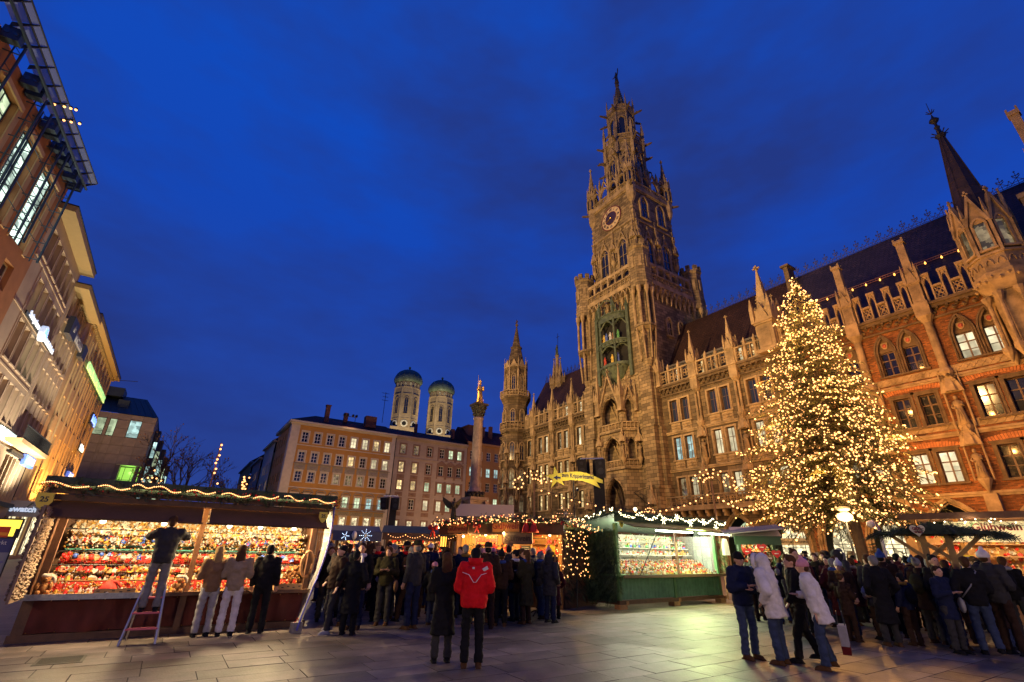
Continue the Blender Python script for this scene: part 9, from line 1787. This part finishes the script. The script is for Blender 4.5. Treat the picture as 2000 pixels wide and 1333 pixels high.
 parts['trousers'] = remeshed(m, 'trousers', 0.02, [mat('denim_base', (0.03, 0.03, 0.04), 0.85)], 0.018, 2)
 m = MB()
 for hip, knee, foot in leg: m.ball(tuple(foot + Vector((0, -0.055, -0.05))), 0.05, 8, 6, 1.0, 2.5, 0.85); m.cyl(foot + Vector((0, 0.0, -0.07)), foot + Vector((0, 0.0, 0.04)), 0.055, 0.05, 8); m.cbox(foot.x, foot.y - 0.055, foot.z - 0.08, 0.088, 0.27, 0.02)
 parts['shoes'] = remeshed(m, 'shoes', 0.013, [mat('shoe_base', (0.015, 0.012, 0.01), 0.5)], 0, 3)
 m = MB(); m.T = Bm; k = bulk; hem = {'jacket': 0.84, 'parka': 0.66, 'long': 0.42}[coat]
 loft(m, [(0, 0.0, hem if hem > 0.9 or bend < 0.05 else max(hem, 0.7), (0.165 if coat == 'jacket' else 0.20 if coat == 'parka' else 0.225) * k, (0.125 if coat == 'jacket' else 0.15 if coat == 'parka' else 0.17) * k), (0, 0, 0.95, 0.175 * k, 0.135 * k), (0, 0, 1.10, 0.175 * k, 0.135 * k), (0, 0, 1.28, 0.20 * k, 0.145 * k), (0, 0, 1.40, 0.195 * k, 0.12 * k), (0, 0, 1.455, 0.13 * k, 0.095 * k), (0, 0, 1.51, 0.085, 0.08)], 16); m.T = None
 for a, b, c in zip(sh, el, wr_): m.ball(tuple(a), 0.088 * k, 9, 7); m.tube([a, b], 0.085 * k, 10, 0.074 * k); m.tube([b, c], 0.074 * k, 10, 0.056 * k); m.ball(tuple(b), 0.074 * k, 8, 6)
 m.T = HM
 if hood: m.ball((0, 0.02, 1.62), 0.135, 12, 10, 0.95, 1.0, 1.12); m.tube([(0, 0.03, 1.45), (0, 0.02, 1.55)], 0.12, 10)
 else: m.tube([(0, 0.012, 1.46), (0, 0.012, 1.53)], 0.088, 10)
 m.T = None; cm = remeshed(m, 'coat', 0.02, [mat('coat_base', (0.03, 0.03, 0.03), 0.8)], 0.017, 2); parts['coat'] = cm
 m = MB(); m.T = HM
 if not hood or head == 'fur':
  if head == 'fur': m.tube([(0.125 * cos(i * pi / 7), -0.10, 1.60 + 0.15 * sin(i * pi / 7)) for i in range(-2, 10)], 0.04, 6)
  elif head == 'short': m.ball((0, 0.012, 1.652), 0.093, 12, 9, 0.97, 1.1, 1.08); m.ball((0, 0.055, 1.60), 0.07, 8, 6)
  elif head == 'long': m.ball((0, 0.012, 1.65), 0.097, 12, 9, 1, 1.1, 1.1); loft(m, [(0, 0.06, 1.32, 0.085, 0.035), (0, 0.075, 1.45, 0.10, 0.05), (0, 0.05, 1.60, 0.092, 0.06)], 10)
  elif head == 'bun': m.ball((0, 0.012, 1.652), 0.093, 12, 9, 0.97, 1.1, 1.08); m.ball((0, 0.09, 1.72), 0.05, 8, 6)
  elif head == 'knit': loft(m, [(0, 0.008, 1.63, 0.097, 0.11), (0, 0.01, 1.665, 0.101, 0.113), (0, 0.012, 1.70, 0.093, 0.104), (0, 0.014, 1.745, 0.062, 0.07), (0, 0.014, 1.765, 0.02, 0.02)], 14)
  elif head == 'pompom': loft(m, [(0, 0.008, 1.62, 0.099, 0.112), (0, 0.01, 1.665, 0.103, 0.116), (0, 0.012, 1.71, 0.092, 0.10), (0, 0.014, 1.76, 0.05, 0.055)], 14); m.ball((0, 0.014, 1.79), 0.04, 8, 6)
  elif head == 'brim': loft(m, [(0, 0.0, 1.665, 0.15, 0.165), (0, 0.0, 1.68, 0.145, 0.16), (0, 0.005, 1.685, 0.098, 0.112), (0, 0.01, 1.75, 0.088, 0.10), (0, 0.01, 1.775, 0.07, 0.08)], 16)
  parts['hat' if head in ('knit', 'pompom', 'brim', 'fur') else 'hair'] = remeshed(m, 'hat' if head in ('knit', 'pompom', 'brim') else 'hair' if head != 'fur' else 'fur_rim', 0.013, [mat('hair_base', (0.03, 0.015, 0.008), 0.7)], 0.006 if head != 'brim' else 0, 2)
 if head in ('knit', 'pompom', 'brim'):
  m = MB(); m.T = HM; m.ball((0, 0.035, 1.60), 0.082, 8, 6, 1.02, 0.85, 0.8); parts['hair'] = remeshed(m, 'hair', 0.016, [mat('hair_base', (0.03, 0.015, 0.008), 0.7)], 0, 2)
 PT[key] = parts; return parts
CC = {'black': (0.010, 0.010, 0.012), 'dark grey': (0.035, 0.034, 0.036), 'dark brown': (0.034, 0.018, 0.012), 'navy': (0.012, 0.016, 0.045), 'dark red': (0.11, 0.012, 0.012), 'red': (0.62, 0.010, 0.016), 'olive': (0.03, 0.027, 0.013), 'maroon': (0.05, 0.010, 0.014), 'blue': (0.03, 0.06, 0.22), 'beige': (0.28, 0.21, 0.14), 'white': (0.60, 0.56, 0.55), 'pink': (0.55, 0.24, 0.30), 'light grey': (0.30, 0.29, 0.30), 'purple': (0.075, 0.02, 0.09), 'mustard': (0.26, 0.15, 0.03), 'blond': (0.30, 0.19, 0.08), 'brown': (0.07, 0.034, 0.016), 'grey': (0.17, 0.165, 0.165), 'tan': (0.20, 0.115, 0.06), 'denim': (0.035, 0.05, 0.10)}
def cloth(c): return mat('wear_' + c.replace(' ', '_'), CC[c], 0.9, var=0.25, vscale=7, spec=0.12)
USED = set()
def person(label, x, y, rz, parts, cols, h=1.0, group=None, z=0.033):
 assert label not in USED, label
 USED.add(label); o = thing('person', label, 'person', (x, y, z), rz, group); o.scale = (h, h, h)
 for nm, me in parts.items():
  a = put(nm, me, o)
  if nm in cols: recolor(a, 0, cloth(cols[nm]))
 return o
def face(x, y, away=True, off=0.0):
 a = atan2(x, y) if away else atan2(-x, -y); return atan2(sin(a + off), -cos(a + off))
def face_to(x, y, tx, ty): return atan2(tx - x, -(ty - y))
x, y = 4.46, 7.80; P_ = person_parts('red', ('mug', 'mug'), 'jacket', False, 'short', 0.0, 0.0, bulk=1.30)
RM = person('person seen from behind in a bright red jacket with white shoulder patch, black trousers', x, y, face(x, y), P_, {'coat': 'red', 'trousers': 'black', 'shoes': 'brown', 'hair': 'black'}, 1.0)
m = MB(); m.tube([(0.21, 0.10, 1.36), (0.1, 0.19, 1.33), (0.02, 0.205, 1.22), (-0.02, 0.205, 1.22), (-0.1, 0.19, 1.33), (-0.21, 0.10, 1.36)], 0.005, 4); m.build('piping', mat('reflective', (0.7, 0.7, 0.72), 0.4), RM); m = MB(); m.T = Matrix.Translation((-0.17, 0.125, 1.42)) @ Matrix.Rotation(0.5, 4, 'Y') @ Matrix.Rotation(-0.55, 4, 'X'); m.box(-0.045, 0.045, -0.006, 0.006, -0.028, 0.028); m.T = Matrix.Translation((0.03, 0.157, 1.43)) @ Matrix.Rotation(-0.5, 4, 'X'); m.box(-0.02, 0.02, -0.006, 0.006, -0.014, 0.014); m.build('patch', MATS['reflective'], RM); m = MB(); loft(m, [(0, 0.02, 1.47, 0.115, 0.10), (0, 0.02, 1.58, 0.125, 0.11)], 16); m.build('stand_collar', cloth('red'), RM, True)
x, y = 4.20, 8.36; person('person in a long black coat with long light brown hair left of the red jacket', x, y, face(x, y, True, -0.15), person_parts('lady', ('mug', 'mug'), 'long', False, 'long', 0.0), {'coat': 'black', 'trousers': 'dark grey', 'shoes': 'black', 'hair': 'brown'}, 0.95)
x, y = 9.28, 6.05; person('person in navy coat, jeans and dark knit hat clasping their hands', x, y, face_to(x, y, 9.0, 4.9), person_parts('clasp', ('mug', 'fold'), 'jacket', False, 'knit', 0.0, 0.06, bulk=1.18, tilt=0.15), {'coat': 'navy', 'trousers': 'denim', 'shoes': 'brown', 'hat': 'black', 'hair': 'brown'}, 1.01)
x, y = 9.35, 5.50; person('person in white parka with furry white hood raised, leaning towards the navy coat', x, y, face_to(x, y, 9.2, 6.6), person_parts('whitehood', ('mug', 'pockets'), 'parka', True, 'fur', 0.0, 0.15, bulk=1.2), {'coat': 'white', 'trousers': 'denim', 'shoes': 'brown', 'hat': 'white'}, 1.0)
x, y = 9.62, 4.86; PW = person('person in white padded coat and pink knit hat bending forward', x, y, face_to(x, y, 9.1, 6.2), person_parts('pinkhat', ('mug', 'bag'), 'parka', False, 'pompom', 0.10, 0.2, bulk=1.12), {'coat': 'white', 'trousers': 'denim', 'shoes': 'brown', 'hat': 'pink', 'hair': 'brown'}, 0.96)
o = thing('shopping_bag', 'pale shopping bag with a red bottom beside the pink hat', 'bag', (9.86, 4.66, 0.28), 0.4); m = MB(); m.prism([(-0.17, 0.12), (0.17, 0.12), (0.2, 0.42), (-0.2, 0.42)], -0.06, 0.06); m.build('bag', cloth('light grey'), o); m = MB(); m.prism([(-0.168, 0.002), (0.168, 0.002), (0.172, 0.12), (-0.172, 0.12)], -0.062, 0.062); m.build('bag_base', cloth('dark red'), o); m = MB()
for s_ in (-1, 1): m.tube([(-0.1, s_ * 0.05, 0.42), (-0.06, s_ * 0.04, 0.62), (0.06, s_ * 0.04, 0.62), (0.1, s_ * 0.05, 0.42)], 0.008, 5)
m.build('handle', MATS['sign_black'], o)
x, y = 9.95, 5.35; person('person in black jacket and dark trousers walking just behind the pink hat', x, y, face_to(x, y, 8.6, 6.8), person_parts('walk', ('swing', 'swing2'), 'jacket', False, 'short', 0.42, 0.04), {'coat': 'black', 'trousers': 'black', 'shoes': 'black', 'hair': 'brown'}, 1.0)
x, y = 3.32, 12.05; person('person in dark brown jacket and black knit cap turning their face up to the left', x, y, face_to(x, y, 1.2, 11.6), person_parts('looker', ('pockets', 'down'), 'jacket', False, 'knit', 0.18, -0.07, bulk=1.1, tilt=-0.2), {'coat': 'dark brown', 'trousers': 'dark grey', 'shoes': 'light grey', 'hat': 'black', 'hair': 'black'}, 1.0)
x, y = 3.66, 14.0; person('person in black coat half hidden behind the plastic sheet', x, y, face_to(x, y, 3.2, 12.0), person_parts('stand', ('down', 'down'), 'jacket', False, 'short', 0.0), {'coat': 'black', 'trousers': 'dark grey', 'shoes': 'black', 'hair': 'brown'}, 0.98)
x, y = 3.62, 11.7; person('person in a black long coat right behind the brown jacket and knit cap', x, y, face(x, y, True, 0.3), person_parts('longback', ('pockets', 'pockets'), 'long', False, 'short', 0.0), {'coat': 'black', 'trousers': 'black', 'shoes': 'black', 'hair': 'black'}, 0.94)
x, y = 9.80, 12.62; RR = person('person in rust red jacket with white shoulder stripe at the round standing table', x, y, face_to(x, y, 9.2, 13.2), person_parts('table', ('mug', 'pockets'), 'jacket', False, 'short', 0.12, 0.03, bulk=1.08), {'coat': 'dark red', 'trousers': 'denim', 'shoes': 'black', 'hair': 'brown'}, 1.0); m = MB(); m.tube([(-0.13, 0.05, 1.49), (-0.19, 0.07, 1.44), (-0.255, 0.075, 1.36)], 0.016, 5); m.build('stripe', MATS['reflective'], RR)
x, y = 8.86, 13.45; person('tall person in dark grey coat with dark bun left of the round standing table', x, y, face(x, y, True, 0.2), person_parts('bunlong', ('mug', 'mug'), 'parka', False, 'bun', 0.0), {'coat': 'dark grey', 'trousers': 'black', 'shoes': 'black', 'hair': 'black'}, 1.05)
x, y = 9.05, 12.95; person('person in dark brown parka and fair hair close behind the round standing table', x, y, face_to(x, y, 9.42, 12.72), person_parts('mugparka', ('mug', 'mug'), 'parka', False, 'short', 0.0), {'coat': 'dark brown', 'trousers': 'dark grey', 'shoes': 'brown', 'hair': 'blond'}, 0.93)
x, y = 12.95, 15.3; person('person in black coat, grey hat and white trousers beside the green stall', x, y, face(x, y, True, -0.4), person_parts('beret', ('mug', 'down'), 'jacket', False, 'pompom', 0.0, bulk=1.1), {'coat': 'black', 'trousers': 'white', 'shoes': 'brown', 'hat': 'grey', 'hair': 'black'}, 1.03)
person('person in grey jacket and light grey jeans standing on the step ladder with raised arms', 0.0, 12.42, pi, person_parts('ladder', ('up', 'up'), 'jacket', False, 'short', 0.0, 0.10, bulk=1.12), {'coat': 'dark grey', 'trousers': 'grey', 'shoes': 'black', 'hair': 'brown'}, 0.98, z=0.545)
person('customer in grey jacket and pale trousers left of the pair at the ornament stall', 0.98, 12.72, pi + 0.1, person_parts('stand2', ('mug', 'mug'), 'jacket', False, 'long', 0.0), {'coat': 'tan', 'trousers': 'light grey', 'shoes': 'black', 'hair': 'blond'}, 0.96)
person('customer in beige coat and white trousers right of the pair at the ornament stall', 1.40, 12.62, pi - 0.15, person_parts('stand2', ('mug', 'mug')), {'coat': 'beige', 'trousers': 'white', 'shoes': 'black', 'hair': 'brown'}, 0.98)
person('customer all in black looking at the right end of the ornament stall', 1.98, 12.75, pi - 0.3, person_parts('stand', ()), {'coat': 'black', 'trousers': 'black', 'shoes': 'black', 'hair': 'black'}, 0.99)
x, y = 17.0, 4.0; BP = person('person with shaved head, black jacket, grey hood down and backpack at the right edge', x, y, face(x, y, True, 0.25), person_parts('stand', ()), {'coat': 'black', 'trousers': 'dark grey', 'shoes': 'black', 'hair': 'brown'}, 1.04); m = MB(); m.ball((0, 0.2, 1.2), 0.17, 10, 8, 1, 0.65, 1.35); m.build('backpack', cloth('black'), BP, True); m = MB(); m.lathe([(0.10, 0), (0.15, 0.03), (0.11, 0.08)], (0, 0.04, 1.45), 12); m.build('hood', cloth('light grey'), BP, True)
x, y = 15.9, 4.05; SJ = person('person in black jacket with white and red shoulder stripes bending towards the roofed table', x, y, face_to(x, y, 16.4, 5.0), person_parts('leanmug', ('mug', 'mug'), 'jacket', False, 'short', 0.0, 0.2, bulk=1.15), {'coat': 'black', 'trousers': 'denim', 'shoes': 'black', 'hair': 'black'}, 1.0); m = MB(); m.tube([(-0.05, 0.13, 1.40), (-0.2, 0.05, 1.42), (-0.27, -0.02, 1.3)], 0.022, 5); m.build('stripe', MATS['reflective'], SJ)
x, y = 15.2, 4.6; DRP = person('person in dark red jacket with reflective shoulder bars before the roofed table', x, y, face_to(x, y, 16.4, 5.0), person_parts('table', ()), {'coat': 'dark red', 'trousers': 'brown', 'shoes': 'brown', 'hair': 'brown'}, 0.98); m = MB()
for i in range(3): m.bar((-0.2, 0.10, 1.43 - i * 0.035), (-0.13, 0.13, 1.44 - i * 0.035), 0.014)
m.build('reflector', MATS['reflective'], DRP)
rp = random.Random(2024)
POSES = [('stand', 'jacket', 'short'), ('longback', 'long', 'short'), ('bunlong', 'parka', 'bun'), ('mugparka', 'parka', 'short'), ('walk', 'jacket', 'short'), ('table', 'jacket', 'short'), ('lady', 'long', 'long'), ('beret', 'jacket', 'pompom'), ('stand2', 'jacket', 'long'), ('knitparka', 'parka', 'knit'), ('brim', 'jacket', 'brim'), ('hoody', 'parka', 'hood'), ('walklong', 'long', 'long')]
person_parts('knitparka', ('pockets', 'pockets'), 'parka', False, 'knit', 0.0, bulk=1.1); person_parts('brim', ('mug', 'down'), 'jacket', False, 'brim', 0.0); person_parts('hoody', ('pockets', 'mug'), 'parka', True, 'fur', 0.0, bulk=1.12); person_parts('walklong', ('swing2', 'swing'), 'parka', False, 'long', -0.4, 0.05)
DARKC = ['black', 'black', 'black', 'dark grey', 'dark brown', 'navy', 'olive', 'maroon', 'dark brown', 'dark grey', 'maroon', 'black', 'dark red', 'navy']
HAIRC = ['black', 'brown', 'brown', 'grey', 'dark brown']; HATC = ['black', 'red', 'white', 'grey', 'blue', 'mustard', 'pink', 'purple']
m = MB(); loft(m, [(0, 0.0, 1.44, 0.125, 0.115), (0, 0, 1.475, 0.135, 0.125), (0, 0, 1.52, 0.10, 0.10)], 14); m.tube([(0.05, -0.13, 1.47), (0.06, -0.17, 1.3), (0.05, -0.165, 1.15)], 0.035, 6); SCF = m.mesh('scarf', cloth('grey'), True)
m = MB(); m.ball((0, 0.2, 1.2), 0.16, 10, 8, 1, 0.6, 1.35); m.ball((0, 0.28, 1.12), 0.09, 8, 6, 1.1, 0.5, 0.8)
for s_ in (-1, 1): m.tube([(s_ * 0.1, 0.14, 1.4), (s_ * 0.12, -0.02, 1.475), (s_ * 0.13, -0.15, 1.3), (s_ * 0.14, 0.08, 1.05)], 0.02, 5)
BPK = m.mesh('backpack', cloth('black'), True); m = MB(); m.tube([(-0.12, 0.06, 1.47), (0.05, 0.155, 1.2), (0.22, 0.06, 0.98)], 0.012, 4); m.tube([(-0.12, 0.02, 1.49), (0.05, -0.155, 1.25), (0.22, -0.04, 0.98)], 0.012, 4); m.ball((0.26, 0.02, 0.84), 0.15, 8, 6, 0.4, 1.0, 0.95); SBG = m.mesh('shoulder_bag', cloth('black'), True)
TYPE = {'jacket': 'jacket', 'parka': 'parka', 'long': 'long coat'}
placed = []
BLOCK = [(9.42, 12.72, 0.75), (16.4, 5.0, 0.9), (12.9, 15.3, 0.6), (18.2, 10.9, 1.3), (27, 10.2, 0.6), (10.1, 20.6, 0.4)]
def okpos(x, y, md):
 if any(hypot(x - a, y - b) < r for a, b, r in BLOCK): return False
 if any(hypot(x - a, y - b) < md for a, b in placed): return False
 v = MW.inverted() @ Vector((x, y, 0))
 if -0.7 < v.x < gw + 0.6 and -0.75 < v.y < gdp + 0.4: return False
 v = MG.inverted() @ Vector((x, y, 0))
 if -0.7 < v.x < GWd + 0.5 and -0.9 < v.y < GDp + 0.4: return False
 v = MR.inverted() @ Vector((x, y, 0))
 if v.y > -0.7 and v.x > -0.6: return False
 return True
for o in bpy.data.objects:
 if o.get('category') == 'person': placed.append((o.location.x, o.location.y))
def look(pose, coat, head):
 c = rp.choice(DARKC)
 if rp.random() < 0.06: c = rp.choice(('red', 'light grey', 'beige', 'white'))
 cols = {'coat': c, 'trousers': rp.choice(('black', 'dark grey', 'denim', 'dark brown', 'navy', 'dark brown')), 'shoes': rp.choice(('black', 'brown', 'dark brown')), 'hair': rp.choice(HAIRC)}
 if head in ('knit', 'pompom', 'brim'): cols['hat'] = rp.choice(HATC if head != 'brim' else ['olive', 'black', 'tan']); hd = '%s %s' % (cols['hat'], {'knit': 'knit cap', 'pompom': 'bobble hat', 'brim': 'brimmed hat'}[head])
 elif head == 'hood': cols['hat'] = rp.choice(('grey', 'brown', 'tan')); hd = '%s fur hood up' % cols['hat']
 else: hd = {'short': 'short %s hair', 'long': 'long %s hair', 'bun': '%s bun'}[head] % cols['hair']
 return cols, '%s %s and %s' % (c, TYPE[coat], hd)
def crowd(n, az0, az1, d0, d1, md, wheres, grp, away=0.7, dpow=1.0):
 cnt = 0; tries = 0
 while cnt < n and tries < 6000:
  tries += 1; az = radians(rp.uniform(az0, az1)); d = d0 + (d1 - d0) * rp.random() ** dpow; x, y = d * sin(az), d * cos(az)
  if not okpos(x, y, md): continue
  where = wheres(degrees_(az), d, x, y)
  if where is None: continue
  for _ in range(60):
   pose, coat, head = rp.choice(POSES); cols, ds = look(pose, coat, head); lb = 'person in %s %s' % (ds, where)
   if lb not in USED: break
  else: continue
  placed.append((x, y)); r = rp.random(); rz = face(x, y, r < away, rp.uniform(-1.0, 1.0))
  o = person(lb, x, y, rz, PT[pose], cols, rp.choice((0.8, 0.93, 0.96, 0.99, 1.02, 1.05, 1.08)) + rp.uniform(-0.02, 0.02), grp); cnt += 1
  if rp.random() < 0.4 and head != 'hood': recolor(put('scarf', SCF, o), 0, cloth(rp.choice(('red', 'grey', 'white', 'mustard', 'blue', 'maroon'))))
  if rp.random() < 0.18 and coat != 'long': recolor(put('backpack', BPK, o), 0, cloth(rp.choice(('black', 'navy', 'dark red', 'olive'))))
  elif rp.random() < 0.3: recolor(put('shoulder_bag', SBG, o), 0, cloth(rp.choice(('black', 'brown', 'tan', 'light grey'))))
def degrees_(a): return a * 180 / pi
def where_c(az, d, x, y):
 if d < 15.5: return 'at the middle crowd front' if az < 26 else 'near the round wine table'
 return 'before the blue star stall' if az < 20 else 'before the long brown stall' if az < 27 else 'before the deposit booth' if az < 31 else 'queuing at the wine stall'
crowd(20, 15.5, 33, 12.9, 15.4, 0.55, where_c, 'people in the middle crowd', dpow=0.9); crowd(42, 14, 33, 15.4, 21, 0.52, where_c, 'people in the middle crowd'); crowd(12, 30, 38.5, 14.0, 17.5, 0.52, where_c, 'people at the wine stall')
def where_r(az, d, x, y):
 if d < 16.5: return 'before the roofed table' if az > 68 else 'at the right crowd front'
 if d > 19: return 'below the big fir tree' if az < 69 else 'by the right stall counter' if az > 72 else 'below the street lamp'
 return 'beside the green stall' if az < 62 else 'amid the right crowd' if az < 70 else 'behind the roofed table'
crowd(20, 61, 77, 14.4, 16.8, 0.54, where_r, 'people in the right crowd'); crowd(44, 58, 75.5, 16.8, 21.5, 0.54, where_r, 'people in the right crowd'); crowd(22, 59, 71, 21, 28, 0.6, where_r, 'people below the fir tree')
o = thing('drain_cover', 'dark iron drain cover set in the paving at the lower left', 'drain cover', (-0.95, 11.2, 0.034)); m = MB()
for a, b in (((-0.3, -0.3), (0.3, -0.26)), ((-0.3, 0.26), (0.3, 0.3)), ((-0.3, -0.26), (-0.26, 0.26)), ((0.26, -0.26), (0.3, 0.26))): m.box(a[0], b[0], a[1], b[1], 0, 0.008)
m.build('frame', MATS['dark_iron'], o); m = MB(); m.box(-0.26, 0.26, -0.26, 0.26, 0, 0.003); m.build('pit_shade', MATS['void'], o)  # near-black plate; shade below the slats is put into its colour
for i in range(8): m = MB(); m.box(-0.26, 0.26, -0.245 + i * 0.065, -0.21 + i * 0.065, 0.003, 0.007); m.build('slat', MATS['dark_iron'], o)
